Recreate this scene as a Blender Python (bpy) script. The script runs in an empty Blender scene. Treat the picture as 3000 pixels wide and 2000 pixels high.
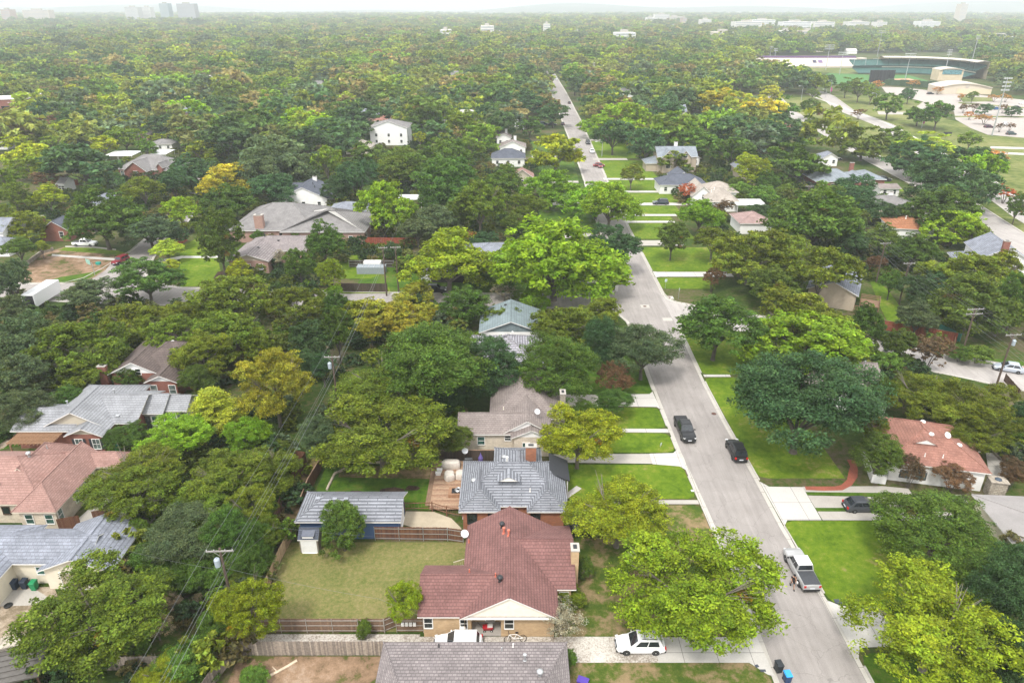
HAZE = 0.00025; EXPO = 1.25
import bpy, math, random
import numpy as np
from mathutils import Vector, Matrix
D = bpy.data; SC = bpy.context.scene; COL = SC.collection
random.seed(7)
pi = math.pi
# ---- survey: photograph points -> ground positions (camera station 55 m up, pitched 25.2 deg down) ----
FOC = 2080.0; TH = math.radians(25.2); CAMH = 55.0; sT, cT = math.sin(TH), math.cos(TH)
CR = {'N':(0,0,1),'T1':(0,0,2.352),'T2':(1000,0,2.352),'T3':(2000,0,2.352),'M1':(0,450,2.352),'M2':(1000,450,2.352),'M3':(2000,450,2.352),
'Z1':(0,900,2.851),'Z2':(700,900,2.851),'Z3':(1400,850,2.851),'Z4':(2200,850,2.851),'B1':(0,1400,2.614),'B2':(700,1400,2.614),'B3':(1400,1400,2.614),'B4':(2200,1400,2.614),
'K':(2500,1150,4.48),'S':(2500,100,4.704),'Q':(2200,150,4.704)}
def P(k, x, y, z=0.0):
    a, b, q = CR[k]; px, py = a+x/q, b+y/q
    d = (px-1500)/FOC; v = (py-1000)/FOC; t = (CAMH-z)/(sT+v*cT)
    return t*d, t*(cT-v*sT), FOC/t, q
# ---- mesh building ----
class MB:
    def __init__(s): s.v = []; s.f = []; s.m = []
    def add(s, vs, fs, m=0):
        n = len(s.v); s.v += [tuple(v) for v in vs]; s.f += [[i+n for i in f] for f in fs]; s.m += [m]*len(fs); return s
    def poly(s, pts, m=0): return s.add(pts, [list(range(len(pts)))], m)
    def box(s, x0, x1, y0, y1, z0, z1, m=0):
        return s.add([(x0,y0,z0),(x1,y0,z0),(x1,y1,z0),(x0,y1,z0),(x0,y0,z1),(x1,y0,z1),(x1,y1,z1),(x0,y1,z1)],
            [[0,3,2,1],[4,5,6,7],[0,1,5,4],[1,2,6,5],[2,3,7,6],[3,0,4,7]], m)
    def hexa(s, b, t, m=0): return s.add(list(b)+list(t), [[0,3,2,1],[4,5,6,7],[0,1,5,4],[1,2,6,5],[2,3,7,6],[3,0,4,7]], m)
    def obox(s, c, sx, sy, sz, rz=0.0, m=0, z0=None):
        ca, sa = math.cos(rz), math.sin(rz); z0 = c[2]-sz/2 if z0 is None else z0
        q = [(c[0]+ca*dx-sa*dy, c[1]+sa*dx+ca*dy) for dx, dy in ((-sx/2,-sy/2),(sx/2,-sy/2),(sx/2,sy/2),(-sx/2,sy/2))]
        return s.hexa([(a,b,z0) for a,b in q], [(a,b,z0+sz) for a,b in q], m)
    def prism(s, pts, z0, z1, m=0):
        n = len(pts); vs = [(p[0],p[1],z0) for p in pts]+[(p[0],p[1],z1) for p in pts]
        return s.add(vs, [list(range(n))[::-1], list(range(n,2*n))]+[[i,(i+1)%n,n+(i+1)%n,n+i] for i in range(n)], m)
    def bar(s, p, q, r0, r1=None, n=6, m=0, cap=True):
        r1 = r0 if r1 is None else r1; p = Vector(p); q = Vector(q); d = (q-p)
        if d.length < 1e-6: return s
        d.normalize(); u = d.orthogonal().normalized(); w = d.cross(u); vs = []
        for c, r in ((p,r0),(q,r1)):
            for i in range(n):
                a = 2*pi*i/n; vs.append(c+u*(r*math.cos(a))+w*(r*math.sin(a)))
        fs = [[i,(i+1)%n,n+(i+1)%n,n+i] for i in range(n)]
        if cap: fs += [list(range(n))[::-1], list(range(n,2*n))]
        return s.add(vs, fs, m)
    def tube(s, pts, r, n=6, m=0):
        for a, b in zip(pts, pts[1:]): s.bar(a, b, r, r, n, m)
        return s
    def lathe(s, prof, c=(0,0,0), n=12, m=0, axis='z'):
        vs = []
        for r, z in prof:
            for i in range(n):
                a = 2*pi*i/n; x, y = r*math.cos(a), r*math.sin(a)
                vs.append({'z':(c[0]+x,c[1]+y,c[2]+z),'y':(c[0]+x,c[1]+z,c[2]+y),'x':(c[0]+z,c[1]+x,c[2]+y)}[axis])
        k = len(prof); fs = [[j*n+i,j*n+(i+1)%n,(j+1)*n+(i+1)%n,(j+1)*n+i] for j in range(k-1) for i in range(n)]
        return s.add(vs, fs+[list(range(n))[::-1], list(range((k-1)*n,k*n))], m)
    def obj(s, name, mats, parent=None, smooth=False, off=None):
        me = D.meshes.new(name)
        vs = s.v if off is None else [(a-off[0],b-off[1],c-off[2]) for a,b,c in s.v]
        me.from_pydata(vs, [], s.f)
        for mt in (mats if isinstance(mats,(list,tuple)) else [mats]): me.materials.append(mt)
        if any(s.m): me.polygons.foreach_set('material_index', s.m)
        if smooth: me.polygons.foreach_set('use_smooth', [True]*len(s.f))
        me.update(); o = D.objects.new(name, me); COL.objects.link(o)
        if parent is not None: o.parent = parent
        elif off is not None: o.location = off
        return o
def tag(o, label=None, cat=None, group=None, kind=None):
    if label: o['label'] = label
    if cat: o['category'] = cat
    if group: o['group'] = group
    if kind: o['kind'] = kind
    return o
def thing(name, label, cat, loc=(0,0,0), rz=0.0, group=None):
    o = D.objects.new(name, None); COL.objects.link(o); o.location = loc; o.rotation_euler = (0,0,rz); o.empty_display_size = .3
    return tag(o, label, cat, group)
def dup(root, loc=None, rz=None, label=None, group=None):
    def cp(o, par):
        c = o.copy(); COL.objects.link(c)
        if par: c.parent = par
        for ch in list(o.children): cp(ch, c)
        return c
    r = cp(root, None)
    if loc is not None: r.location = loc
    if rz is not None: r.rotation_euler = (0,0,rz)
    return tag(r, label, None, group)
# ---- materials ----
class NT:
    def __init__(s, name):
        s.mat = D.materials.new(name); s.mat.use_nodes = True; s.t = s.mat.node_tree; s.n = s.t.nodes; s.l = s.t.links
        s.b = s.n['Principled BSDF']
    def new(s, typ, **kw):
        n = s.n.new('ShaderNode'+typ)
        for k, v in kw.items():
            if k.startswith('i_'): n.inputs[k[2:].replace('_',' ')].default_value = v
            else: setattr(n, k, v)
        return n
    def link(s, a, b): s.l.new(a, b)
    def math(s, op, a, b=None, c=None):
        n = s.n.new('ShaderNodeMath'); n.operation = op
        for i, v in enumerate((a,b,c)):
            if v is None: continue
            if isinstance(v,(int,float)): n.inputs[i].default_value = v
            else: s.l.new(v, n.inputs[i])
        return n.outputs[0]
    def noise(s, vec, scale, detail=3, rough=.6):
        n = s.new('TexNoise'); n.inputs['Scale'].default_value = scale; n.inputs['Detail'].default_value = detail; n.inputs['Roughness'].default_value = rough
        s.l.new(vec, n.inputs['Vector']); return n.outputs['Fac']
    def ramp(s, fac, stops):
        n = s.n.new('ShaderNodeValToRGB'); e = n.color_ramp.elements
        while len(e) < len(stops): e.new(.5)
        for i, (p, c) in enumerate(stops): e[i].position = p; e[i].color = (*c, 1) if len(c) == 3 else c
        s.l.new(fac, n.inputs[0]); return n.outputs[0]
    def mix(s, fac, a, b, mode='MIX'):
        n = s.n.new('ShaderNodeMix'); n.data_type = 'RGBA'; n.blend_type = mode
        for sock, v in ((n.inputs[0],fac),(n.inputs[6],a),(n.inputs[7],b)):
            if isinstance(v,(int,float)): sock.default_value = v
            elif isinstance(v, tuple): sock.default_value = (*v,1) if len(v) == 3 else v
            else: s.l.new(v, sock)
        return n.outputs[2]
    def pos(s): return s.n.new('ShaderNodeNewGeometry').outputs['Position']
    def obj(s): return s.n.new('ShaderNodeTexCoord').outputs['Object']
    def col(s, c):
        if isinstance(c, tuple): s.b.inputs['Base Color'].default_value = (*c,1)
        else: s.l.new(c, s.b.inputs['Base Color'])
    def bump(s, h, dist=.05, strength=.6):
        n = s.new('Bump'); n.inputs['Distance'].default_value = dist; n.inputs['Strength'].default_value = strength
        s.l.new(h, n.inputs['Height']); s.l.new(n.outputs[0], s.b.inputs['Normal'])
    def set(s, rough=.8, metal=0, spec=.3):
        s.b.inputs['Roughness'].default_value = rough; s.b.inputs['Metallic'].default_value = metal; s.b.inputs['Specular IOR Level'].default_value = spec; return s.mat
_mc = {}
def cmul(c, k): return tuple(min(1, x*k) for x in c)
def plain(name, c, rough=.6, metal=0, var=.12, scale=4.0, spec=.4):
    if name in _mc: return _mc[name]
    n = NT(name); p = n.obj(); f = n.noise(p, scale, 4)
    n.col(n.ramp(f, [(.3,cmul(c,1-var)),(.7,cmul(c,1+var))])); _mc[name] = n.set(rough, metal, spec); return _mc[name]
def uv(n):  # plan coordinate along the face, height up the face
    g = n.n.new('ShaderNodeNewGeometry'); sp = n.new('SeparateXYZ'); n.link(g.outputs['Position'], sp.inputs[0])
    sn = n.new('SeparateXYZ'); n.link(g.outputs['True Normal'], sn.inputs[0])
    ax = n.math('ABSOLUTE', sn.outputs[0]); ay = n.math('ABSOLUTE', sn.outputs[1]); k = n.math('GREATER_THAN', ax, ay)
    u = n.math('ADD', n.math('MULTIPLY', k, sp.outputs[1]), n.math('MULTIPLY', n.math('SUBTRACT', 1.0, k), sp.outputs[0]))
    return u, sp.outputs[2], g.outputs['Position']
def shingle(name, a, b, gap=None, course=.14, wid=.35, mortar=.12, stain=.25, rough=.9):
    if name in _mc: return _mc[name]
    n = NT(name); u, z, pos = uv(n); cv = n.new('CombineXYZ'); n.link(u, cv.inputs[0]); n.link(n.math('MULTIPLY', z, 1.0), cv.inputs[1])
    br = n.new('TexBrick'); n.link(cv.outputs[0], br.inputs['Vector']); br.inputs['Scale'].default_value = 1.0
    br.inputs['Brick Width'].default_value = wid; br.inputs['Row Height'].default_value = course; br.inputs['Mortar Size'].default_value = course*mortar; br.inputs['Bias'].default_value = 0.0
    br.inputs['Color1'].default_value = (*a,1); br.inputs['Color2'].default_value = (*b,1)
    gp = gap or cmul(a,.55); br.inputs['Mortar'].default_value = (*gp,1)  # gaps between courses, darkened so the shingle shadow lines sit in the colour
    f = n.noise(pos, .55, 5, .65); f2 = n.noise(pos, 7.0, 3)
    c = n.mix(1.0, br.outputs['Color'], n.ramp(f, [(.3,(1-stain,)*3),(.7,(1+stain*.5,)*3)]), 'MULTIPLY')
    c = n.mix(1.0, c, n.ramp(f2, [(.3,(.82,)*3),(.7,(1.15,)*3)]), 'MULTIPLY')
    n.col(c); n.bump(br.outputs['Fac'], .02, -.5); _mc[name] = n.set(rough, 0, .25); return _mc[name]
def brick(name, a, b, mortar=(.35,.32,.28), h=.085, w=.25, m=.14, stain=.15):
    if name in _mc: return _mc[name]
    n = NT(name); u, z, pos = uv(n); cv = n.new('CombineXYZ'); n.link(u, cv.inputs[0]); n.link(z, cv.inputs[1])
    br = n.new('TexBrick'); n.link(cv.outputs[0], br.inputs['Vector']); br.inputs['Scale'].default_value = 1.0
    br.inputs['Brick Width'].default_value = w; br.inputs['Row Height'].default_value = h; br.inputs['Mortar Size'].default_value = h*m
    br.inputs['Color1'].default_value = (*a,1); br.inputs['Color2'].default_value = (*b,1); br.inputs['Mortar'].default_value = (*mortar,1)
    f = n.noise(pos, 1.3, 5, .65)
    n.col(n.mix(1.0, br.outputs['Color'], n.ramp(f, [(.3,(1-stain,)*3),(.7,(1+stain*.6,)*3)]), 'MULTIPLY'))
    n.bump(br.outputs['Fac'], .01, -.5); _mc[name] = n.set(.9, 0, .2); return _mc[name]
def siding(name, c, step=.18, var=.06):
    if name in _mc: return _mc[name]
    n = NT(name); u, z, pos = uv(n); fr = n.math('FRACT', n.math('DIVIDE', z, step)); f = n.noise(pos, 2.0, 4)
    base = n.ramp(f, [(.3,cmul(c,1-var)),(.7,cmul(c,1+var))])
    n.col(n.mix(n.math('LESS_THAN', fr, .1), base, cmul(c,.72))); n.bump(fr, .02, .5); _mc[name] = n.set(.6, 0, .3); return _mc[name]
def ground_mat(name, stops, big=.25, fine=3.0, mixk=.5, grain=18, bumpd=.06, rough=.95):
    """stops: colours blended by noise at two sizes (real patches of turf, straw and soil)"""
    n = NT(name); pos = n.pos(); f1 = n.noise(pos, big, 5, .62); f2 = n.noise(pos, fine, 5, .7); f3 = n.noise(pos, grain, 3, .7)
    f = n.math('ADD', n.math('MULTIPLY', f1, mixk), n.math('MULTIPLY', f2, 1-mixk)); f = n.math('MULTIPLY_ADD', f, 2.0, -.5); c = n.ramp(f, stops)
    n.col(n.mix(1.0, c, n.ramp(f3, [(.25,(.72,)*3),(.75,(1.25,)*3)]), 'MULTIPLY')); n.bump(f3, bumpd, .6); _mc[name] = n.set(rough, 0, .1); return _mc[name]
def paving(name, c, joint=0.0, var=.12, dark=.0, rough=.9):
    if name in _mc: return _mc[name]
    n = NT(name); pos = n.pos(); f = n.noise(pos, .35, 6, .65); f2 = n.noise(pos, 9, 4, .7)
    col = n.ramp(f, [(.28,cmul(c,1-var)),(.5,c),(.72,cmul(c,1+var))]); col = n.mix(1.0, col, n.ramp(f2, [(.25,(.86,)*3),(.75,(1.1,)*3)]), 'MULTIPLY')
    if dark:
        f3 = n.noise(pos, 1.6, 6, .75); col = n.mix(n.ramp(f3, [(.60,(0,)*3),(.74,(dark,)*3)]), col, cmul(c,.3))
    if joint:
        sp = n.new('SeparateXYZ'); n.link(pos, sp.inputs[0])
        j = [n.math('LESS_THAN', n.math('FRACT', n.math('DIVIDE', sp.outputs[i], joint)), .02) for i in (0,1)]
        col = n.mix(n.math('MAXIMUM', j[0], j[1]), col, cmul(c,.45))
    n.col(col); n.bump(f2, .02, .3); _mc[name] = n.set(rough, 0, .2); return _mc[name]
def glass(name, c=(.015,.02,.02), rough=.08):
    if name in _mc: return _mc[name]
    n = NT(name); p = n.pos(); f = n.noise(p, 1.2, 2); n.col(n.ramp(f, [(.35,cmul(c,.6)),(.65,cmul(c,1.6))])); _mc[name] = n.set(rough, 0, .7); return _mc[name]
def paint(name, c, metal=0.0, rough=.35):
    if name in _mc: return _mc[name]
    n = NT(name); n.col(c); n.b.inputs['Coat Weight'].default_value = .35 if max(c) > .1 else .12; n.b.inputs['Coat Roughness'].default_value = .06; _mc[name] = n.set(rough, metal, .5); return _mc[name]
WHITE = plain('white_paint', (.74,.73,.70), .5, 0, .05); TRIM = plain('trim_paint', (.72,.70,.66), .55, 0, .06)
GLASS = glass('window_glass'); BLIND = glass('window_glass_pale', (.10,.13,.12), .15); GLASSG = glass('window_glass_green', (.035,.085,.07), .1)
RUBBER = plain('rubber', (.02,.02,.02), .85); STEEL = plain('galvanised_steel', (.45,.46,.47), .4, .6, .08); DARKM = plain('dark_metal', (.035,.037,.04), .5, .3)
CONC = paving('concrete', (.37,.345,.31), 0, .1); CONCN = paving('concrete_new', (.47,.45,.42), 3.2, .06); KERB = paving('kerb_concrete', (.43,.405,.365), 2.9, .1)
ASPH = None
# ================= setting: ground, roads, kerbs, lawns =================
def struct(name, mb, mats): return tag(mb.obj(name, mats), kind='structure')
def asphalt(name, c, dark):
    n = NT(name); pos = n.pos(); sp = n.new('SeparateXYZ'); n.link(pos, sp.inputs[0]); cv = n.new('CombineXYZ')
    n.link(n.math('MULTIPLY', sp.outputs[0], 1.6), cv.inputs[0]); n.link(n.math('MULTIPLY', sp.outputs[1], .10), cv.inputs[1])
    f = n.noise(pos, .22, 6, .62); tr = n.noise(cv.outputs[0], 1.0, 4, .6); f2 = n.noise(pos, 14, 4, .75); f3 = n.noise(pos, .5, 7, .78)
    col = n.ramp(f, [(.3,cmul(c,.86)),(.7,cmul(c,1.12))])
    col = n.mix(1.0, col, n.ramp(tr, [(.3,(.86,.85,.85)),(.65,(1.08,)*3)]), 'MULTIPLY')
    col = n.mix(1.0, col, n.ramp(f2, [(.25,(.72,)*3),(.75,(1.22,)*3)]), 'MULTIPLY')
    col = n.mix(n.ramp(f3, [(.61,(0,)*3),(.76,(dark,)*3)]), col, cmul(c,.35)); 
    vo = n.new('TexVoronoi', feature='DISTANCE_TO_EDGE'); vo.inputs['Scale'].default_value = .28; wv = n.new('VectorMath'); wv.operation = 'ADD'
    nz = n.new('TexNoise'); nz.inputs['Scale'].default_value = .9; n.link(pos, nz.inputs['Vector']); n.link(pos, wv.inputs[0]); n.link(nz.outputs['Color'], wv.inputs[1]); n.link(wv.outputs[0], vo.inputs['Vector'])
    col = n.mix(n.math('MULTIPLY', n.math('LESS_THAN', vo.outputs['Distance'], .006), .35), col, cmul(c,.4))
    n.col(col); n.bump(f2, .015, .4); _mc[name] = n.set(.88, 0, .2); return _mc[name]
ASPH = asphalt('asphalt_aged', (.285,.262,.246), .6); ASPH2 = asphalt('asphalt_pale', (.36,.335,.315), .3)
def offs(path, d):
    out = []
    for i, p in enumerate(path):
        a = path[max(0,i-1)]; b = path[min(len(path)-1,i+1)]; dx, dy = b[0]-a[0], b[1]-a[1]; L = math.hypot(dx,dy); out.append((p[0]-dy/L*d, p[1]+dx/L*d))
    return out
def ribbon(mb, path, d0, d1, z0, z1, m=0):
    a, b = offs(path,d0), offs(path,d1)
    for i in range(len(path)-1):
        q = [a[i],b[i],b[i+1],a[i+1]]
        if z1 > z0+.02: mb.hexa([(x,y,z0) for x,y in q], [(x,y,z1) for x,y in q], m)
        else: mb.poly([(x,y,z1) for x,y in q][::-1] if d1 > d0 else [(x,y,z1) for x,y in q], m)
def dens(path, st=2.0):
    out = []
    for a, b in zip(path, path[1:]):
        n = max(1, int(math.hypot(b[0]-a[0],b[1]-a[1])/st))
        out += [(a[0]+(b[0]-a[0])*i/n, a[1]+(b[1]-a[1])*i/n) for i in range(n)]
    return out+[path[-1]]
G = ground_mat('yard_ground', [(.30,(.030,.052,.010)),(.45,(.045,.080,.012)),(.56,(.085,.085,.03)),(.66,(.11,.09,.055))], .06, 1.2, .55, 9, .15)
mb = MB(); R_ = 14000
mb.poly([(-R_,-200,0),(R_,-200,0),(R_,R_,0),(-R_,R_,0)]); struct('ground', mb, G)
WP = [(24.1,18),(24.1,55),(23.75,68),(23.1,82),(22.85,100),(22.85,122),(22.6,126),(21.7,128.7),(19,131.5),(15,132.9),(0,133.2),(-40,133.1),(-80,135.1),(-100,137.4),(-135,137.4)]
WN = [(-78,146.2),(-72,143.8),(-35,140.9),(0,140.2),(15,139.9),(20,140.4),(22.6,142),(23.4,146),(23.6,160),(26,266),(27,375),(28.2,531),(28.6,760)]
EP = [(32.1,18),(31.85,54),(31.3,66),(31.2,75),(30.8,90),(30.75,100),(31.15,117),(31.25,121),(31.8,123.8),(34,125),(45,121),(58,112.5),(72.9,104),(81.4,98.9),(102,88)]
EN = [(110,96.5),(90,104.5),(76.6,110.5),(62,119),(50,127.5),(38,133),(33.6,135.5),(32.2,137.3),(31.7,140.5),(31.7,144.5),(31.8,190),(34,286),(36.6,400),(38.2,531),(38.6,760)]
NWP = [(-78,146.2),(-84,153),(-87.5,165),(-90,185),(-96,216),(-112,262)]
WWP = [(-120,262),(-103,216),(-97,190),(-94.7,170),(-94.7,157),(-95.6,150),(-98.4,146.6),(-104,146.4),(-135,147)]
mb = MB(); mb.poly([(x,y,.006) for x,y in WP[:8]+[(23.3,135),(23,141)]+WN[6:]+EN[9:][::-1]+[(32,132),(32,124)]+EP[:8][::-1]][::-1]); struct('street', mb, ASPH)
mb = MB(); mb.poly([(x,y,.010) for x,y in [(23.4,131)]+WP[7:]+[(-135,147)]+WWP[::-1][1:]+NWP[::-1]+WN[1:7]+[(23.4,143)]]); struct('cross_street', mb, ASPH)
mb = MB(); mb.poly([(x,y,.010) for x,y in [(31.4,122)]+EP[8:]+EN[:9]+[(31.2,141)]]); struct('side_street', mb, ASPH2)
gut, krb = MB(), MB()
def kerb(path, side, gaps=()):
    pth = dens(path, 1.5)
    def gap(i):
        x, y = pth[i]; return any(a <= y <= b for a, b in gaps)
    ribbon(gut, pth, 0, side*.5, .0, .014)
    seg = []
    for i in range(len(pth)):
        if gap(i):
            if len(seg) > 1: ribbon(krb, seg, *sorted((side*.5, side*.68)), 0, .13)
            seg = []
        else: seg.append(pth[i])
    if len(seg) > 1: ribbon(krb, seg, *sorted((side*.5, side*.68)), 0, .13)
WG = [(45.6,50.2),(69.8,71.1),(77.2,81.4),(86,87.4),(93,97.8)]
EG = [(47.6,54.2),(66.2,74.2),(103,104),(150.6,154.6),(173,179),(194.6,197.5),(202,204.5),(214,218),(231,234),(250,253)]
for a in (112,118): pass
kerb(WP, 1, WG); kerb(WN, 1, [(147,152),(180,186),(215,219),(245,249),(290,294)]); kerb(EP, -1, EG[:3]); kerb(EN, -1, EG[3:]); kerb(NWP, -1); kerb(WWP, -1)
struct('gutter', gut, KERB); struct('kerb', krb, KERB)
# lawns
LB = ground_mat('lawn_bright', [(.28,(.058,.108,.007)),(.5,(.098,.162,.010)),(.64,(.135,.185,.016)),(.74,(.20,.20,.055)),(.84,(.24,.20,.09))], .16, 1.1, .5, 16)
LD = ground_mat('lawn_dark_green', [(.34,(.035,.075,.008)),(.52,(.06,.12,.01)),(.66,(.09,.12,.02)),(.75,(.13,.11,.05))], .16, .9, .5, 14)  # darker green turf mix with a few brownish patches
LM = ground_mat('lawn_patchy', [(.36,(.05,.085,.012)),(.48,(.085,.11,.02)),(.56,(.16,.135,.06)),(.68,(.24,.175,.095))], .22, .7, .45, 14)
LDRY = ground_mat('lawn_dry', [(.20,(.085,.11,.025)),(.42,(.135,.14,.044)),(.6,(.175,.16,.06)),(.82,(.215,.185,.085))], .25, 2.2, .35, 12)
DIRT = ground_mat('bare_soil', [(.36,(.075,.085,.02)),(.44,(.17,.115,.07)),(.58,(.25,.165,.105)),(.72,(.31,.225,.16))], .16, .7, .55, 10)
TAN = ground_mat('packed_earth', [(.35,(.17,.135,.09)),(.5,(.27,.215,.155)),(.65,(.36,.30,.235))], .2, 1.1, .5, 9)
MULCH = ground_mat('mulch', [(.35,(.035,.022,.016)),(.6,(.075,.05,.035))], .6, 3.0, .5, 12, .1)
GRAV = ground_mat('gravel', [(.34,(.25,.215,.18)),(.5,(.44,.40,.35)),(.66,(.56,.53,.48))], .3, 6.0, .4, 30, .08)
DGRS = ground_mat('verge_grass', [(.35,(.07,.10,.02)),(.5,(.13,.155,.04)),(.65,(.19,.19,.07))], .03, .3, .5, 6)
DRYRED = ground_mat('leaf_litter', [(.35,(.07,.075,.02)),(.5,(.13,.10,.045)),(.65,(.2,.14,.08))], .2, .8, .5, 10)
_z = [.020]
def sheet(name, mat_, pts, z=None):
    if z is None: _z[0] += .0007; z = _z[0]
    m = MB(); m.poly([(p[0],p[1],z) for p in pts]); o = struct(name, m, mat_)
    if o.data.polygons[0].normal.z < 0: o.data.flip_normals()
    return o
def rect(name, mat_, x0, x1, y0, y1, z=None): return sheet(name, mat_, [(x0,y0),(x1,y0),(x1,y1),(x0,y1)], z)
def xw(y):  # west kerb back edge
    for (a,b),(c,d) in zip(WP, WP[1:]):
        if b <= y <= d: return a+(c-a)*(y-b)/(d-b)-.7
    return 22.2
def xe(y):
    pth = EP[:8] if y < 121 else EN[9:]
    for (a,b),(c,d) in zip(pth, pth[1:]):
        if b <= y <= d: return a+(c-a)*(y-b)/(d-b)+.7
    return 32.4
def wl(m, x0, y0, y1, r=1.2): sheet('lawn', m, [(x0,y0),(xw(y0)-r,y0),(xw(y0)-.3,y0+.35),(xw(y0+r),y0+r),(xw(y1-r),y1-r),(xw(y1)-.3,y1-.35),(xw(y1)-r,y1),(x0,y1)])
def el(m, x1, y0, y1, r=1.2): sheet('lawn', m, [(x1,y0),(xe(y0)+r,y0),(xe(y0)+.3,y0+.35),(xe(y0+r),y0+r),(xe(y1-r),y1-r),(xe(y1)+.3,y1-.35),(xe(y1)+r,y1),(x1,y1)])
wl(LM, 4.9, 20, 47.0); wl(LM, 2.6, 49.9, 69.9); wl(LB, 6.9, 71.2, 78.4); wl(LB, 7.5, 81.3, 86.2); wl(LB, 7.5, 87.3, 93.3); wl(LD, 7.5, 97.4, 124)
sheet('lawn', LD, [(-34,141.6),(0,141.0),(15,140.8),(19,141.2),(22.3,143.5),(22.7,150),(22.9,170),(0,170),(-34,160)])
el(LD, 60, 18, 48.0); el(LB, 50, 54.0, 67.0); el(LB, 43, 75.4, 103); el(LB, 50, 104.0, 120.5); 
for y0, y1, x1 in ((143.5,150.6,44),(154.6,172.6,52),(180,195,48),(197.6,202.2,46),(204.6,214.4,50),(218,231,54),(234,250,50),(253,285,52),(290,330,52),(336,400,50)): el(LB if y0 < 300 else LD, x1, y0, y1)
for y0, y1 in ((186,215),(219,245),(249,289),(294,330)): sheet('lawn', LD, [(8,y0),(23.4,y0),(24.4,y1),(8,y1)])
rect('lawn', LDRY, -25.3, -4.6, 50.5, 63.3); rect('lawn', LD, -24.6, -9.6, 69.0, 77.6); rect('dirt_yard', DIRT, -25.6, -11.4, 30, 47.6)
for x, y, r in ((-19.6,72.0,1.1),(-15.2,72.6,1.3),(-12.6,73.3,.7),(-21.5,70.7,.8)):
    sheet('soil_patch', MULCH, [(x+r*random.uniform(.7,1.2)*math.cos(a*.7)*1.4, y+r*random.uniform(.6,1.1)*math.sin(a*.7)) for a in range(9)])
sheet('dirt_yard', DRYRED, [(-22.5,75.6),(-9.8,75.2),(-9.8,77.9),(-22.5,78.2)])
sheet('side_yard', DRYRED, [(-28.4,64),(-25.2,64),(-25.2,80),(-28,80)])
sheet('packed_yard', TAN, [(-64,38),(-45.5,38),(-44.5,47),(-45,53),(-48,56.4),(-66,56.6)])
sheet('patio', CONC, [(-53,62.4),(-43,61.7),(-41.5,72),(-50.5,73.5),(-52,65)])
sheet('patio', CONC, [(-50,56.2),(-58,55.0),(-58,53.5),(-46,54)])
# left street corner yards
def px(k, pts, z=0): return [P(k,x,y,z)[:2] for x,y in pts]
sheet('dirt_yard', DIRT, px('M1', [(175,893),(440,893),(560,884),(650,855),(725,805),(780,740),(800,660),(470,640),(230,700),(150,770)]))
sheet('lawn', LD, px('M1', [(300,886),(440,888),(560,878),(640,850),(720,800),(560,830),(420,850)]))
sheet('driveway_strip', CONC, px('M1', [(450,636),(640,640),(800,658),(800,668),(640,650),(450,646)])); sheet('lawn', LB, px('M1', [(450,646),(640,650),(800,668),(900,690),(850,706),(700,690),(400,668)]))
sheet('walkway', CONCN, px('M1', [(360,694),(800,722),(795,738),(355,706)]))
sheet('lawn', LB, px('M1', [(1240,640),(1420,560),(1480,640),(1500,720),(1540,900),(1470,918),(1240,918)])); sheet('walkway', CONCN, px('M1', [(1090,735),(1250,706),(1520,706),(1520,719),(1260,721),(1110,765)]))
sheet('flower_bed', MULCH, px('M1', [(1470,860),(1500,815),(1620,800),(1640,860),(1580,885),(1500,880)]))
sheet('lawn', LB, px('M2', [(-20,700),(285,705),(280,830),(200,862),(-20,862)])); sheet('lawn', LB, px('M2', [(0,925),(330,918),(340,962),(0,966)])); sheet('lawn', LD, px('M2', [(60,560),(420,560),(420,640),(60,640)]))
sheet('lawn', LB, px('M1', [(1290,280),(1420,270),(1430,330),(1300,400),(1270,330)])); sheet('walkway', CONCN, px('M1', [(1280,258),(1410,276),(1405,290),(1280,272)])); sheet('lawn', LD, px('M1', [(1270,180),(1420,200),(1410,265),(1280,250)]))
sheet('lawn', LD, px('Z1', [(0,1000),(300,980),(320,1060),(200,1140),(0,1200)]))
sheet('garden_path', TAN, px('Z1', [(0,1145),(120,1060),(220,1010),(330,980),(330,1010),(230,1045),(130,1100),(30,1180),(0,1190)]))
# concrete drives on the main street
def poly(name, m, *pts): sheet(name, m, pts)
poly('driveway', CONCN, (13.6,46.9),(22.0,46.9),(23.3,45.6),(23.9,45.4),(23.6,50.4),(22.9,50.2),(22.2,49.85),(13.6,49.85))
rect('gravel_drive', GRAV, -11.3, 13.6, 46.9, 49.9); rect('gravel_strip', GRAV, -24.6, -8.9, 47.9, 50.2)
poly('driveway', CONC, (5,78.9),(18.7,78.6),(18.7,80.9),(5,80.8)); poly('driveway', CONCN, (18.7,78.5),(22.2,78.0),(23.0,77.0),(22.6,81.9),(22,81.1),(18.7,80.95))
rect('walkway', CONC, 12.5, 22.9, 70.1, 70.9); poly('walkway', CONCN, (6.6,70.9),(8.8,73.2),(8.2,73.8),(6.2,71.6)); poly('walkway', CONCN, (15.8,86.3),(22.6,86.2),(22.5,87.2),(15.9,87.3))
poly('driveway', CONCN, (17,93.6),(22,93.4),(22.5,92.6),(22.2,98.2),(21.6,97.4),(17,97.3)); poly('driveway', CONC, (8,93.6),(17,93.6),(17,97.2),(8,97.2))
poly('driveway', CONCN, (32.2,54.6),(33.4,53.8),(37,53.7),(37.4,48.8),(33,48.6),(32.3,47.3))
poly('driveway', CONCN, (31.7,74.7),(32.6,73.6),(36.8,73.5),(36.7,67.1),(32.6,67.1),(31.9,66.0))
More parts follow.
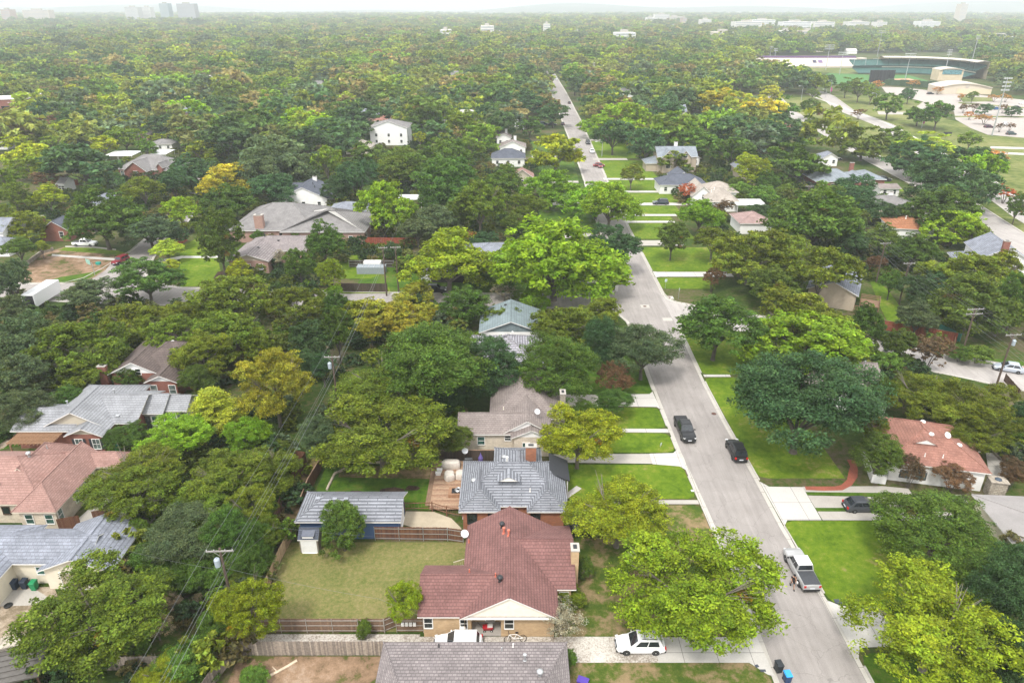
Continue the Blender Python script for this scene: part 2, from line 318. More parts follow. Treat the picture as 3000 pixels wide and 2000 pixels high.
poly('driveway_strip', CONC, (36.8,69.4),(47.5,69.4),(56,70.4),(56,72.0),(47,71.4),(36.8,71.8)); poly('driveway_strip', CONC, (36.8,67.1),(56,67.0),(56,68.6),(36.8,68.7)); poly('driveway_strip', CONC, (36.8,72.5),(47,72.3),(50,71.9),(50,73.2),(47,73.7),(36.8,73.6))
rect('lawn', LD, 36.8, 52, 68.7, 69.4); poly('lawn', LD, (36.8,71.85),(47,71.45),(56,72.05),(50,71.9),(47,72.3),(36.8,72.5))
BRK = brick('brick_paving', (.33,.10,.06), (.24,.07,.045), (.25,.16,.12), .1, .22); BRKP = paving('brick_path_paving', (.27,.085,.055), .45, .2)
poly('brick_path', BRKP, *px('B4', [(412,66),(420,94),(560,100),(700,96),(770,60),(815,-5)]), *px('Z4', [(892,1495),(872,1425),(800,1415),(828,1470),(815,1520)]), *px('B4', [(735,15),(690,55),(640,66)]))
rect('walkway', CONCN, 31.6, 36, 103.1, 103.9)
for y0, y1, x1 in ((151,154.2,50),(174,178.5,44),(195.2,197.2,46),(202.4,204.4,48),(214.6,217.8,54),(231.2,233.8,50),(250.2,252.8,50),(285.6,289.6,46),(331,335,44)):
    poly('driveway', CONCN if y1-y0 < 4 else CONC, (32.3,y0-.5),(33.4,y0),(x1,y0),(x1,y1),(33.4,y1),(32.3,y1+.5))
for y0, y1, x1 in ((147,151,10),(180.5,185,14),(215,218.5,12),(245.5,248.5,12),(290,294,8),(377,383,12)): poly('driveway', CONC, (23.0,y0),(23.2,y1),(x1,y1),(x1,y0))
# inspection covers and patched squares in the junction
cov, pat = MB(), MB()
for x, y in ((27.0,133.6),(32.9,138.4),(30.3,127.0)):
    pat.poly([(x-.9,y-.8,.018),(x+.9,y-.8,.018),(x+.9,y+.8,.018),(x-.9,y+.8,.018)])
struct('road_patch', pat, KERB)
for i, (x, y, w) in enumerate(((27.0,133.6,'in the middle of the junction'),(32.9,138.4,'by the kerb at the corner of the junction'),(30.2,91.5,'beside the kerb past the parked black suv'),(84.0,108.9,'by the kerb near the silver car'))):
    m = MB(); m.lathe([(.36,.0),(.36,.03),(.30,.034),(0.02,.034)], (0,0,0), 14); o = m.obj('manhole_cover', plain('rusty_iron', (.12,.06,.045), .7, .4)); o.location = (x,y,.004); tag(o, 'round rusty iron manhole cover '+w, 'manhole cover')
# shared backyard turf between the lots right of the main street
sheet('lawn', LB, px('M3', [(1290,880),(1330,860),(1430,960),(1500,1060),(1560,1176),(1420,1176),(1360,1060)])); sheet('lawn', LD, px('M3', [(140,95),(290,105),(280,140),(150,130)])); sheet('verge', LD, px('Z4', [(1700,540),(2281,640),(2281,600),(1900,560),(1740,480)]))
sheet('lawn', LD, px('M3', [(1330,195),(1440,200),(1450,240),(1340,235)])); sheet('lawn', LB, px('M3', [(1410,235),(1500,235),(1560,262),(1420,265)]))
sheet('terrace', paving('terrace_paving', (.36,.34,.31), 2.0), px('Z4', [(1960,1360),(2120,1360),(2260,1480),(2240,1568),(1990,1568)])); 
# boulevard, stadium grounds
BL1 = [(181,520),(176,500),(160,430),(155,365),(145,290),(139,215),(133,185),(127,160),(118,130),(108,104)]; BL2 = [(219,540),(215,510),(197,440),(192,380),(175,310),(160,235),(150,200),(144,170),(136,140),(126,104)]
for nm, pth, h in (('boulevard', BL1, 4.2), ('boulevard', BL2, 4.6)):
    m = MB(); ribbon(m, dens(pth,8), -h, h, 0, .016); struct(nm, m, ASPH2)
    m = MB(); ribbon(m, dens(pth,8), h, h+.5, 0, .13); ribbon(m, dens(pth,8), -h-.5, -h, 0, .13); struct('kerb', m, KERB)
sheet('verge', DGRS, [(176,500),(160,430),(155,365),(145,290),(139,215),(133,185),(127,160),(144,170),(150,200),(160,235),(175,310),(192,380),(197,440),(215,510)], .012)
sheet('verge', DGRS, [(219,515),(200,440),(196,380),(178,310),(164,235),(152,195),(175,190),(260,300),(245,350),(236,400),(262,470),(262,520)], .0125)
m = MB(); ribbon(m, dens([(213,530),(207,504),(202,440),(199,385),(186,318),(170,245),(158,205)],10), -3.5, -1.8, 0, .03); struct('pavement', m, CONCN)
LOT = paving('parking_lot_paving', (.36,.325,.295), 0, .1)
sheet('parking_lot', LOT, px('T3', [(1370,600),(1500,603),(1700,625),(1920,640),(2120,665),(2352,690),(2600,720),(2600,960),(2352,952),(2100,930),(1985,885),(1880,825),(1870,770),(1650,700),(1400,640)]))
sheet('access_road', LOT, px('T3', [(1340,768),(1560,772),(1660,700),(1780,700),(1600,790),(1350,790)]), .0165)
sheet('verge', DGRS, px('T3', [(2080,945),(2352,965),(2352,1010),(2080,1000)])); m = MB(); m.poly([(*p,.05) for p in px('T3', [(2120,1010),(2352,1016),(2352,1030),(2120,1024)])]); m.poly([(*p,.05) for p in px('T3', [(2120,1045),(2352,1056),(2352,1070),(2120,1060)])]); struct('pavement', m, CONCN)
sheet('sports_field', paving('artificial_turf', (.055,.16,.035), 0, .15), px('T3', [(930,540),(1010,505),(1240,515),(1300,520),(1560,520),(1700,560),(1690,595),(1400,585),(1040,580)]))
sheet('infield_dirt', paving('infield_clay', (.46,.27,.17), 0, .1), px('T3', [(1430,545),(1560,542),(1600,552),(1520,562),(1430,560)])); sheet('verge', DGRS, px('T3', [(640,470),(1230,470),(1230,512),(1040,505),(860,490),(640,490)]))
sheet('verge', DGRS, px('T3', [(480,392),(1240,398),(1240,410),(500,404)]))
for q in ([(1900,665),(2130,675),(2140,700),(1930,705)],[(1900,705),(2352,740),(2352,748),(1900,714)],[(1870,800),(2352,803),(2352,812),(1880,810)]): sheet('verge', DGRS, px('T3', q))
# ================= houses =================
class House:
    def __init__(s, name, label, x, y, rot=0, wall=None, roof=None, gable=None, fascia=None, cat='house', ins=.45):
        s.t = thing(name, label, cat, (x,y,0), math.radians(rot)); s.ins = ins
        s.W, s.R, s.Gb, s.Wn, s.Pn = MB(), MB(), MB(), MB(), MB(); s.mw, s.mr, s.mg, s.mf = wall, roof, gable, fascia or TRIM; s.w = []; s.vents = []; s.wins = []
    def wing(s, x0, x1, y0, y1, ze, zr, ax, ends='gg', skip='', zb=0.0, hk=1.0, gi=None, th=.13):
        i = len(s.w); e = .005*i; ze += e*.7; zr += e; ins = s.ins+.004*i; gi = ins if gi is None else gi
        sw = ax == 'y'
        def T(a, b, z): return (b, a, z) if sw else (a, b, z)
        if sw: x0, x1, y0, y1 = y0, y1, x0, x1
        ym = (y0+y1)/2; h = (y1-y0)/2; e0 = h*hk if ends[0] == 'h' else 0; e1 = h*hk if ends[1] == 'h' else 0
        A,B,Cc,Dd,R0,R1 = (x0,y0,ze),(x1,y0,ze),(x1,y1,ze),(x0,y1,ze),(x0+e0,ym,zr),(x1-e1,ym,zr)
        tops = [[A,B,R1,R0],[Cc,Dd,R0,R1]]
        if e0: tops.append([Dd,A,R0])
        if e1: tops.append([B,Cc,R1])
        loop = [A,B]+([R1] if not e1 else [])+[Cc,Dd]+([R0] if not e0 else [])
        for f in tops:
            q = [T(*p) for p in f]; s.R.poly(q[::-1] if sw else q)
            lo = [(a,b,c-th) for a,b,c in q]; s.R.poly(lo if sw else lo[::-1], 1)
        for a, b in zip(loop, loop[1:]+loop[:1]):
            q = [T(*a), T(a[0],a[1],a[2]-th), T(b[0],b[1],b[2]-th), T(*b)]; s.R.poly(q[::-1] if sw else q, 1)
        # ridge and hip caps
        for a, b in [(R0,R1)]+([(A,R0),(Dd,R0)] if e0 else [])+([(B,R1),(Cc,R1)] if e1 else []):
            if math.dist(a,b) > .3: s.R.bar(T(a[0],a[1],a[2]+.0), T(b[0],b[1],b[2]+.0), .085, .085, 5)
        sl = (zr-ze)/h; zt = ze+ins*sl-th-.03; k = .02
        X0, X1, Y0, Y1 = x0+(ins if e0 else gi), x1-(ins if e1 else gi), y0+ins, y1-ins
        def quad(p, q, side):
            if side in skip: return
            v = [T(p[0],p[1],zb),T(q[0],q[1],zb),T(q[0],q[1],zt),T(p[0],p[1],zt)]; s.W.poly(v[::-1] if sw else v)
        sd = {'S':'W','E':'N','N':'E','W':'S'} if sw else {c:c for c in 'SENW'}
        quad((X0,Y0),(X1,Y0),sd['S']); quad((X1,Y0),(X1,Y1),sd['E']); quad((X1,Y1),(X0,Y1),sd['N']); quad((X0,Y1),(X0,Y0),sd['W'])
        for (xx, g, dr) in ((X0, not e0, -1),(X1, not e1, 1)):
            if g:
                v = [T(xx,Y0,zt),T(xx,Y1,zt),T(xx,ym,zr-th-.02)]; gm = MB() if s.mg else s.W; gm.poly(v)
                if s.mg: gm.obj('gable', s.mg, s.t)
        s.w.append(dict(W=(Y0 if sw else X0), E=(Y1 if sw else X1), S=(X0 if sw else Y0), N=(X1 if sw else Y1), ax=ax, x0=x0, x1=x1, y0=y0, y1=y1, ze=ze, zr=zr, sl=sl, zt=zt, ends=ends, e0=e0, e1=e1))
        return s
    def zroof(s, x, y):
        best = 0
        for w in s.w:
            a, b = (y,x) if w['ax'] == 'y' else (x,y)
            if w['x0'] <= a <= w['x1'] and w['y0'] <= b <= w['y1']:
                h = (w['y1']-w['y0'])/2; z = w['zr']-abs(b-(w['y0']+w['y1'])/2)*w['sl']
                if w['e0'] and a < w['x0']+w['e0']: z = min(z, w['ze']+(a-w['x0'])*(w['zr']-w['ze'])/w['e0'])
                if w['e1'] and a > w['x1']-w['e1']: z = min(z, w['ze']+(w['x1']-a)*(w['zr']-w['ze'])/w['e1'])
                best = max(best, z)
        return best
    def win(s, wi, side, a, z, w=.9, h=1.2, sh=None, glass_=None, frame=None, bars=1, door=False, ext=0):
        pl = s.w[wi][side]; d = {'S':-1,'N':1,'E':1,'W':-1}[side]; f = MB(); g = MB(); fw = .08
        def bx(m, a0, a1, d0, d1, z0, z1):
            p0, p1 = sorted((pl+d*d0, pl+d*d1))
            if side in 'SN': m.box(a0,a1,p0,p1,z0,z1)
            else: m.box(p0,p1,a0,a1,z0,z1)
        bx(f, a-w/2-fw, a-w/2, .0, .07, z-h/2-fw, z+h/2+fw); bx(f, a+w/2, a+w/2+fw, .0, .07, z-h/2-fw, z+h/2+fw); bx(f, a-w/2, a+w/2, .0, .07, z+h/2, z+h/2+fw)
        bx(f, a-w/2-(0 if door else .05), a+w/2+(0 if door else .05), .0, .12, z-h/2-fw, z-h/2)
        if bars: bx(f, a-w/2, a+w/2, .01, .06, z-.025, z+.025)
        if bars > 1:
            for j in range(1, bars): bx(f, a-w/2+w*j/bars-.02, a-w/2+w*j/bars+.02, .01, .055, z-h/2, z+h/2)
        o = f.obj('door_frame' if door else 'window', frame or WHITE, s.t); bx(g, a-w/2, a+w/2, .005, .03, z-h/2, z+h/2); g.obj('door_leaf' if door else 'pane', glass_ or GLASS, o)
        if sh:
            for q in (-1,1):
                m = MB(); cx = a+q*(w/2+fw+.2); bx(m, cx-.17, cx+.17, .0, .05, z-h/2-.05, z+h/2+.05); m.obj('shutter', sh, s.t)
    def chim(s, x, y, w, d, z, m, zb=0, cap=None):
        b = MB(); b.box(x-w/2,x+w/2,y-d/2,y+d/2,zb,z); o = b.obj('chimney', m, s.t); c = MB(); c.box(x-w/2-.07,x+w/2+.07,y-d/2-.07,y+d/2+.07,z,z+.12); c.obj('chimney_cap', cap or CONC, o)
        c = MB(); c.box(x-w/4,x+w/4,y-d/4,y+d/4,z+.12,z+.2); c.obj('flue', DARKM, o)
    def vent(s, x, y, kind='pipe', mat_=None):
        z = s.zroof(x,y); m = MB()
        if kind == 'pipe': m.lathe([(.11,-.1),(.08,.05),(.06,.1),(.06,.42),(.04,.43)], (x,y,z), 8)
        elif kind == 'stack': m.lathe([(.2,-.15),(.17,.02),(.10,.1),(.10,.6),(.16,.62),(.16,.74),(.02,.78)], (x,y,z), 10)
        elif kind == 'turbine': m.lathe([(.2,-.15),(.15,.1),(.13,.28),(.26,.36),(.3,.5),(.24,.64),(.03,.7)], (x,y,z), 12)
        elif kind == 'box': m.box(x-.22,x+.22,y-.18,y+.18,z-.15,z+.14); m.box(x-.26,x+.26,y-.22,y+.22,z+.14,z+.17)
        elif kind == 'dome': m.lathe([(.34,-.1),(.34,.06),(.26,.16),(.1,.2),(0.01,.2)], (x,y,z), 12)
        m.obj('roof_vent', mat_ or STEEL, s.t, kind in ('turbine','dome'))
    def done(s):
        for m, nm, mt in ((s.W,'wall',s.mw),(s.R,'roof',[s.mr,s.mf])):
            if m.v: m.obj(nm, mt, s.t)
        return s
    def auto(s, wi, sides='S', n=2, z=1.65, h=1.2, w=.95, g=None):
        q = s.w[wi]
        for sd in sides:
            a0, a1 = (q['W'],q['E']) if sd in 'SN' else (q['S'],q['N'])
            for i in range(n): s.win(wi, sd, a0+(a1-a0)*(i+.5)/n, z, w, h, glass_=g)
        return s
SH_RED = shingle('shingle_burgundy', (.205,.105,.096), (.17,.085,.077), (.125,.062,.057), .16, .34, .14)
SH_PINK = shingle('shingle_faded_red', (.325,.20,.172), (.265,.155,.132), (.205,.12,.10), .16, .5, .12, .2)
SH_GREY = shingle('shingle_light_grey', (.27,.275,.29), (.24,.245,.26), (.17,.175,.185), .17, .5, .16)
SH_SLAT = shingle('shingle_ridged_grey', (.275,.285,.315), (.235,.245,.27), (.12,.125,.14), .185, 2.2, .30, .22)
SH_BRN = shingle('shingle_grey_brown', (.29,.255,.25), (.215,.19,.188), (.15,.13,.13), .17, .38, .18, .25)
SH_SALT = shingle('shingle_blue_grey', (.25,.265,.31), (.195,.208,.24), (.145,.155,.18), .17, .45, .12, .3)
SH_DKBR = shingle('shingle_dark_brown', (.135,.105,.095), (.105,.082,.074), None, .16, .4, .12)
SH_TAUPE = shingle('shingle_taupe', (.26,.22,.205), (.215,.18,.168), (.16,.135,.125), .16, .4, .13)
SH_TEAL = shingle('shingle_teal_grey', (.19,.235,.245), (.165,.205,.215), (.13,.165,.172), .17, .6, .1)
SH_CHAR = shingle('shingle_charcoal_blue', (.105,.115,.145), (.085,.094,.118), None, .17, .5, .1)
SH_RR = shingle('shingle_coral_red', (.30,.15,.115), (.25,.12,.092), (.20,.095,.072), .16, .4, .1)
SH_ORNG = shingle('clay_tile', (.42,.19,.10), (.34,.14,.07), None, .3, .25, .16)
SH_MID = shingle('shingle_mid_grey', (.225,.215,.21), (.19,.18,.177), (.145,.138,.135), .16, .45, .12)
MEMB = paving('flat_roof_membrane', (.25,.235,.228), 0, .16)
BR_TAN = brick('brick_tan', (.52,.36,.20), (.44,.29,.15), (.46,.36,.25)); BR_OR = brick('brick_orange', (.36,.12,.055), (.26,.085,.045), (.26,.17,.12)); BR_RED = brick('brick_red', (.26,.075,.05), (.19,.055,.04), (.25,.17,.14)); BR_PK = brick('brick_pinkish', (.36,.20,.155), (.28,.14,.11), (.36,.30,.26))
BR_DK = brick('brick_dark', (.05,.045,.042), (.035,.032,.03), (.06,.055,.05)); STONE = brick('stone_cream', (.66,.58,.47), (.58,.50,.40), (.50,.44,.36), .2, .55, .1, .2); STONEG = brick('stone_grey', (.42,.38,.31), (.30,.26,.21), (.24,.21,.18), .25, .45, .16, .3)
SD_CR = siding('siding_cream', (.80,.75,.63)); SD_WH = siding('siding_white', (.76,.755,.745)); SD_BL = siding('siding_blue', (.055,.10,.21)); SD_BE = siding('siding_beige', (.48,.43,.34)); SD_TAN = siding('siding_tan', (.42,.35,.27)); SD_GR = siding('siding_sage', (.33,.33,.29)); STUC = plain('stucco_white', (.74,.73,.71), .8, 0, .06, 1.0); STUCC = plain('stucco_cream', (.66,.60,.48), .85, 0, .07, 1.0)
SHUT = plain('shutter_dark', (.03,.033,.04), .6); WOODD = plain('wood_dark', (.07,.038,.022), .8, 0, .3, 6)
# -- burgundy roofed tan brick house, front centre
h = House('brick_house', 'tan brick house under a burgundy shingle roof with a cream front gable', 0, 56, 0, BR_TAN, SH_RED, SD_CR)
h.wing(-4.95,4.45,-6.75,6.6,3,5.65,'y','gg',skip='S',gi=.25); h.wing(0,6.35,-3.0,6.55,3,5.2,'x','gg'); h.wing(-8.95,-.5,-6.5,.4,3,5.0,'x','gg',skip='S')
w = h.W; yf = -6.05; w.box(-8.48,-4.56,yf,yf+.2,0,2.86)
w.box(-4.55,-3.9,yf,-4.2,0,2.85); w.box(-1.05,4.0,yf,-4.2,0,2.85); w.box(-3.9,-1.05,-4.35,-4.2,0,2.85); m = MB(); m.box(-4.8,4.3,-6.68,-4.4,2.855,2.875); m.obj('porch_ceiling', TRIM, h.t); m = MB(); m.box(-3.9,-1.05,yf+.02,-4.35,.02,.16); m.obj('porch_floor', CONC, h.t)
h.w[0]['S'] = yf; h.win(0,'S',-.28,1.75,.8,1.25); h.win(0,'S',-4.62,1.75,.62,1.25); h.win(2,'S',-8.0,1.8,.75,1.2); h.win(1,'S',5.2,1.7,.8,1.1)
h.w[0]['S'] = -4.35; h.win(0,'S',-2.15,1.2,.85,1.9,glass_=plain('screen_door', (.13,.10,.08),.6),bars=0,door=True)
m = MB(); m.box(-5.0,-4.42,yf-.42,yf-.08,1.0,1.45); m.obj('window_unit', WHITE, h.t)
h.chim(6.35,-.1,.75,1.1,5.75,BR_TAN,0)
for x, y, k, c in ((-1.05,3.65,'turbine',DARKM),(-.85,2.6,'stack',plain('red_flashing',(.5,.14,.09),.6)),(-.35,1.9,'stack',plain('red_flashing',(.5,.14,.09))),(-1.15,-4.1,'turbine',DARKM),(-1.6,-3.2,'pipe',plain('red_flashing',(.5,.14,.09))),(-4.2,-2.3,'pipe',plain('red_flashing',(.5,.14,.09))),(-4.6,3.6,'pipe',plain('red_flashing',(.5,.14,.09)))): h.vent(x,y,k,c)
m = MB()
for i in range(4): m.box(-6.3+.28*i,-4.4,1.8,3.0,.01+.16*i,.17+.16*i)
m.obj('step', CONC, h.t); 
for yy in (1.78,3.02):
    m = MB(); m.bar((-6.3,yy,1.0),(-4.6,yy,1.65),.035)
    for i in range(8): x = -6.25+.22*i; m.bar((x,yy,.1),(x,yy,1.0+.65*(x+6.3)/1.7),.02)
    m.obj('railing', plain('railing_tan',(.5,.45,.36),.7), h.t)
h.done()
# -- grey ridged roof brick house behind it
h = House('brick_house', 'orange brick house with a ridged grey hip roof and small white gablet', 0, 70, 0, BR_OR, SH_SLAT)
h.wing(-6.15,6.45,-4.1,4.9,3,6.0,'x','hh'); h.wing(-6.1,-1.3,-5.1,1,3,4.75,'y','hg',hk=.8); h.wing(1.7,6.42,-5.1,1,3,4.75,'y','hg',hk=.8); h.wing(-2.3,3.8,2,8.0,3,4.6,'y','gh')
m = MB(); m.poly([(-1.6,-2.35,5.22),(.8,-2.35,5.22),(-.4,-2.35,5.78)]); m.obj('gablet', TRIM, h.t); m = MB(); m.poly([(-1.75,-2.45,5.2),(-.4,-2.45,5.86),(-.4,-.6,5.86),(-1.75,-1.0,5.2)]); m.poly([(-.4,-2.45,5.86),(.95,-2.45,5.2),(.95,-1.0,5.2),(-.4,-.6,5.86)]); m.obj('gablet_roof', SH_SLAT, h.t)
m = MB(); m.hexa([(4.6,.6,4.15),(7.0,.6,3.0),(7.0,4.9,3.0),(4.6,4.9,4.15)],[(4.6,.6,4.3),(7.0,.6,3.15),(7.0,4.9,3.15),(4.6,4.9,4.3)]); m.obj('porch_roof', plain('metal_roof_dark',(.05,.052,.06),.45,.2), h.t)
for y in (.9,4.6): m = MB(); m.bar((6.75,y,0),(6.75,y,3.0),.08); m.obj('porch_post', WHITE, h.t)
h.win(1,'S',-4.6,1.7,1.0,1.3,bars=0,frame=DARKM); h.win(2,'S',2.7,1.7,1.0,1.3,bars=0,frame=DARKM); h.win(0,'S',.15,1.7,1.0,1.2,bars=0,frame=DARKM); h.win(1,'S',-2.3,1.7,.8,1.3,bars=0,frame=DARKM); h.auto(1,'W',2)
h.chim(2.35,4.0,1.3,.75,5.9,BR_OR,3,CONC); h.vent(-4.55,-.6,'dome'); h.vent(-1.0,4.9,'dome'); h.vent(-.6,1.6,'stack',TRIM); h.vent(2.1,-2.6,'pipe',TRIM); h.done()
# -- blue garage and white door shed
h = House('garage', 'blue sided garage with a long grey hip roof beside the back lawn', -18.4, 66.3, 0, SD_BL, SH_SLAT, SD_BL, cat='garage'); h.wing(-6.05,5.95,-2.85,2.75,2.75,4.15,'x','hg'); h.win(0,'E',.2,1.15,2.3,2.1,glass_=SD_WH,bars=0,door=True)
for x, y in ((-3.9,.9),(-3.9,-.1),(-1.9,-.4),(-.6,-.4)): h.vent(x,y,'box',SH_SLAT)
h.done()
h = House('shed', 'small charcoal roofed shed with a white door on the back lawn', -22.5, 62.4, 0, plain('shed_wall',(.20,.17,.14),.8,0,.2), shingle('shingle_charcoal',(.09,.10,.13),(.07,.08,.10)), cat='shed', ins=.12)
h.wing(-1.15,1.15,-.95,1.15,1.95,2.75,'x','gg'); h.win(0,'S',0,.93,1.6,1.75,glass_=SD_WH,bars=0,door=True); m = MB(); m.hexa([(-.7,-.75,2.1),(.7,-.75,2.1),(.7,-.1,2.5),(-.7,-.1,2.5)],[(-.7,-.85,2.35),(.7,-.85,2.35),(.7,-.1,2.62),(-.7,-.1,2.62)]); m.obj('roof_vent', plain('shed_vent',(.10,.11,.14),.6), h.t); m = MB(); m.box(-.6,.6,-.9,-.86,2.13,2.26); m.obj('vent_grille', WHITE, h.t); h.done()
# -- foreground roof
h = House('bungalow', 'foreground bungalow seen as a weathered grey brown shingle hip roof', -3.3, 42, 0, BR_TAN, SH_BRN); h.wing(-8.3,8.25,-8.5,4.45,3.2,5.55,'x','hh',hk=.38); h.wing(-2.5,7.9,-10,1.2,3.2,5.35,'y','hh',hk=.6)
h.auto(0,'N',4); h.vent(2.4,3.0,'pipe'); h.vent(4.4,1.5,'stack'); h.vent(-3.2,3.6,'pipe',DARKM); h.vent(5.6,-.7,'turbine',STEEL); h.vent(3.4,3.6,'pipe',WHITE); h.done()
# -- faded red roof stone house, left
h = House('stone_house', 'cream stone house under a faded red shingle roof', -55, 70, 0, STONE, SH_PINK, fascia=plain('trim_cream',(.62,.55,.45),.6))
h.wing(-2.05,3.05,-5.15,6,3,5.3,'y','hg'); h.wing(-20,.6,-3.75,7.2,3,5.95,'x','hh'); h.wing(-2,6.6,3.6,6.9,3,4.2,'x','gh'); h.wing(-6.7,-1.2,0,8.4,3,5.35,'y','gh')
for a in (-.55,1.75): h.win(0,'S',a,1.7,.85,1.25,glass_=GLASSG)
h.win(1,'S',-4.1,1.8,.8,.95,glass_=GLASS,bars=0,frame=WOODD)
for a in (-4.0,-.6,1.7,2.9): h.win(0,'E',a,1.8,.75,1.4,glass_=GLASSG)
h.win(2,'S',4.5,1.9,1.0,1.1,glass_=GLASSG); h.vent(-3.9,2.4,'turbine',STEEL); h.vent(-7.2,.9,'turbine',STEEL); h.vent(-5.4,-1.8,'stack',STEEL); h.vent(-3.4,5.0,'pipe',STEEL); h.done()
# -- blue grey roof cream house with bins
h = House('stucco_house', 'cream walled house under a mottled blue grey shingle roof beside three bins', -50, 59, 0, STUCC, SH_SALT)
h.wing(-13,6.2,-2.45,3.1,3,4.4,'x','gg'); h.wing(1.3,9.0,-3.3,4.2,2.75,4.3,'y','gg'); h.wing(-16,-1.6,-7,3.7,3.02,4.9,'x','hh')
h.win(0,'S',.7,1.75,.75,.95,glass_=GLASSG); h.win(0,'S',1.5-.0,1.75,.6,.95,glass_=GLASSG); h.win(1,'S',4.6,1.15,2.6,2.1,glass_=SD_TAN,bars=0,door=True); h.win(0,'S',-2.9,1.2,.9,2.0,glass_=STUCC,bars=0,door=True); h.done()
# -- light grey roof house with pergola
h = House('brick_house', 'red brick house with a pale grey roof and a timber pergola', -58.5, 87, 0, BR_RED, SH_GREY, SD_BE)
h.wing(-6.0,3.5,-4.4,8,3,5.5,'y','gh'); h.wing(-9.6,-1,-5.1,2.3,3,4.5,'x','gg'); h.wing(-1.6,3.6,-6.4,0,3,4.15,'y','gg'); h.wing(-1,6.6,-3.1,6.2,3,5.0,'x','gg')
h.mw2 = None; h.done()
for a in (.0,2.3): h.win(2,'S',a,1.55,.95,1.5,glass_=BLIND,sh=SHUT,bars=2)
h.win(0,'S',-3.8,1.6,2.1,1.0,glass_=BLIND,sh=SHUT,bars=3); h.win(2,'E',-5.0,1.7,.8,1.2,glass_=BLIND); h.vent(-3.2,4.2,'pipe'); h.vent(1.5,2.0,'stack'); h.vent(.8,-.9,'pipe'); h.vent(3.6,-2.0,'box'); h.vent(-5.0,1.0,'stack')
m = MB()
for i in range(9): m.box(-8.6,-2.5,-7.6+.32*i,-7.52+.32*i,2.62,2.76)
for i in range(12): m.box(-8.4+.5*i,-8.34+.5*i,-7.8,-4.9,2.5,2.62)
for x, y in ((-8.2,-7.5),(-2.8,-7.5)): m.box(x-.08,x+.08,y-.08,y+.08,0,2.5)
m.obj('pergola', plain('pergola_wood',(.28,.16,.09),.8,0,.2), h.t)
t = House('sunroom_wing', 'sage walled rear wing with pale grey step down roofs and white windows', -50, 89, 0, SD_GR, SH_GREY, SD_GR)
t.wing(-3.2,.6,-2.5,3.4,3,4.6,'x','gg'); t.wing(-.2,3.6,-1.6,3.0,2.9,4.25,'x','gg')
t.win(0,'S',-2.1,1.2,.8,2.1,glass_=BLIND,frame=DARKM,door=True,bars=2); t.win(0,'S',-.95,1.6,.8,1.4,glass_=GLASSG); t.win(0,'S',-.0,1.6,.8,1.4,glass_=GLASSG); t.win(1,'S',1.3,1.6,.8,1.4,glass_=GLASSG); t.win(1,'S',2.4,1.2,.8,2.1,glass_=BLIND,frame=DARKM,door=True,bars=2); t.done()
# -- brown roof white gable house behind
h = House('brick_house', 'brick house with white gables and a dark brown roof among the olive trees', -57, 103, 0, BR_RED, SH_DKBR, STUC)
h.wing(-6.0,2.3,-5.3,7,3.3,5.4,'y','gg'); h.wing(.6,5.8,-7.4,-2,3,4.2,'y','gg'); h.wing(-4,8.3,-4.6,6.5,3,6.1,'x','hh'); h.win(0,'S',-1.3,3.6,.8,1.0,frame=WHITE); h.win(1,'S',1.75,1.6,.95,1.5,glass_=BLIND,bars=1); h.win(1,'S',4.6,1.6,.95,1.5,glass_=BLIND)
h.chim(-6.6,-5.0,1.2,.8,4.7,BR_RED); h.vent(1.0,3.4,'dome',WHITE); h.vent(1.6,1.8,'dome',WHITE); h.done()
# -- coral roof white house, right
h = House('stucco_house', 'white stucco house with a coral red hip roof and white dish', 53, 77.6, -13, STUC, SH_RR)
h.wing(-4.6,5.2,-3.6,7.8,3,5.5,'y','hh'); h.wing(-4.5,7.2,-3.9,4.2,3,4.95,'x','hh'); h.wing(0,7.6,1.2,7.3,3.0,4.7,'x','gh'); m = MB(); m.poly([(-1.2,-1.15,4.55),(1.4,-1.15,4.55),(.1,-1.15,5.15)]); m.obj('gablet', TRIM, h.t)
m = MB(); m.poly([(-1.35,-1.25,4.5),(.1,-1.25,5.22),(.1,.8,5.22),(-1.35,.3,4.5)]); m.poly([(.1,-1.25,5.22),(1.55,-1.25,4.5),(1.55,.3,4.5),(.1,.8,5.22)]); m.obj('gablet_roof', SH_RR, h.t)
for a, w_ in ((-.3,1.1),(-2.2,1.1)): h.win(1,'S',a,1.2,w_,.95,frame=DARKM,bars=2,glass_=BLIND)
h.win(0,'W',-1.5,1.7,1.8,1.4,frame=DARKM,bars=2); h.vent(.8,3.4,'dome',TRIM); h.vent(1.1,.6,'dome',TRIM); h.vent(4.3,-.2,'dome',TRIM); h.vent(-.2,-2.6,'pipe',TRIM); h.vent(1.9,-2.5,'pipe',TRIM)
m = MB(); m.box(-6.2,-4.5,-4.6,-4.2,0,1.1); m.box(-6.2,-5.9,-4.2,1.5,0,1.0); m.obj('porch_wall', STUC, h.t); h.done()
m = MB(); m.box(-.95,.95,-.7,.7,0,2.2); m.box(-1.05,1.05,-.8,.8,2.2,2.32); o = m.obj('outdoor_chimney', STONEG); o.location = (60.0,72.0,0); o.rotation_euler.z = -.2; tag(o, 'squat cream stone outdoor chimney with a dark cap beside the white house', 'chimney'); m = MB(); m.lathe([(.42,0),(.38,.1),(.1,.22)], (0,0,2.32), 8); m.obj('cap', plain('cap_metal',(.06,.08,.11),.5,.3), o)
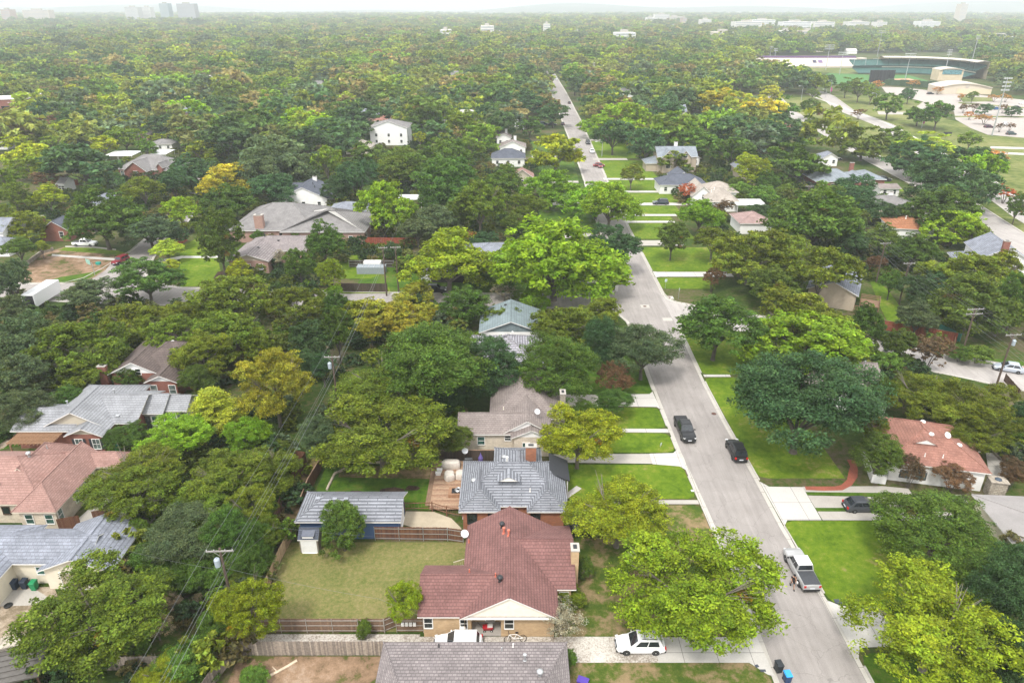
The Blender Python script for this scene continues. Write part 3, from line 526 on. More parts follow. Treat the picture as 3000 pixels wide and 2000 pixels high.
h = House('bungalow', 'low house with a broad flat grey roof at the right edge', 64.5, 62.5, -4, STUCC, MEMB); h.wing(-10.3,14,-5.6,5.4,2.7,3.4,'x','hg'); m = MB(); m.poly([(-2.9,2.0,3.05),(-.6,-1.8,3.35),(-2.3,1.9,3.4)]); m.poly([(-2.9,2.0,3.05),(-2.3,1.9,3.4),(-.6,-1.8,3.35)]); m.obj('skylight', TRIM, h.t); h.done()
h = House('bungalow', 'white house with a taupe roof mostly hidden behind the large dark oak', 52.5, 97.5, -16, STUC, SH_TAUPE); h.wing(-7,5.0,-6,6.5,3,5.3,'y','hh'); h.vent(2.3,2.8,'stack'); h.auto(0,'S',3); h.done()
h = House('deck_house', 'house with a plain blue grey roof above a timber deck', 67.3, 138.3, -27.5, SD_TAN, SH_SALT); h.wing(-5.2,4.6,-6.5,6.8,3.4,5.6,'y','gg'); h.auto(0,'E',2)
dk = MB(); dk.box(5.0,8.6,-6.0,-2.2,1.5,1.65)
for x in (5.1,8.5):
    for y in (-5.9,-4.1,-2.3): dk.box(x-.07,x+.07,y-.07,y+.07,0,2.6)
for z in (1.95,2.25,2.55): dk.box(8.45,8.55,-6,-2.2,z-.06,z+.06); dk.box(5,8.6,-2.25,-2.15,z-.06,z+.06)
for i in range(6): dk.box(4.2,5.0,-7.8+.3*i,-7.5+.3*i,.25*i,.25*i+.06)
dk.obj('deck', plain('deck_wood',(.20,.12,.075),.85,0,.2), h.t); h.done()
h = House('garden_house', 'small two storey beige garden house with a blue grey roof', 71.6, 143.6, -14, SD_BE, SH_SALT); h.wing(-2.4,2.5,-2.2,2.4,4.3,5.6,'x','gg',); h.win(0,'S',.2,2.9,.8,.9); h.auto(0,'E',1,2.9); h.done()
h = House('clapboard_house', 'two storey white house with a blue grey roof and tall red chimney', 109.5, 152.5, -14, SD_WH, SH_SALT, SD_WH); h.wing(-5.4,4.4,-5.2,7,5.2,8.0,'y','gg'); h.wing(-9,-4,-3,5,3,5,'x','hg'); h.chim(-1.5,-5.4,1.2,.9,9.4,BR_RED); h.win(0,'S',1.2,5.1,.9,1.4); h.win(0,'S',1.4,2.0,1.0,1.4); h.auto(0,'E',2,4.2); h.done()
h = House('bungalow', 'house with an orange clay tile roof and white chimney', 104.8, 183, -10, STUC, SH_ORNG); h.wing(-5.5,4.6,-4.5,6,3,5.4,'x','hh'); h.wing(0,7,-1,6,3,5.2,'y','hh'); h.chim(4.2,1.0,1.3,.9,6.2,STUC); h.vent(-1.2,-.6,'stack',WHITE); h.done()
h = House('bungalow', 'low house with a warm grey hip roof between the green trees', 111, 206.5, -12, SD_BE, SH_MID); h.wing(-6.5,5.4,-4,5,3,5,'x','hh'); h.wing(1,6.5,-6,1,3,4.4,'y','hh'); h.vent(-.5,.8,'box',WHITE); h.chim(.6,2.2,1.2,.8,5.6,STUC,3); h.done()
h = House('brick_house', 'long house with a blue grey roof, cream gable and red chimney', 111, 240, 0, BR_RED, shingle('shingle_slate_pale',(.26,.29,.32),(.21,.235,.265)), STUC); h.wing(-11,4,-6.5,6,3.1,6.1,'x','hh'); h.wing(1,8,-8,3,3,5.0,'y','gg'); h.wing(3,14,-3,8,3,5.2,'x','hh'); h.chim(6,7,1.3,.9,6.6,BR_RED); h.auto(0,'S',4); h.auto(1,'S',1); h.done()
h = House('bungalow', 'white house with a beige shingle roof by the orange red tree', 62.5, 216, 0, STUC, shingle('shingle_beige',(.42,.37,.32),(.34,.30,.26)), STUC); h.wing(-8,-1,-2,10,3,6.0,'y','gg'); h.wing(-3,8,3,13,3,5.4,'x','hh'); h.wing(-4.5,5.0,-9,3,3,5.7,'y','hh'); h.win(0,'S',-4.0,2.8,1.2,1.2,bars=2); h.vent(-2.2,-2.4,'stack',WHITE); h.vent(-1.2,-1.5,'stack',WHITE); h.done()
def carport(label, x, y, w, d, z, rot=0, m=None):
    t = thing('carport', label, 'carport', (x,y,0), math.radians(rot)); b = MB(); b.hexa([(-w/2,-d/2,z),(w/2,-d/2,z),(w/2,d/2,z+.25),(-w/2,d/2,z+.25)],[(-w/2,-d/2,z+.18),(w/2,-d/2,z+.18),(w/2,d/2,z+.43),(-w/2,d/2,z+.43)]); b.obj('roof', m or plain('white_metal_roof',(.72,.72,.72),.5,.1,.05), t)
    for i in range(3):
        for yy in (-d/2+.3,d/2-.3): q = MB(); q.bar((-w/2+.4+(w-.8)*i/2,yy,0),(-w/2+.4+(w-.8)*i/2,yy,z+.1),.07); q.obj('post', WHITE, t)
    return t
carport('white flat roofed carport beside the beige roofed house', 70, 207.5, 8.6, 6, 2.6)
h = House('bungalow', 'low house with a dusty pink roof in front of the white carport', 65.5, 189, 0, STUC, shingle('shingle_dusty_pink',(.36,.25,.23),(.29,.20,.185))); h.wing(-5,4.2,-5,5,3,4.9,'y','hh'); h.auto(0,'E',2); h.done()
h = House('cottage', 'small tan gabled house with a grey roof beside the power lines', 84.5, 252, 0, SD_TAN, SH_SALT, SD_TAN); h.wing(-5,4.4,-4,10,3.2,5.8,'y','gg'); h.auto(0,'S',2); h.done()
h = House('house', 'charcoal blue roofed house behind the lawns right of the street', 56.5, 234, 0, STUC, SH_CHAR, STUC); h.wing(-9,7,-5,5,3,5.6,'x','hh'); h.wing(-3,4,3,13,3,5.4,'y','gg'); h.auto(0,'S',4); h.done()
h = House('two_storey_house', 'tan two storey house with twin gables and a slate blue roof', 60, 268, 0, SD_TAN, shingle('shingle_slate_pale',(.26,.29,.32),(.21,.235,.265)), SD_TAN); h.wing(-7,8,-5,6,5.6,8.4,'x','gg'); h.wing(-5.5,-.5,-6.5,2,5.4,8,'y','gg'); h.wing(.5,5.5,-6.5,2,5.4,8,'y','gg'); h.wing(-11,-5,-4,4,3,5,'x','hg')
for wi in (1,2): h.auto(wi,'S',1,6.2,1.3,1.6); h.auto(wi,'S',1,2.4,1.3,1.6)
h.chim(1,2.5,1.2,.9,9.6,STUC,5); h.done()
h = House('house', 'teal grey roofed house beside the cross street', -.3, 119, 0, STUC, SH_TEAL, SH_TEAL); h.wing(-5.6,5.8,-5,5.7,3,5.15,'y','gg'); h.vent(-.9,3.6,'box',DARKM); h.vent(-1.7,3.2,'pipe',DARKM); h.auto(0,'E',2); h.done()
h = House('house', 'house with a bleached grey hip roof in front of the teal roof', -.8, 106.5, 0, STONE, shingle('shingle_bleached',(.40,.39,.42),(.30,.29,.32),(.16,.155,.17),.2,.6,.25)); h.wing(-6.5,6,-5.6,6.4,3,5.9,'y','hh'); h.vent(.2,1.4,'box',DARKM); h.vent(.9,2.0,'stack',WHITE); h.auto(0,'E',3); h.done()
h = House('stone_house', 'pale stone house with a taupe roof and nested white gables', 1, 90, 0, STONE, SH_TAUPE, STUC)
h.wing(-4.2,6.2,-4.9,11,3,6.2,'y','hh'); h.wing(-2.2,4.3,-8.8,-1,3.1,5.0,'y','gg',gi=.3); h.wing(-1.2,4.4,-9.9,-5,3,4.25,'y','gg',gi=.3); h.wing(-8.4,2,-8.9,-3.4,3,4.75,'x','gg')
h.win(3,'S',-5.2,1.75,.9,1.2,glass_=GLASSG); h.win(1,'S',-1.55,2.2,.8,.7,bars=1,glass_=GLASS); h.win(2,'S',.9,1.5,.9,1.3,glass_=GLASSG); h.win(2,'S',3.6,1.6,.8,1.2,glass_=GLASSG); h.chim(6.1,-3.2,.7,1.3,6.3,STONEG); h.vent(-2.2,-3.6,'pipe',plain('vent_cream',(.7,.66,.55),.6)); h.done()
h = House('house', 'dark house under a blue grey roof half hidden by the bright green tree', -3.6, 160, 0, BR_DK, SH_SALT); h.wing(-8,9,-7,6,3,5.4,'x','hh'); h.auto(0,'S',4); h.done()
h = House('garage', 'dark brick garage with a white roller door by the cross street', -14, 150, 0, BR_DK, SH_MID, cat='garage'); h.wing(-7,7,-3,5,2.9,4.2,'x','hh'); h.win(0,'S',-5.2,1.2,2.4,2.1,glass_=SD_WH,bars=0,door=True); h.done()
h = House('brick_house', 'large pinkish brick house under a vast grey hip roof with a brick chimney', -55, 188, 0, BR_PK, SH_MID); h.wing(-18,5,-11.7,12,3.3,7.6,'x','hh',hk=.75); h.wing(-4,17.8,-13.3,5,3.4,7.0,'y','hh'); h.chim(-9.8,-10.2,2.2,1.4,7.0,BR_PK); h.win(0,'S',-2,1.5,5.4,1.9,bars=5,frame=DARKM); h.win(0,'S',-7,1.3,1.1,2.0,glass_=plain('door_orange',(.45,.12,.05),.6),bars=0,door=True); h.auto(1,'S',3,g=GLASSG); h.auto(1,'E',3); h.done()
h = House('brick_house', 'brick house with a low mottled grey roof and front gable', -56.5, 164, 0, BR_PK, SH_BRN, SD_TAN); h.wing(-7.5,8,-3.5,7,3,5.2,'x','hg'); h.wing(-8.2,1.5,-11,3,3,4.6,'y','gg'); h.win(1,'S',-5.8,1.6,.9,1.2,glass_=BLIND); h.win(1,'S',-3.4,1.6,.9,1.2,glass_=BLIND); h.win(1,'S',-.6,1.6,.9,1.2,glass_=BLIND); h.win(0,'S',5,1.5,2.2,1.8,frame=DARKM,bars=2); h.vent(-3,1.5,'stack',DARKM); h.vent(-2.6,-5,'box',DARKM); h.vent(.6,0,'box',DARKM); h.done()
h = House('house', 'white gabled house with a dark slate roof behind the big hip roof', -62.5, 216, 0, STUC, SH_CHAR, STUC); h.wing(-7.5,7.5,-6,8,3.2,6.6,'y','gg',gi=.3); h.wing(-11,0,0,10,3,5.6,'x','hg'); h.chim(1,6,1.2,.9,7.2,STUC,4); h.vent(1.6,1,'stack',DARKM); h.vent(2.6,-1,'stack',DARKM); h.auto(0,'S',3); h.done()
h = House('brick_house', 'red brick house with a steep front gable and grey roof', -129, 256, -8, BR_RED, SH_MID, BR_RED); h.wing(-10,10,-5,9,3.4,7.4,'x','hh'); h.wing(-5.5,3.5,-8,4,3.4,6.6,'y','gg'); h.auto(1,'S',1,2.6,1.6,1.4,BLIND); h.win(0,'S',-8.2,1.8,1.2,1.6,glass_=BLIND); h.wing(5.6,8.4,-6,0,4.4,6.0,'y','gg'); h.done()
h = House('brick_house', 'dark blue roofed brick house beside the white pickup truck', -119.3, 184.5, 0, BR_RED, SH_CHAR, BR_RED); h.wing(-2.5,5.0,-7,7,3,5.4,'y','gg'); h.chim(-2.7,-5,1.7,1.2,6.2,BR_RED); h.win(0,'S',2.8,1.8,1.0,1.5,sh=None); h.done()
h = House('house', 'small pale house with a steel blue roof behind the brick house', -119, 203, 0, STUC, SH_SALT, STUC); h.wing(-5,4,-5,6,3,5.6,'y','gg'); h.done()
h = House('house', 'white house with a blue grey porch roof at the left edge', -131, 172, 0, STUC, SH_SALT); h.wing(-8,6,-3,7,5,7.4,'x','gg'); h.wing(-2,9,-7,-1,2.8,4.2,'x','hh'); h.win(0,'S',.5,3.6,1.1,1.6); h.done()
# -- houses glimpsed among the trees further off: (crop, x, y, width px, roof, wall, wall height, ridge rise, axis, label)
FAR = [('T1',1110,1010,180,SH_MID,STUC,3,1.4,'x','grey roofed ranch house behind the white canopies'),('T1',990,950,80,SH_TAUPE,BR_PK,3,2,'y','taupe gabled roof glimpsed behind the dark oak'),
('T2',330,926,270,SH_MID,SD_WH,7.4,3.0,'y','large white two storey house with a grey gable roof'),('T2',120,1030,190,shingle('shingle_beige',(.42,.37,.32),(.34,.30,.26)),STUCC,3,2.2,'x','tan hip roofed house beside the large white house'),
('T2',1120,970,110,SH_TAUPE,STUC,3.4,2,'y','white gabled house behind the tan chimney house'),('T2',1180,1035,190,SH_TAUPE,STUC,3.2,2.6,'y','tan gabled house with a tall white chimney'),
('T2',1150,1110,240,SH_CHAR,STUC,3.2,2.8,'x','slate blue hip roofed house near the far lawns'),('M2',1245,215,170,SH_PINK,SD_BE,5.6,2.8,'y','two storey beige house with a faded red gable roof'),
('T2',590,540,150,SH_MID,STUC,5.5,3.4,'y','white house with steep stepped gables far up the street'),('T2',1165,510,110,SH_TAUPE,SD_CR,4,2.4,'x','cream house with a brown roof by the far street'),
('T1',2200,600,160,SH_MID,STUCC,5.6,1.8,'x','pale house with a grey hip roof among dark oaks'),('T1',1945,605,30,SH_MID,STUC,6,2,'y','narrow white house wall beside the green tree'),('T1',435,660,110,SH_MID,BR_RED,5.2,2.2,'x','small brick house with a grey hip roof'),('T1',740,390,80,SH_TAUPE,STUC,4.5,3,'x','lone taupe roof far out in the tree canopy'),
('T2',2000,650,240,SH_MID,STUC,4,2.0,'x','long white house with grey roofs right of the far street'),('T2',2080,740,120,SH_TAUPE,SD_WH,3.6,1.6,'x','white garage fronted house below the long white house'),('T2',2180,600,100,SH_TAUPE,STUC,4,3,'x','taupe hip roofed house right of the far street'),
('T2',2145,470,110,SH_RR,STUC,4,3.4,'x','house with a bright red hip roof beyond the street trees'),('T2',1230,700,50,SH_MID,SD_WH,5,2,'y','white gabled house end beside the far street'),('T2',1225,860,80,SH_TAUPE,SD_WH,4,2.2,'y','white house side wall near the parked dark cars'),('T3',720,905,120,SH_RR,STUC,3.6,2.4,'x','coral roofed house under the dark trees'),
('T2',290,850,130,SH_RR,STUC,3.4,2.4,'x','low house with a dull red roof behind the white house'),('T3',350,350,80,SH_TAUPE,STUCC,5,4,'x','tan roof standing out of the trees before the grandstand wall'),('T3',40,570,70,SH_TAUPE,STUC,4,3.2,'y','taupe gable behind the golden tree'),('T2',780,365,70,SH_MID,STUC,5,3,'y','white gable peeping from the far canopy'),('T1',20,1000,80,SH_TAUPE,STUC,3,2,'x','taupe roof corner at the left edge'),
('T3',60,1110,120,SH_CHAR,STUC,3,2.2,'y','white gabled outbuilding with a dark roof'),('T3',1010,1110,120,SH_SALT,STUC,3,2,'y','white cottage beside the striped driveways'),('T3',2250,320,0,None,None,0,0,'x',''),('T1',170,460,60,SH_MID,STUC,4,2.5,'y','pale grey gable in the trees at the far left'),('M1',430,230,60,SH_MID,STUC,3,1.5,'x','small grey roof behind the red brown shrub'),('M3',1420,260,150,SH_TAUPE,STUC,2.8,.8,'x','low white roofed porch beside the warm grey roof')]
for k, x, y, w, rf, wl_, ze, rise, ax, lab in FAR:
    if not w: continue
    X, Y, s_, q = P(k, x, y, ze*.6); W = w/q/s_; d = max(7, min(14, W*.8))
    h = House('house', lab, X, Y+d*.35, 0, wl_, rf, wl_ if ax == 'y' else None)
    if ax == 'x': h.wing(-W/2,W/2,-d/2,d/2,ze,ze+rise,'x','hh' if W > d else 'gg')
    else: h.wing(-W/2,W/2,-d/2,d*.6,ze,ze+rise,'y','gh'); 
    if W > 14 and ax == 'x': h.wing(-W*.32,W*.1,-d/2-2.5,0,ze-.2,ze+rise*.7,'y','gg')
    h.auto(0,'S',3 if W > 9 else 2,min(ze-1.2,1.7)); 
    if ze > 5: h.auto(0,'S',3,4.4)
    if 'chimney' in lab: h.chim(1.0,d*.1,1.1,.9,ze+rise+1.2,STUC,3)
    h.done()
for lab, k, x, y, w, d in (('white flat canopy roof left of the grey ranch house','T1',850,1060,190,60),('white flat canopy roof right of the grey ranch house','T1',1120,1050,110,60),('long narrow white canopy roof by the red brick gable','T1',1040,1075,110,20)):
    X, Y, s_, q = P(k,x,y,2.8); carport(lab, X, Y, w/q/s_, 9 if d > 30 else 4, 2.7)
X, Y, s_, q = P('M2',480,305,2.6); carport('white metal patio cover between two green trees', X, Y, 7.5, 5, 2.6)
X, Y, s_, q = P('M2',60,400,4); h = House('house', 'pale blue grey hip roofed annex behind the vast hip roof', X, Y+2, 0, STUC, SH_SALT); h.wing(-6,4.5,-4,5,4.4,6.2,'x','hh'); h.auto(0,'S',2,2.5); h.done()
# red brick shop
X, Y, s_, q = P('T1',60,800,0); t = thing('brick_shop', 'red brick shop building at the left edge by the car park', 'shop', (X-14,Y+3,0), math.radians(18)); m = MB(); m.box(-22,22,0,16,0,8); m.obj('wall', BR_RED, t); m = MB(); m.box(-22.3,22.3,-.3,16.3,8,8.6); m.obj('parapet', TRIM, t); m = MB(); m.box(-14,-9,-.12,0,1,4.5); m.box(8,14,-.12,0,1,4.5); m.obj('window', GLASS, t)
sheet('car_park', ASPH2, px('T1', [(-60,800),(170,785),(190,850),(60,890),(-60,900)]))
m = MB(); m.box(-12,12,-5,5,0,5); X, Y, s_, q = P('T1',300,712,0); t = thing('low_building', 'long low white roofed building beside the red brick shop', 'building', (X,Y,0), 0); m.obj('wall', STUC, t); m = MB(); m.box(-12.4,12.4,-5.4,5.4,5,5.5); m.obj('roof', plain('white_metal_roof',(.72,.72,.72),.5), t)
# ================= vehicles =================
TYRE = RUBBER; RIM = plain('alloy_rim', (.42,.43,.44), .35, .7, .1); RIMD = plain('dark_rim', (.10,.10,.105), .4, .5, .1); CGL = glass('car_glass', (.018,.022,.026), .05); LAMPW = plain('lamp_lens', (.6,.6,.6), .15, 0, .05); LAMPR = plain('tail_lens', (.45,.012,.01), .2, 0, .05); BLK = plain('black_trim', (.02,.02,.022), .6, 0, .1); PLATE = plain('number_plate', (.6,.62,.66), .5, 0, .05)
KIND = { # length, width, height, clearance, belt, hood height, cabin base rear/front, roof rear/front, wheel r, axle rear/front
 'suv': (4.6,1.86,1.70,.25,1.02,1.02,-2.05,1.05,-1.75,.30,.36,-1.35,1.38), 'suv_large': (4.85,1.93,1.78,.27,1.08,1.08,-2.2,1.1,-1.95,.35,.38,-1.45,1.45), 'hatch': (4.4,1.78,1.54,.2,.94,.92,-1.95,1.15,-1.35,.15,.32,-1.3,1.35),
 'sedan': (4.75,1.82,1.45,.2,.92,.90,-1.7,1.15,-.95,.15,.33,-1.4,1.4), 'pickup': (5.9,2.0,1.92,.36,1.18,1.16,-.85,1.45,-.75,.75,.41,-1.85,1.85), 'jeep': (4.3,1.84,1.85,.42,1.15,1.12,-1.95,.75,-1.9,.45,.41,-1.2,1.3), 'van': (4.9,1.9,2.3,.3,1.15,1.1,-2.4,1.5,-2.38,.95,.36,-1.5,1.6)}
def car(kind, color, label, x, y, head, name=None, cat='car', cover=None, metal=.25, group=None, simple=False, rim=RIM, roofc=None, rack=False):
    L,W,H,cl,bz,hz,cb,cf,rb,rf,wr,ar,af = KIND[kind]; hw = W/2
    t = thing(name or {'suv':'parked_suv','suv_large':'parked_suv','pickup':'pickup_truck','jeep':'off_road_car','van':'delivery_van'}.get(kind,'parked_car'), label, cat, (x,y,.012), head, group)
    pm = paint('paint_%02x%02x%02x'%tuple(int(c*255) for c in color), color, metal if max(color) < .6 else 0); B = MB()
    if kind == 'pickup': st = [(-L/2,cl+.2,1.05,hw*.93),(-L/2+.08,cl+.1,1.16,hw*.97),(cb,cl,1.16,hw),(cf,cl,hz,hw),(L/2-.6,cl,hz-.03,hw),(L/2-.12,cl+.02,hz-.16,hw*.93),(L/2,cl+.12,hz-.42,hw*.84)]
    elif kind == 'jeep': st = [(-L/2,cl+.05,bz,hw*.86),(cf,cl,bz,hw*.86),(L/2-.25,cl+.02,hz,hw*.76),(L/2,cl+.08,hz-.12,hw*.74)]
    else:
        tr = bz-.02 if kind in ('suv','suv_large','van','hatch') else bz+.02
        st = [(-L/2,cl+.2,tr-.30,hw*.84),(-L/2+.1,cl+.08,tr-.06,hw*.92),(-L/2+.5,cl,tr,hw*.985),(0,cl,bz,hw),(cf,cl,hz,hw*.99),(L/2-.75,cl,hz-.07,hw*.97),(L/2-.22,cl+.02,hz-.22,hw*.88),(L/2,cl+.12,hz-.45,hw*.74)]
    ring = lambda s: [(s[0],-s[3]*.93,s[1]),(s[0],-s[3],s[1]+(s[2]-s[1])*.35),(s[0],-s[3]*.985,s[2]-.12),(s[0],-s[3]*.90,s[2]-.015),(s[0],0,s[2]+.02),(s[0],s[3]*.90,s[2]-.015),(s[0],s[3]*.985,s[2]-.12),(s[0],s[3],s[1]+(s[2]-s[1])*.35),(s[0],s[3]*.93,s[1])]
    vs = [p for s in st for p in ring(s)]; n = 9; fs = [[i*n+j,(i+1)*n+j,(i+1)*n+(j+1)%n,i*n+(j+1)%n] for i in range(len(st)-1) for j in range(n)]
    B.add(vs, fs+[list(range(n)), list(range((len(st)-1)*n,len(st)*n))[::-1]])
    wb, wt = (hw*.94, hw*.76) if kind not in ('jeep','van') else (hw*.86, hw*.82); zb = bz-.03
    lo = [(cb,-wb,zb),(cf,-wb,zb),(cf,wb,zb),(cb,wb,zb)]; hi = [(rb,-wt,H-.06),(rf,-wt,H-.06),(rf,wt,H-.06),(rb,wt,H-.06)]
    B.hexa(lo, hi); rl = [(rb+.02,-wt,H-.06),(rf,-wt,H-.06),(rf,wt,H-.06),(rb+.02,wt,H-.06)]; rh = [(rb+.16,-wt*.86,H),(rf-.14,-wt*.86,H),(rf-.14,wt*.86,H),(rb+.16,wt*.86,H)]
    B.hexa(rl, rh, 1 if roofc else 0)
    B.obj('body', [pm, roofc or pm], t)
    def pane(a, b, c, d, u0, u1, v0, v1, nm='window', m=CGL):
        a,b,c,d = map(Vector,(a,b,c,d)); nn = (b-a).cross(d-a).normalized()*.012
        f = lambda u,v: a*(1-u)*(1-v)+b*u*(1-v)+c*u*v+d*(1-u)*v+nn
        q = MB(); q.poly([f(u0,v0),f(u1,v0),f(u1,v1),f(u0,v1)]); q.obj(nm, m, t)
    pane(lo[1],lo[2],hi[2],hi[1],.05,.95,.06,.96,'windscreen'); pane(lo[3],lo[0],hi[0],hi[3],.07,.93,.18,.92,'rear_window')
    spl = (.1,.5,.9) if kind != 'pickup' else (.06,.45,.94)
    if kind == 'van': spl = (.68,.72,.94)
    for i in range(2):
        pane(lo[0],lo[1],hi[1],hi[0],spl[i]+.015,spl[i+1]-.015,.14,.90); pane(lo[2],lo[3],hi[3],hi[2],1-spl[i+1]+.015,1-spl[i]-.015,.14,.90)
    for ax_ in (ar, af):
        for s_ in (-1,1):
            w = MB(); w.lathe([(wr*.62,-.11),(wr*.96,-.11),(wr,-.07),(wr,.07),(wr*.96,.11),(wr*.62,.11)], (0,0,0), 16, 0, 'y'); w.lathe([(wr*1.18,-.02),(wr*1.18,.02)], (0,-s_*.085,.03), 16, 0, 'y'); o = w.obj('tyre' if simple else 'wheel', TYRE, t); o.location = (ax_, s_*(hw-.10), wr)
            if not simple: r = MB(); r.lathe([(wr*.66,s_*.0),(wr*.64,s_*.113),(wr*.5,s_*.09),(wr*.15,s_*.115),(.01,s_*.115)], (0,0,0), 12, 0, 'y'); r.obj('rim', rim, o)
    q = MB(); q.box(-L/2+.3,L/2-.3,-hw*.9,hw*.9,cl-.06,cl+.12); q.box(-L/2-.02,-L/2+.25,-hw*.86,hw*.86,cl+.02,cl+.26); q.box(L/2-.28,L/2+.03,-hw*.78,hw*.78,cl+.02,cl+.24); q.obj('bumper', BLK, t)
    for s_ in (-1,1):
        q = MB(); q.obox((L/2-.20, s_*hw*.72, hz-.26), .28, .36, .14, s_*-.35); q.obj('headlight', LAMPW, t)
        q = MB(); q.box(-L/2-.015,-L/2+.14,s_*hw*.78-.12,s_*hw*.78+.12,bz-.36,bz-.10); q.obj('tail_light', LAMPR, t)
        if not simple: q = MB(); q.obox((cf-.35, s_*(hw+.09), bz+.06), .12, .2, .14); q.obj('mirror', pm if max(color) > .5 else BLK, t)
    if simple: return t
    q = MB(); q.box(-L/2-.03,-L/2+.0,-.26,.26,cl+.3,cl+.44); q.box(L/2+.0,L/2+.035,-.26,.26,cl+.2,cl+.33); q.obj('number_plate', PLATE, t)
    q = MB(); q.box(L/2-.12,L/2+.012,-hw*.5,hw*.5,cl+.3,hz-.36); q.obj('grille', BLK, t)
    if kind == 'pickup':
        q = MB(); q.box(-L/2+.12,cb-.04,-hw*.86,hw*.86,1.155,1.19); q.obj('bed_cover', cover or BLK, t)
    if kind == 'jeep':
        q = MB(); q.lathe([(.2,-.1),(.39,-.1),(.4,.1),(.2,.12)], (-L/2-.12,0,1.05), 16, 0, 'x'); q.obj('spare_wheel', TYRE, t)
        q = MB()
        for ax_ in (ar,af):
            for s_ in (-1,1): q.box(ax_-.55,ax_+.55,s_*hw-.14 if s_ > 0 else -hw-.02,s_*hw+.02 if s_ > 0 else -hw+.14,.80,.9)
        q.obj('fender', BLK, t)
    if rack:
        q = MB()
        for s_ in (-1,1): q.bar((rb+.3,s_*wt*.82,H+.06),(rf-.3,s_*wt*.82,H+.06),.025)
        for xx in (rb+.5,rf-.6): q.bar((xx,-wt*.82,H+.07),(xx,wt*.82,H+.07),.025)
        q.obj('roof_rack', BLK, t)
    return t
def pc(k, x, y): return P(k,x,y,0)[:2]
WHT=(.78,.78,.78); BLKC=(.012,.013,.015); SIL=(.42,.42,.42); GRY=(.06,.065,.075)
car('suv', WHT, 'white suv on the gravel drive under the big street tree', 12.1, 48.6, pi, rack=True)
car('suv', WHT, 'white car roof just visible behind the grey brown hip roof', -5.1, 48.6, pi, name='parked_car', simple=False)
car('pickup', SIL, 'silver pickup truck with a black bed cover parked by the lawn', 30.95, 58.4, pi/2+.02, cat='pickup truck', cover=plain('bed_cover_vinyl', (.045,.048,.055), .6), roofc=paint('paint_white_roof',(.74,.75,.77)))
car('pickup', BLKC, 'black pickup truck driving down the street', 24.6, 86.2, -pi/2+.03, cat='pickup truck')
car('suv_large', BLKC, 'black suv parked at the kerb under the large dark oak', 30.45, 81.0, pi/2, rack=True)
car('hatch', GRY, 'dark grey hatchback on the striped grass and concrete driveway', 42.4, 69.2, 0)
car('suv', BLKC, 'black car nose showing between burgundy roof and street tree', 8.6, 65.0, pi, name='parked_car')
car('hatch', (.40,.44,.50), 'silver blue hatchback parked on the side street by a leaning pole', 82.9, 105.4, pi-.42)
car('jeep', (.23,.012,.025), 'dark red off road car parked by the bare front yard', -92.7, 160.2, -pi/2-.28)
car('pickup', WHT, 'white pickup truck on the strip driveway by the brick house', -108.6, 174.0, -.05, cat='pickup truck')
car('suv_large', (.03,.04,.06), 'dark blue suv on a front driveway between lawns', 45.8, 216, pi, rack=True)
car('sedan', BLKC, 'black car behind the faded red roof at the left edge', -65.6, 78.2, 0)
X, Y = pc('M2',650,960); car('suv', BLKC, 'dark car under trees on the cross street', X, Y+.6, 0, simple=True)
for k, x, y, kind, c, hd, lab in (('T2',1483,552,'suv',WHT,-pi/2,'white suv driving far up the street'),('T2',1570,715,'sedan',BLKC,pi/2,'black car parked on the right of the far street'),('T2',1525,860,'sedan',(.05,.02,.03),pi/2,'dark maroon car on the left of the far street'),('T2',1699,992,'suv_large',BLKC,-pi/2,'black suv parked on the street behind a white car'),('T2',1727,1052,'sedan',WHT,-pi/2,'white car parked on the street in front of a black suv'),('T2',1783,1152,'hatch',(.20,.015,.02),-pi/2,'small dark red car beside the far kerb'),('T2',1395,862,'suv',(.03,.05,.09),0,'dark blue suv leftmost on the far driveway'),('T2',1452,864,'sedan',(.015,.02,.04),0,'navy car rightmost on the far driveway'),('T2',1470,532,'sedan',BLKC,-pi/2,'black car near the top of the street'),('T2',30,652,'sedan',BLKC,0,'black car on a distant drive among trees'),
 ('T1',65,800,'van',WHT,0,'white delivery van beside the red brick shop'),('T1',105,882,'sedan',WHT,0,'white car in the brick shop car park'),('T3',1705,652,'suv',BLKC,0,'black suv alone near the ballpark hedge'),('T3',2160,757,'suv',(.02,.10,.28),0,'bright blue suv in the parking lot'),('T3',2108,882,'suv',(.07,.03,.05),0,'dark purple suv by the orange lot tree'),('T3',2262,930,'suv',(.03,.06,.06),0,'dark green suv by the lot lamp mast'),('T3',2300,745,'sedan',BLKC,0,'black car behind the far lot tree'),('T3',2345,720,'sedan',WHT,0,'white car at the far right of the lot'),('T3',2225,865,'sedan',WHT,0,'white car half hidden by a lot tree'),('M3',1385,190,'suv_large',BLKC,0,'black suv beside the big leaning oak'),('M3',1050,45,'suv',BLKC,0,'dark car under a white porch roof'),('M2',1775,90,'hatch',(.2,.015,.02),0,'red car nose on a driveway beside the street')):
    X, Y = pc(k,x,y); car(kind, c, lab, X, Y, hd, simple=True)
# white box trailer on the cross street
t = thing('box_trailer', 'long white box trailer half under trees at the left', 'trailer', (-96.2,135.6,.012), pi/2); m = MB(); m.box(-4.4,4.4,-1.25,1.25,.8,3.4); m.obj('body', plain('white_metal_roof',(.72,.72,.72),.5), t); m = MB(); m.box(-4.43,-4.4,-1.1,1.1,1.0,3.2); m.obj('door', BLK, t)
for xx in (-1.8,-.7):
    for s_ in (-1,1): w = MB(); w.lathe([(.2,-.14),(.5,-.14),(.5,.14),(.2,.14)], (0,0,0), 14, 0, 'y'); o = w.obj('wheel', TYRE, t); o.location = (xx,s_*1.1,.5)
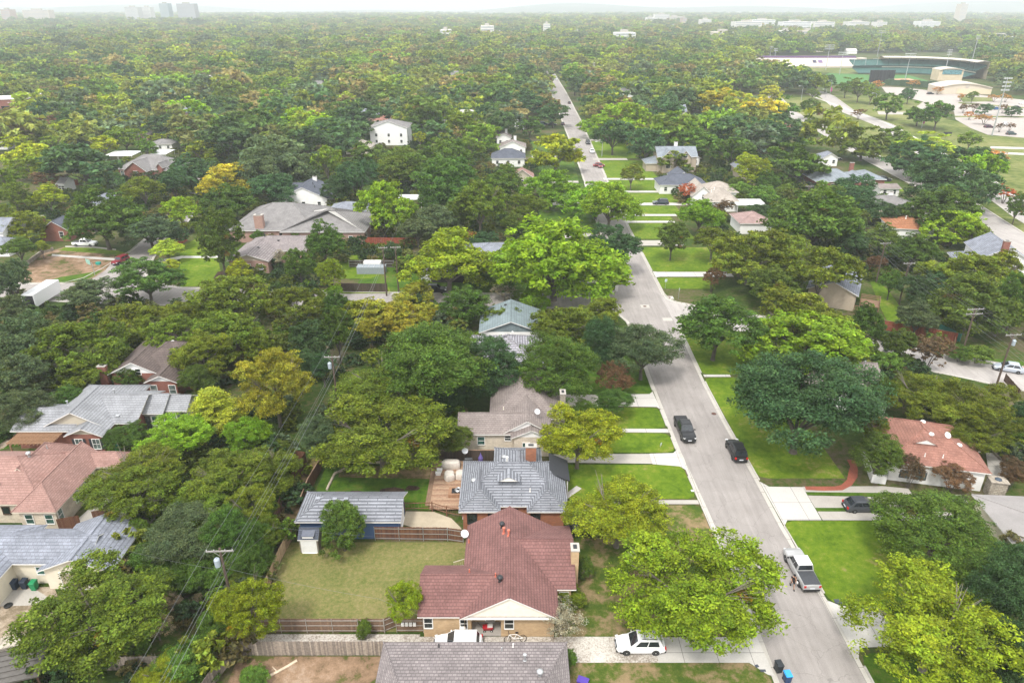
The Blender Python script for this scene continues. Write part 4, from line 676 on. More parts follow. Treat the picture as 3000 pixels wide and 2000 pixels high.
# ================= fences =================
FW = [plain('fence_wood_%d'%i, c, .85, 0, .22, 5) for i, c in enumerate(((.115,.05,.028),(.145,.068,.038),(.09,.038,.024)))]; FG = [plain('fence_grey_%d'%i, c, .9, 0, .3, 4) for i, c in enumerate(((.27,.225,.185),(.19,.16,.135),(.33,.28,.23)))]; FD = [plain('fence_dark_%d'%i, c, .9, 0, .2, 5) for i, c in enumerate(((.05,.035,.028),(.065,.045,.036),(.04,.03,.025)))]
FT = [plain('fence_tan_%d'%i, c, .85, 0, .2, 4) for i, c in enumerate(((.36,.25,.15),(.29,.20,.12),(.40,.29,.18)))]; FR = [plain('fence_red_%d'%i, c, .85, 0, .2, 4) for i, c in enumerate(((.25,.06,.035),(.2,.05,.03),(.28,.08,.045)))]; FB = [plain('fence_board_%d'%i, c, .9, 0, .25, 4) for i, c in enumerate(((.22,.14,.09),(.17,.105,.07),(.26,.17,.11)))]
def fence(label, pts, h, mats, rail=0, postm=STEEL, pw=.14, step=2.4, cap=False, name='wooden_fence'):
    t = thing(name, label, 'fence', (pts[0][0],pts[0][1],0)); ox, oy = pts[0]; pl, rl = MB(), MB(); posts = []; rr = random.Random(len(label)+int(h*10))
    for a, b in zip(pts, pts[1:]):
        L = math.hypot(b[0]-a[0],b[1]-a[1]); ux, uy = (b[0]-a[0])/L, (b[1]-a[1])/L; an = math.atan2(uy,ux); n = max(1,int(L/pw))
        for i in range(n):
            d = (i+.5)*L/n; hh = h+rr.uniform(-.025,.025); o_ = rr.uniform(-.008,.008)
            pl.obox((a[0]-ox+ux*d-uy*o_, a[1]-oy+uy*d+ux*o_, .03+hh/2), L/n*.93, .022, hh, an, rr.choice((0,0,1,1,2)))
        if rail:
            for z in ((.25,h*.52,h-.2) if h > 1.3 else (.2,h-.15)):
                c = ((a[0]+b[0])/2-ox-uy*.05*rail, (a[1]+b[1])/2-oy+ux*.05*rail, z); rl.obox(c, L, .04, .07, an)
            k = max(1,round(L/step)); posts += [(a[0]-ox+ux*L*i/k-uy*.09*rail, a[1]-oy+uy*L*i/k+ux*.09*rail) for i in range(k+1)]
        if cap: rl.obox(((a[0]+b[0])/2-ox,(a[1]+b[1])/2-oy,h+.05), L, .13, .04, an)
    pl.obj('panel', mats, t)
    if rl.v: rl.obj('rail', postm, t)
    p0 = None
    for x, y in posts:
        if p0 is None: m = MB(); m.lathe([(.032,0),(.032,h+.06),(.01,h+.09)], (0,0,0), 6); o = m.obj('post', postm, t); p0 = o
        else: o = p0.copy(); COL.objects.link(o); o.parent = t
        o.location = (x,y,0)
    return t
fence('dark brown plank fence with steel posts along the back lawn', [(-15.6,63.75),(-7.3,63.6),(-5.5,63.2)], 1.85, FW, -1, STEEL, cap=False)
fence('brown plank fence with grey posts beside the white gravel strip', [(-24.9,50.5),(-12.4,50.5),(-11.2,51.2)], 1.75, [FB[1],FB[1],FB[0]], -1, plain('post_grey_wood',(.33,.30,.26),.85))
fence('brown plank gate panel with four white boxes next to tan house', [(-11.2,50.55),(-8.6,50.55)], 1.7, [FB[1],FB[1],FB[0]], -1, plain('post_grey_wood',(.33,.30,.26),.85), name='fence_gate')
for i in range(4): m = MB(); m.box(-.14,.14,-.09,.09,0,.34); m.box(-.11,.11,-.105,-.09,.04,.30); o = m.obj('white_box', WHITE); o.location = (-10.55+.38*i,50.36,1.0); tag(o, 'small white box hung in a row of four on the fence gate', 'box', 'white boxes on the fence gate')
fence('weathered grey plank fence in front of the gravel strip', [(-25.9,47.75),(-11.5,47.75)], 1.8, FG)
fence('weathered grey plank fence running down the side of the dirt yard', [(-25.9,47.7),(-26.9,44.0),(-28.0,38.0)], 1.8, FG)
fence('tan plank fence at the left edge of the dry back lawn', [(-24.9,66.0),(-25.4,60.5),(-25.5,50.6)], 1.7, FT)
fence('tall reddish plank fence along the alley beside the pecan', [(-27.6,65.0),(-28.0,71.9),(-27.3,78.6)], 1.9, FW); fence('dark plank fence turning behind the alley bushes', [(-27.3,78.6),(-30.6,79.2)], 1.9, FW)
fence('brown capped fence between garage and pecan yard', [(-25.4,69.2),(-25.5,72.8),(-25.0,77.6)], 1.8, FW, cap=True, postm=FB[2])
fence('dark plank fence across the back of the deck', [(-9.8,79.0),(-2.2,79.0)], 1.9, FD, cap=True, postm=FB[2])
fence('dark plank gate beside the cream stone house', [(-52.5,65.2),(-50.3,65.9)], 1.7, FW); fence('short dark plank fence under the yellow tree', [(-49.2,66.6),(-47.6,67.2)], 1.7, FW)
fence('grey plank fence in the left bottom shade', [(-41.5,46.0),(-30.5,46.2)], 1.7, FG); fence('leaning grey plank fence beside the wires', [(-30.2,46.8),(-30.6,43.0),(-31.0,39)], 1.7, FG)
fence('dark brown fence in front of the mown side lawn', [(-37.5,141.9),(-26.5,141.6)], 1.9, FD); fence('dark brown fence behind the mown side lawn', [(-38.0,157.6),(-27.5,157.4)], 1.8, FD, -1, STEEL); fence('dark red plank fence behind the bright round tree', [(-38,175.2),(-24,174.5)], 1.9, FR)
fence('long red brown fence along the side street', [*px('Z4', [(1100,330),(1330,372),(1710,440)])], 1.9, FR, cap=True, postm=FB[2]); fence('orange plank fence beside the red crape myrtles', [*px('Z4', [(1690,455),(1680,555)])], 1.7, FT)
t = fence('green mesh fence by the mown back lot', [*px('Z4', [(1560,345),(1740,430)])], 1.6, [plain('green_mesh',(.05,.22,.18),.7)]*3, 1, plain('green_post',(.06,.25,.2),.6), name='mesh_fence')
fence('timber fence of open bars at the side street kerb', [*px('Z4', [(2110,755),(2230,890)])], 1.3, [WOODD]*3, 1, WOODD, pw=.3)
for k, q, lab in (('T1',[(1195,950),(1270,950)],'red brown fence by the small mown strip'),('T2',[(590,955),(660,955)],'red brown fence behind the white house'),('M1',[(395,240),(545,215)],'long brown fence behind the round tree'),('M1',[(1200,650),(1290,600)],'low grey fence by the corner lawn')):
    fence(lab, px(k,q), 2.0, FR, pw=.4)
# stone and timber low walls
m = MB(); pth = px('Z2', [(735,1530),(800,1395),(905,1345),(930,1300),(1370,1302)])
for a, b in zip(pth, pth[1:]): 
    n = max(1,int(math.dist(a,b)/.45))
    for i in range(n): q = (i+.5)/n; m.obox((a[0]+(b[0]-a[0])*q,a[1]+(b[1]-a[1])*q,.14), math.dist(a,b)/n*.9, .26, random.uniform(.2,.3), math.atan2(b[1]-a[1],b[0]-a[0]))
tag(m.obj('stone_border', plain('border_stone',(.42,.36,.28),.9,0,.25,2)), 'pale stone border curving round the pecan bed', 'border')
m = MB(); pth = px('M1', [(90,770),(200,760),(290,690),(370,670)])
for a, b in zip(pth, pth[1:]): m.obox(((a[0]+b[0])/2,(a[1]+b[1])/2,.45), math.dist(a,b)+.1, .35, .9, math.atan2(b[1]-a[1],b[0]-a[0]))
tag(m.obj('retaining_wall', STONEG), 'grey stone retaining wall behind the bare front yard', 'wall')
m = MB(); pth = [P('Z4',1500+0*i,0,0)[:2] for i in (0,)]; cxy = pc('Z4',2230,1390)
m.lathe([(3.1,0),(3.1,.4),(2.7,.4),(2.7,.1)], (cxy[0],cxy[1],0), 22); tag(m.obj('round_planter', STONEG), 'round stone walled bed beside the terrace', 'planter')
# gravel-side picket edging under pecan
m = MB()
for i in range(9): x_, y_ = pc('Z2', 830+45*i, 1398); m.bar((x_,y_,0),(x_,y_,.8),.02); 
a, b = pc('Z2',830,1398), pc('Z2',1190,1398); m.bar((*a,.7),(*b,.7),.015)
tag(m.obj('wire_edging', DARKM), 'low dark wire edging in front of the pecan bed', 'edging')
# ================= deck, garden and street things =================
t = thing('timber_deck', 'weathered timber deck left of the grey ridged roof', 'deck', (-8,73,0)); m = MB()
for i in range(28): m.box(-1.95,2.0,-4.3+.36*i,-3.97+.36*i,.38,.42,i%3)
m.obj('deck_board', [plain('deck_board_%d'%i, c, .85, 0, .2, 4) for i, c in enumerate(((.33,.21,.135),(.28,.17,.11),(.37,.25,.165)))], t); m = MB(); m.box(-2.3,-1.97,-3.4,5.8,.18,.24); m.box(-2.6,-2.3,-3.2,5.8,.02,.1); m.obj('step', FB[0], t)
m = MB(); 
rp = [(-4.9,-4.35),(-1.6,-4.3),(.2,-5.1),(2.1,-5.6)]
for a, b in zip(rp, rp[1:]):
    for z in (.55,1.35): m.bar((*a,z),(*b,z),.05)
    for i in range(9): q = i/8; m.bar((a[0]+(b[0]-a[0])*q,a[1]+(b[1]-a[1])*q,.55),(a[0]+(b[0]-a[0])*q,a[1]+(b[1]-a[1])*q,1.35),.016)
m.obj('railing', FW[1], t)
for a in rp: q = MB(); q.box(a[0]-.07,a[0]+.07,a[1]-.07,a[1]+.07,0,1.5); q.obj('post', FW[1], t)
sheet('patio', paving('patio_slab', (.40,.34,.25), 0, .22), [(-12.8,66.3),(-12.8,68.7),(-9.4,68.6),(-7.2,67.4),(-5.9,65.6),(-5.9,64.3),(-8,64.2)])
t = thing('fire_table', 'square timber planter box with a round steel fan unit on the deck', 'planter box', (-6.9,71.6,.42)); m = MB(); m.box(-.95,.75,-.75,.75,0,.5); m.obj('box', plain('planter_wood',(.30,.17,.10),.8,0,.2), t); m = MB(); m.box(-.55,.72,-.5,.5,.5,.53); m.obj('inset', BLK, t); m = MB(); m.lathe([(.42,0),(.45,.18),(.36,.26),(.3,.2)], (.25,0,.53), 16); m.obj('ring', STEEL, t); m = MB(); m.lathe([(.29,.19),(.05,.21)], (.25,0,.53), 12); m.obj('fan', BLK, t)
COVER = plain('furniture_cover', (.56,.51,.45), .85, 0, .12, 3)
def covered(label, x, y, sx, sy, h, rz):
    m = MB(); n = 14; vs = []
    for z, k in ((0,1.0),(h*.35,1.02),(h*.8,.96),(h,.8),(h*1.03,.3)):
        for i in range(n): a = 2*pi*i/n; r = 1+.06*math.sin(a*5+x); c, s_ = math.cos(a), math.sin(a); vs.append((sx/2*k*r*math.copysign(abs(c)**.6,c), sy/2*k*r*math.copysign(abs(s_)**.6,s_), z))
    m.add(vs, [[j*n+i,j*n+(i+1)%n,(j+1)*n+(i+1)%n,(j+1)*n+i] for j in range(4) for i in range(n)]+[list(range(4*n,5*n))]); o = m.obj('covered_furniture', COVER, None, True); o.location = (x,y,.42); o.rotation_euler.z = rz; tag(o, label, 'covered furniture')
covered('long beige covered sofa at the back of the deck', -8.0, 77.3, 2.5, 1.1, 1.0, 0); covered('beige covered armchair, left of the pair on the deck', -8.0, 74.9, 1.35, 1.5, .85, .2); covered('beige covered armchair, right of the pair on the deck', -6.6, 75.1, 1.3, 1.3, .85, -.1)
for i, y in enumerate((75.6,76.3)): m = MB(); m.box(-.36,.36,-.22,.22,.28,.42); m.box(-.3,.3,-.18,.18,0,.28); o = m.obj('side_table', WHITE); o.location = (-9.5+.1*i,y,.42); tag(o, ('nearer','farther')[i]+' small white side table on the deck', 'side table')
m = MB(); m.lathe([(.06,0),(.06,.3),(.28,.35),(.32,1.4),(.05,2.0),(.04,2.2)], (0,0,0), 10); o = m.obj('closed_umbrella', plain('purple_cloth',(.11,.08,.26),.8)); o.location = (-4.1,77.4,.42); tag(o, 'closed purple garden umbrella behind the deck', 'umbrella')
t = thing('barbecue', 'black barbecue grill beside the covered sofa', 'grill', (-5.7,77.6,.42)); m = MB(); m.box(-.55,.55,-.3,.3,.1,.85); m.obj('cart', BLK, t); m = MB(); m.lathe([(.3,-.5),(.34,0),(.3,.5)], (0,0,.95), 10, 0, 'x'); m.obj('hood', DARKM, t)
def dish(label, x, y, z, r=.38, az=0.0, m_=None):
    t = thing('satellite_dish', label, 'satellite dish', (x,y,z), az); q = MB(); q.bar((0,0,0),(0,0,.55),.03); q.bar((0,.1,.5),(0,-.45,.5),.015); q.obj('mast', STEEL, t); q = MB(); q.lathe([(.02,.0),(r*.6,.04),(r,.13),(r*.98,.15),(.02,.03)], (0,0,0), 16); o = q.obj('reflector', m_ or plain('dish_grey',(.55,.56,.58),.5), t); o.location = (0,0,.6); o.rotation_euler = (.75,0,0)
dish('satellite dish on the burgundy roof edge above the steps', -5.15, 60.5, 3.0, .45, .6); dish('satellite dish on a mast by the covered sofa', -6.2, 78.4, 1.6, .42, .2); dish('satellite dish above the white gable of the stone house', 3.4, 83.2, 4.7, .4, .4); dish('satellite dish on the coral red roof', 56.2, 77.8, 4.4, .42, .2, WHITE)
def bin_(label, x, y, c, rz=0, lid=None):
    t = thing('wheelie_bin', label, 'bin', (x,y,.015), rz); bm_ = plain('bin_%02x%02x%02x'%tuple(int(v*255) for v in c), c, .55, 0, .05); m = MB(); m.hexa([(-.24,-.26,.06),(.24,-.26,.06),(.24,.26,.06),(-.24,.26,.06)],[(-.30,-.34,1.0),(.30,-.34,1.0),(.30,.34,1.0),(-.30,.34,1.0)]); m.obj('body', bm_, t)
    m = MB(); m.hexa([(-.32,-.38,1.0),(.32,-.38,1.0),(.32,.40,1.0),(-.32,.40,1.0)],[(-.27,-.30,1.1),(.27,-.30,1.1),(.27,.33,1.12),(-.27,.33,1.12)]); m.obj('lid', lid or bm_, t)
    for s_ in (-1,1): w = MB(); w.lathe([(.03,-.03),(.12,-.03),(.12,.03),(.03,.03)], (s_*.22,.30,.12), 10, 0, 'x'); w.obj('wheel', TYRE, t)
    m = MB(); m.bar((-.25,.42,.98),(.25,.42,.98),.025); m.obj('handle', bm_, t)
bin_('black wheelie bin at the street kerb behind the blue lidded one', 24.35, 46.0, (.02,.025,.03), .15); bin_('wheelie bin with a bright blue lid at the street kerb', 24.75, 44.9, (.02,.045,.11), .1, plain('blue_lid', (.03,.30,.68), .45))
bin_('navy wheelie bin, leftmost of the three by the cream wall', -51.9, 56.2, (.02,.035,.06)); bin_('navy wheelie bin between another navy bin and the green one', -50.9, 56.3, (.02,.03,.05)); bin_('green wheelie bin beside two navy ones', -49.8, 56.1, (.01,.20,.075)); bin_('teal green bin beside the red brick corner', -53.9, 81.6, (.02,.22,.17))
m = MB(); m.lathe([(.28,0),(.4,.06),(.4,.14),(.28,.2),(.2,.1)], (0,0,0), 14); o = m.obj('old_tyre', TYRE); X, Y = pc('B1',65,980); o.location = (X,Y,.02); tag(o, 'old tyre lying on the packed earth yard', 'tyre')
# red wagon and bicycle
t = thing('toy_wagon', 'red toy wagon on the porch of the tan brick house', 'toy wagon', (-2.35,50.6,.17), .05); m = MB(); m.hexa([(-.42,-.2,.2),(.42,-.2,.2),(.42,.2,.2),(-.42,.2,.2)],[(-.5,-.27,.5),(.5,-.27,.5),(.5,.27,.5),(-.5,.27,.5)]); m.obj('body', plain('wagon_red',(.42,.012,.02),.4), t); m = MB(); m.hexa([(-.05,-.2,.5),(.45,-.2,.5),(.45,.2,.5),(-.05,.2,.5)],[(-.0,-.18,.68),(.48,-.18,.72),(.48,.18,.72),(-.0,.18,.68)]); m.obj('seat', plain('wagon_seat',(.6,.58,.55),.6), t)
for x_ in (-.34,.34):
    for s_ in (-1,1): w = MB(); w.lathe([(.04,-.035),(.12,-.035),(.12,.035),(.04,.035)], (x_,s_*.27,.12), 12, 0, 'y'); o = w.obj('wheel', TYRE, t); w = MB(); w.lathe([(.06,-.04),(.06,.04)], (x_,s_*.27,.12), 8, 0, 'y'); w.obj('hub', WHITE, o)
m = MB(); m.bar((-.5,0,.3),(-.95,0,1.0),.025); m.bar((-.95,-.1,1.0),(-.95,.1,1.0),.025); m.obj('handle', BLK, t)
t = thing('bicycle', 'white bicycle lying against the tan brick wall', 'bicycle', (.3,49.55,.03), .1); q = MB()
def ringm(mb, c, r, tr, n=18):
    for i in range(n): a, b = 2*pi*i/n, 2*pi*(i+1)/n; mb.bar((c[0]+r*math.cos(a),c[1]+(r*math.sin(a)+r)*.55,c[2]+(r*math.sin(a)+r)*.8),(c[0]+r*math.cos(b),c[1]+(r*math.sin(b)+r)*.55,c[2]+(r*math.sin(b)+r)*.8),tr,tr,5)
for x_ in (-.75,.75): q = MB(); ringm(q,(x_,-.3,.0),.32,.03); q.obj('wheel', TYRE, t)
q = MB(); f_ = [(-.75,-.12,.26),(-.55,.1,.6),(.15,.1,.6),(-.1,-.12,.26),(.75,-.12,.26),(.15,.1,.6)]; q.tube(f_, .035); q.bar(f_[1],f_[3],.03); q.obj('frame', WHITE, t); q = MB(); q.bar((-.55,.1,.6),(-.62,.2,.82),.025); q.bar((-.62,.02,.86),(-.62,.42,.78),.025); q.obj('handlebar', BLK, t); q = MB(); q.obox((.18,.2,.72),.28,.14,.07); q.obj('saddle', BLK, t)
# fallen pale log, sticks, signs, boxes
m = MB(); m.tube([(-22.3,45.2,.14),(-21.3,45.9,.16),(-20.6,46.5,.13),(-20.0,47.1,.1)], .13); m.bar((-21.4,45.8,.15),(-22.0,46.3,.25),.07,.03); tag(m.obj('dead_log', plain('bleached_wood',(.55,.45,.33),.9,0,.2,3)), 'bleached dead log lying on the dirt yard', 'log')
m = MB(); m.box(-.45,.45,-.3,.3,0,.5); m.box(-.5,.5,-.35,.35,.5,.56); o = m.obj('plastic_crate', plain('crate_purple',(.08,.04,.32),.5)); X, Y = pc('B3',800,1555); o.location = (X,Y-.3,.02); o.rotation_euler.z = -.4; tag(o, 'purple plastic crate on the dry front lawn', 'crate')
def flat(name, label, cat, x, y, sx, sy, c, rz=0): m = MB(); m.box(-sx/2,sx/2,-sy/2,sy/2,0,.05); o = m.obj(name, plain('lid_%s'%name, c, .6)); o.location = (x,y,.025); o.rotation_euler.z = rz; tag(o, label, cat)
X, Y = pc('B4',668,945); flat('meter_lid','dark blue grey meter lid in the lawn by the kerb','meter lid',X,Y,.75,.55,(.05,.06,.08)); X, Y = pc('B4',45,1440); flat('meter_lid','pale green meter lid in the corner lawn','meter lid',X,Y,.32,.3,(.42,.5,.4),.3); X, Y = pc('B4',92,1475); flat('meter_lid','dark oval meter lid beside the pale green lid','meter lid',X,Y,.5,.25,(.03,.03,.035))
X, Y = pc('B3',1645,98); flat('utility_cover','pale utility lid in the lawn by the kerb','utility lid',X,Y,.45,.35,(.5,.52,.52))
def sign(label, x, y, h, w, hh, c, name='street_sign', rz=0, c2=None):
    t = thing(name, label, 'sign', (x,y,0), rz); m = MB(); m.bar((0,0,0),(0,0,h),.035); m.obj('post', STEEL, t); m = MB(); m.box(-w/2,w/2,-.055,-.035,h-hh,h); m.obj('board', plain('sign_%d'%int(sum(c)*999), c, .5), t); return t
X, Y = pc('M2',2232,930); sign('blue street sign on the lawn at the junction', X, Y, 2.2, .5, .6, (.45,.52,.55)); X, Y = pc('M2',2322,1000); sign('thin grey sign post on the corner lawn', X, Y, 2.4, .15, .5, (.4,.42,.42))
X, Y = pc('Z3',1525,1310); t = sign('small pale yard sign on the patchy lawn', X, Y, .7, .5, .4, (.5,.56,.54), 'yard_sign', .9)
X, Y = pc('T3',1818,950); sign('dark wide notice board on the verge by the parking lot', X, Y, 2.6, 4.0, 1.7, (.03,.03,.035), 'notice_board')
X, Y = pc('M1',655,840); t = thing('basketball_hoop', 'green backed basketball hoop standing at the bare yard kerb', 'basketball hoop', (X,Y,0), -.6); m = MB(); m.bar((0,0,0),(0,.0,3.0),.07); m.bar((0,0,3.0),(0,-.7,3.3),.06); m.obj('post', STEEL, t); m = MB(); m.box(-.9,.9,-.75,-.70,2.9,4.0); m.obj('backboard', plain('backboard',(.25,.45,.38),.4), t); m = MB(); ringm(m,(0,-1.2,3.0),.23,.02); m.obj('rim', plain('hoop_orange',(.5,.15,.03),.5), t)
X, Y = pc('M1',680,765); m = MB(); m.box(-.5,.5,-.35,.35,.25,.6); m.box(-.4,.4,-.3,.3,0,.25); o = m.obj('green_box', plain('box_green',(.02,.28,.22),.6)); o.location = (X,Y,.02); tag(o, 'low green plastic box on the bare front yard', 'box')
X, Y = pc('M2',240,840); t = thing('cold_frame', 'white and grey garden cold frame beside the dark fence', 'cold frame', (X-1.5,Y+2,0)); m = MB(); m.box(-3.0,3.4,-1.2,1.2,0,1.6); m.obj('base', plain('frame_grey',(.22,.25,.27),.6), t); m = MB(); m.box(-1.9,2.0,1.4,3.0,0,2.0); m.obj('white_box', WHITE, t)
for i in range(6): m = MB(); m.bar((-3+1.28*i,-1.22,1.65),(-3+1.28*i,1.22,1.65),.05); m.obj('rib', STEEL, t)
# pergola and stone chimney at the bottom left
t = thing('metal_pergola', 'dark ribbed metal pergola roof at the lower left corner', 'pergola', (-43.6,44.6,0), .30); m = MB(); m.hexa([(-4,-2.2,2.7),(2.2,-2.2,2.7),(2.2,1.6,3.1),(-4,1.6,3.1)],[(-4,-2.2,2.78),(2.2,-2.2,2.78),(2.2,1.6,3.18),(-4,1.6,3.18)])
for i in range(7): m.hexa([(-4,-2.2+.6*i,2.78+.063*i),(2.2,-2.2+.6*i,2.78+.063*i),(2.2,-2.12+.6*i,2.79+.063*i),(-4,-2.12+.6*i,2.79+.063*i)],[(-4,-2.2+.6*i,2.87+.063*i),(2.2,-2.2+.6*i,2.87+.063*i),(2.2,-2.12+.6*i,2.87+.063*i),(-4,-2.12+.6*i,2.87+.063*i)])
m.obj('roof', plain('pergola_metal',(.12,.11,.10),.5,.3,.15), t)
for x_, y_ in ((2.0,-2.0),(2.0,1.4),(-3.8,-2.0)): m = MB(); m.box(x_-.09,x_+.09,y_-.09,y_+.09,0,2.75); m.obj('post', WOODD, t)
m = MB(); m.box(-.9,.9,-.6,.6,0,3.4); m.box(-1.0,1.0,-.7,.7,3.4,3.55); o = m.obj('outdoor_chimney', STONEG); o.location = (-45.0,46.2,0); o.rotation_euler.z = .25; tag(o, 'brown stone outdoor chimney above the metal pergola', 'chimney')
# ================= utility poles and wires =================
PW = plain('pole_wood', (.085,.06,.045), .9, 0, .25, 3)
def pole(label, x, y, h, az=0.0, arm=1.3, trans=None, m_=PW, arm2=False):
    t = thing('utility_pole', label, 'utility pole', (x,y,0), az); m = MB(); m.lathe([(.17,0),(.12,h),(.02,h+.02)], (0,0,0), 8); m.obj('pole', m_, t)
    for z in ([h-.25]+([h-1.1] if arm2 else [])):
        m = MB(); m.box(-arm,arm,-.16,-.06,z-.06,z+.07); m.bar((-arm*.5,-.1,z-.05),(0,-.05,z-.7),.025); m.bar((arm*.5,-.1,z-.05),(0,-.05,z-.7),.025); ao = m.obj('crossarm', plain('crossarm_grey',(.26,.245,.23),.8), t)
        for x_ in (-arm+.08,-arm*.4,arm*.4,arm-.08): m = MB(); m.lathe([(.025,0),(.045,.04),(.045,.1),(.03,.15),(.01,.16)], (x_,-.11,z+.07), 8); m.obj('insulator', plain('insulator_grey',(.4,.4,.39),.4), ao)
    if trans: m = MB(); m.lathe([(.02,0),(.26,.02),(.28,.8),(.22,.9),(.08,.94),(.03,1.1)], (trans*.42,-.15,h-2.0), 12); m.obj('transformer', plain('transformer_grey',(.36,.41,.46),.5,.2), t)
    return t
LP = [(-26.9,51.0,10.0),(-25.2,89,11.0),(-26.4,139.4,10.8)]
pole('utility pole with a rusty topped grey transformer above the bushes', *LP[0], .05, 1.25, -1); pole('utility pole with pale transformer between the yellow tree and pecan', *LP[1], .03, 1.1, -1); pole('tall utility pole at the cross street kerb', *LP[2], 0, .95, None); pole('utility pole behind the kerb pole by the dark fence', -24.2, 141.6, 10.2, .1, 1.1, None)
RP = [(77.2,99.4,9.6),(78.3,110.9,9.1),(79.1,134.6,9.1),(80.3,147.2,9.3),(84,200,9.5),(88,262,9.5)]
pole('dark utility pole with white transformer by the silver hatchback', *RP[0], .1, 1.3, 1); pole('leaning tall utility pole with many insulators at the red fence', *RP[1], .1, 1.5, None, arm2=True); pole('utility pole above the mown back lot', *RP[2], .1, 1.2); pole('utility pole beside the small garden house', *RP[3], .1, 1.2); pole('utility pole among the trees behind the cottage roofs', *RP[4], .1, 1.2)
for k, x, y, h, lab in (('T2',718,985,10,'pale utility pole near the white two storey house'),('T2',815,800,11,'double armed utility pole in the middle tree canopy'),('T2',1432,705,11,'dark utility pole at the kerb of the far street'),('T2',912,560,11,'distant utility pole before the cream house'),('T1',1885,640,11,'utility pole by the grey hip roofed house')): X, Y = pc(k,x,y); pole(lab, X, Y, h, .1, 1.2, m_=plain('pole_pale',(.30,.27,.24),.9) if 'pale' in lab else PW, arm2='double' in lab)
WIRE = plain('wire_grey', (.20,.21,.21), .5, .3, .05)
def wire(label, pts, r=.016, sag=.35, grp=None):
    m = MB(); o_ = pts[0]
    for a, b in zip(pts, pts[1:]):
        L = math.dist(a,b); n = 9; q = [(a[0]+(b[0]-a[0])*i/n, a[1]+(b[1]-a[1])*i/n, a[2]+(b[2]-a[2])*i/n-sag*L/40*4*(i/n)*(1-i/n)) for i in range(n+1)]; m.tube(q, r*.5, 4)
    tag(m.obj('overhead_wire', WIRE, off=o_), label, 'wire', grp)
q0 = (-28.9,2,9.0)
for dx, dz, lab in ((-1.15,.05,'upper left overhead wire on the crossarms of the back lot poles'),(1.15,.05,'upper right overhead wire on the crossarms of the back lot poles')):
    wire(lab, [(q0[0]+dx*1.0,q0[1],q0[2]+dz)]+[(x+dx,y-.1,z+dz) for x,y,z in LP]+[(-28,230,10+dz)], .02)
for dx, dz, lab in ((.1,-2.2,'highest of the low cables on the back lot poles'),(.18,-2.9,'middle of the low cables on the back lot poles'),(-.12,-3.4,'lowest cable on the back lot poles')): wire(lab, [(q0[0]+dx+.5,q0[1],q0[2]+dz+.6)]+[(x+dx,y-.1,z+dz) for x,y,z in LP], .018)
wire('service wire from the transformer pole across the dry back lawn', [(-26.7,51,7.6),(-12.5,50.2,4.6),(-8.7,49.6,3.1)], .016, .5); wire('service wire from the transformer pole to the cream house', [(-27.1,51,7.4),(-41,58.5,3.2)], .014, .5); wire('service wire running into the pecan over the deck', [(-15.5,84.5,7.5),(-6.3,78.4,2.9),(-3.6,76.6,4.2)], .016, .3)
wire('service wire from the back lot pole over the dry lawn fence', [(-26.7,51,7.8),(-24.8,58.5,6.2),(-5.2,59.5,3.6)], .012, .7)
r0 = (75.2,62,9.4)
for i, (dx, dz) in enumerate(((-1.25,.1),(-.5,.1),(.5,.1),(1.25,.1))): wire(('leftmost','second','third','rightmost')[i]+' crossarm wire on the poles along the side lots', [(r0[0]+dx,r0[1],r0[2]+dz)]+[(x+dx,y-.1,z+dz) for x,y,z in RP], .02)
for i, dz in enumerate((-2.1,-2.8,-3.6)): wire(('upper','middle','lower')[i]+' telephone cable on the poles along the side lots', [(r0[0],r0[1],r0[2]+dz)]+[(x+.1,y,z+dz) for x,y,z in RP[:5]], .03 if i == 1 else .018)
# ================= street lamps and stadium =================
def lamp(label, k, x, y, h=9, az=0.0, ban=None):
    X, Y = pc(k,x,y); t = thing('street_lamp', label, 'street lamp', (X,Y,0), az); m = MB(); m.lathe([(.16,0),(.10,h-.6),(.02,h-.58)], (0,0,0), 8); m.tube([(0,0,h-.7),(-.5,0,h-.1),(-1.3,0,h+.1),(-2.2,0,h+.05)], .07, 6); m.obj('pole', STEEL, t); m = MB(); m.hexa([(-3.0,-.16,h-.05),(-2.1,-.16,h-.05),(-2.1,.16,h-.05),(-3.0,.16,h-.05)],[(-2.9,-.1,h+.1),(-2.1,-.12,h+.14),(-2.1,.12,h+.14),(-2.9,.1,h+.1)]); m.obj('lamp_head', plain('lamp_head',(.6,.61,.62),.5), t)
    if ban: m = MB(); m.box(.12,1.0,-.03,.03,2.2,4.8); m.obj('banner', ban, t)
PUR = plain('banner_purple', (.38,.03,.20), .7); NAVY = plain('banner_navy', (.02,.03,.09), .7)
for k, x, y, h, b, lab in (('T3',1645,885,9.5,PUR,'boulevard lamp with a magenta banner by the twin trees'),('T3',1316,760,9.5,NAVY,'boulevard lamp with a navy banner by the round tree'),('T3',1013,655,9.5,PUR,'boulevard lamp with a magenta banner near the ballpark trees'),('T3',792,575,9.5,None,'boulevard lamp before the long grandstand wall'),('T3',605,520,9,None,'lamp at the head of the boulevard'),('T3',410,530,7,None,'lamp beyond the golden tree'),('T3',815,695,9,None,'lamp on the median of the boulevard'),('T1',130,845,10,None,'tall lamp in the brick shop car park'),('T1',1795,1010,9,None,'lone pale street lamp in the tree canopy'),('T2',1795,1080,6,None,'slim lamp on the lawn beside the street'),('T3',985,670,5,None,'short lamp at the pavement under the ballpark trees')): lamp(lab, k, x, y, h, 0, b)
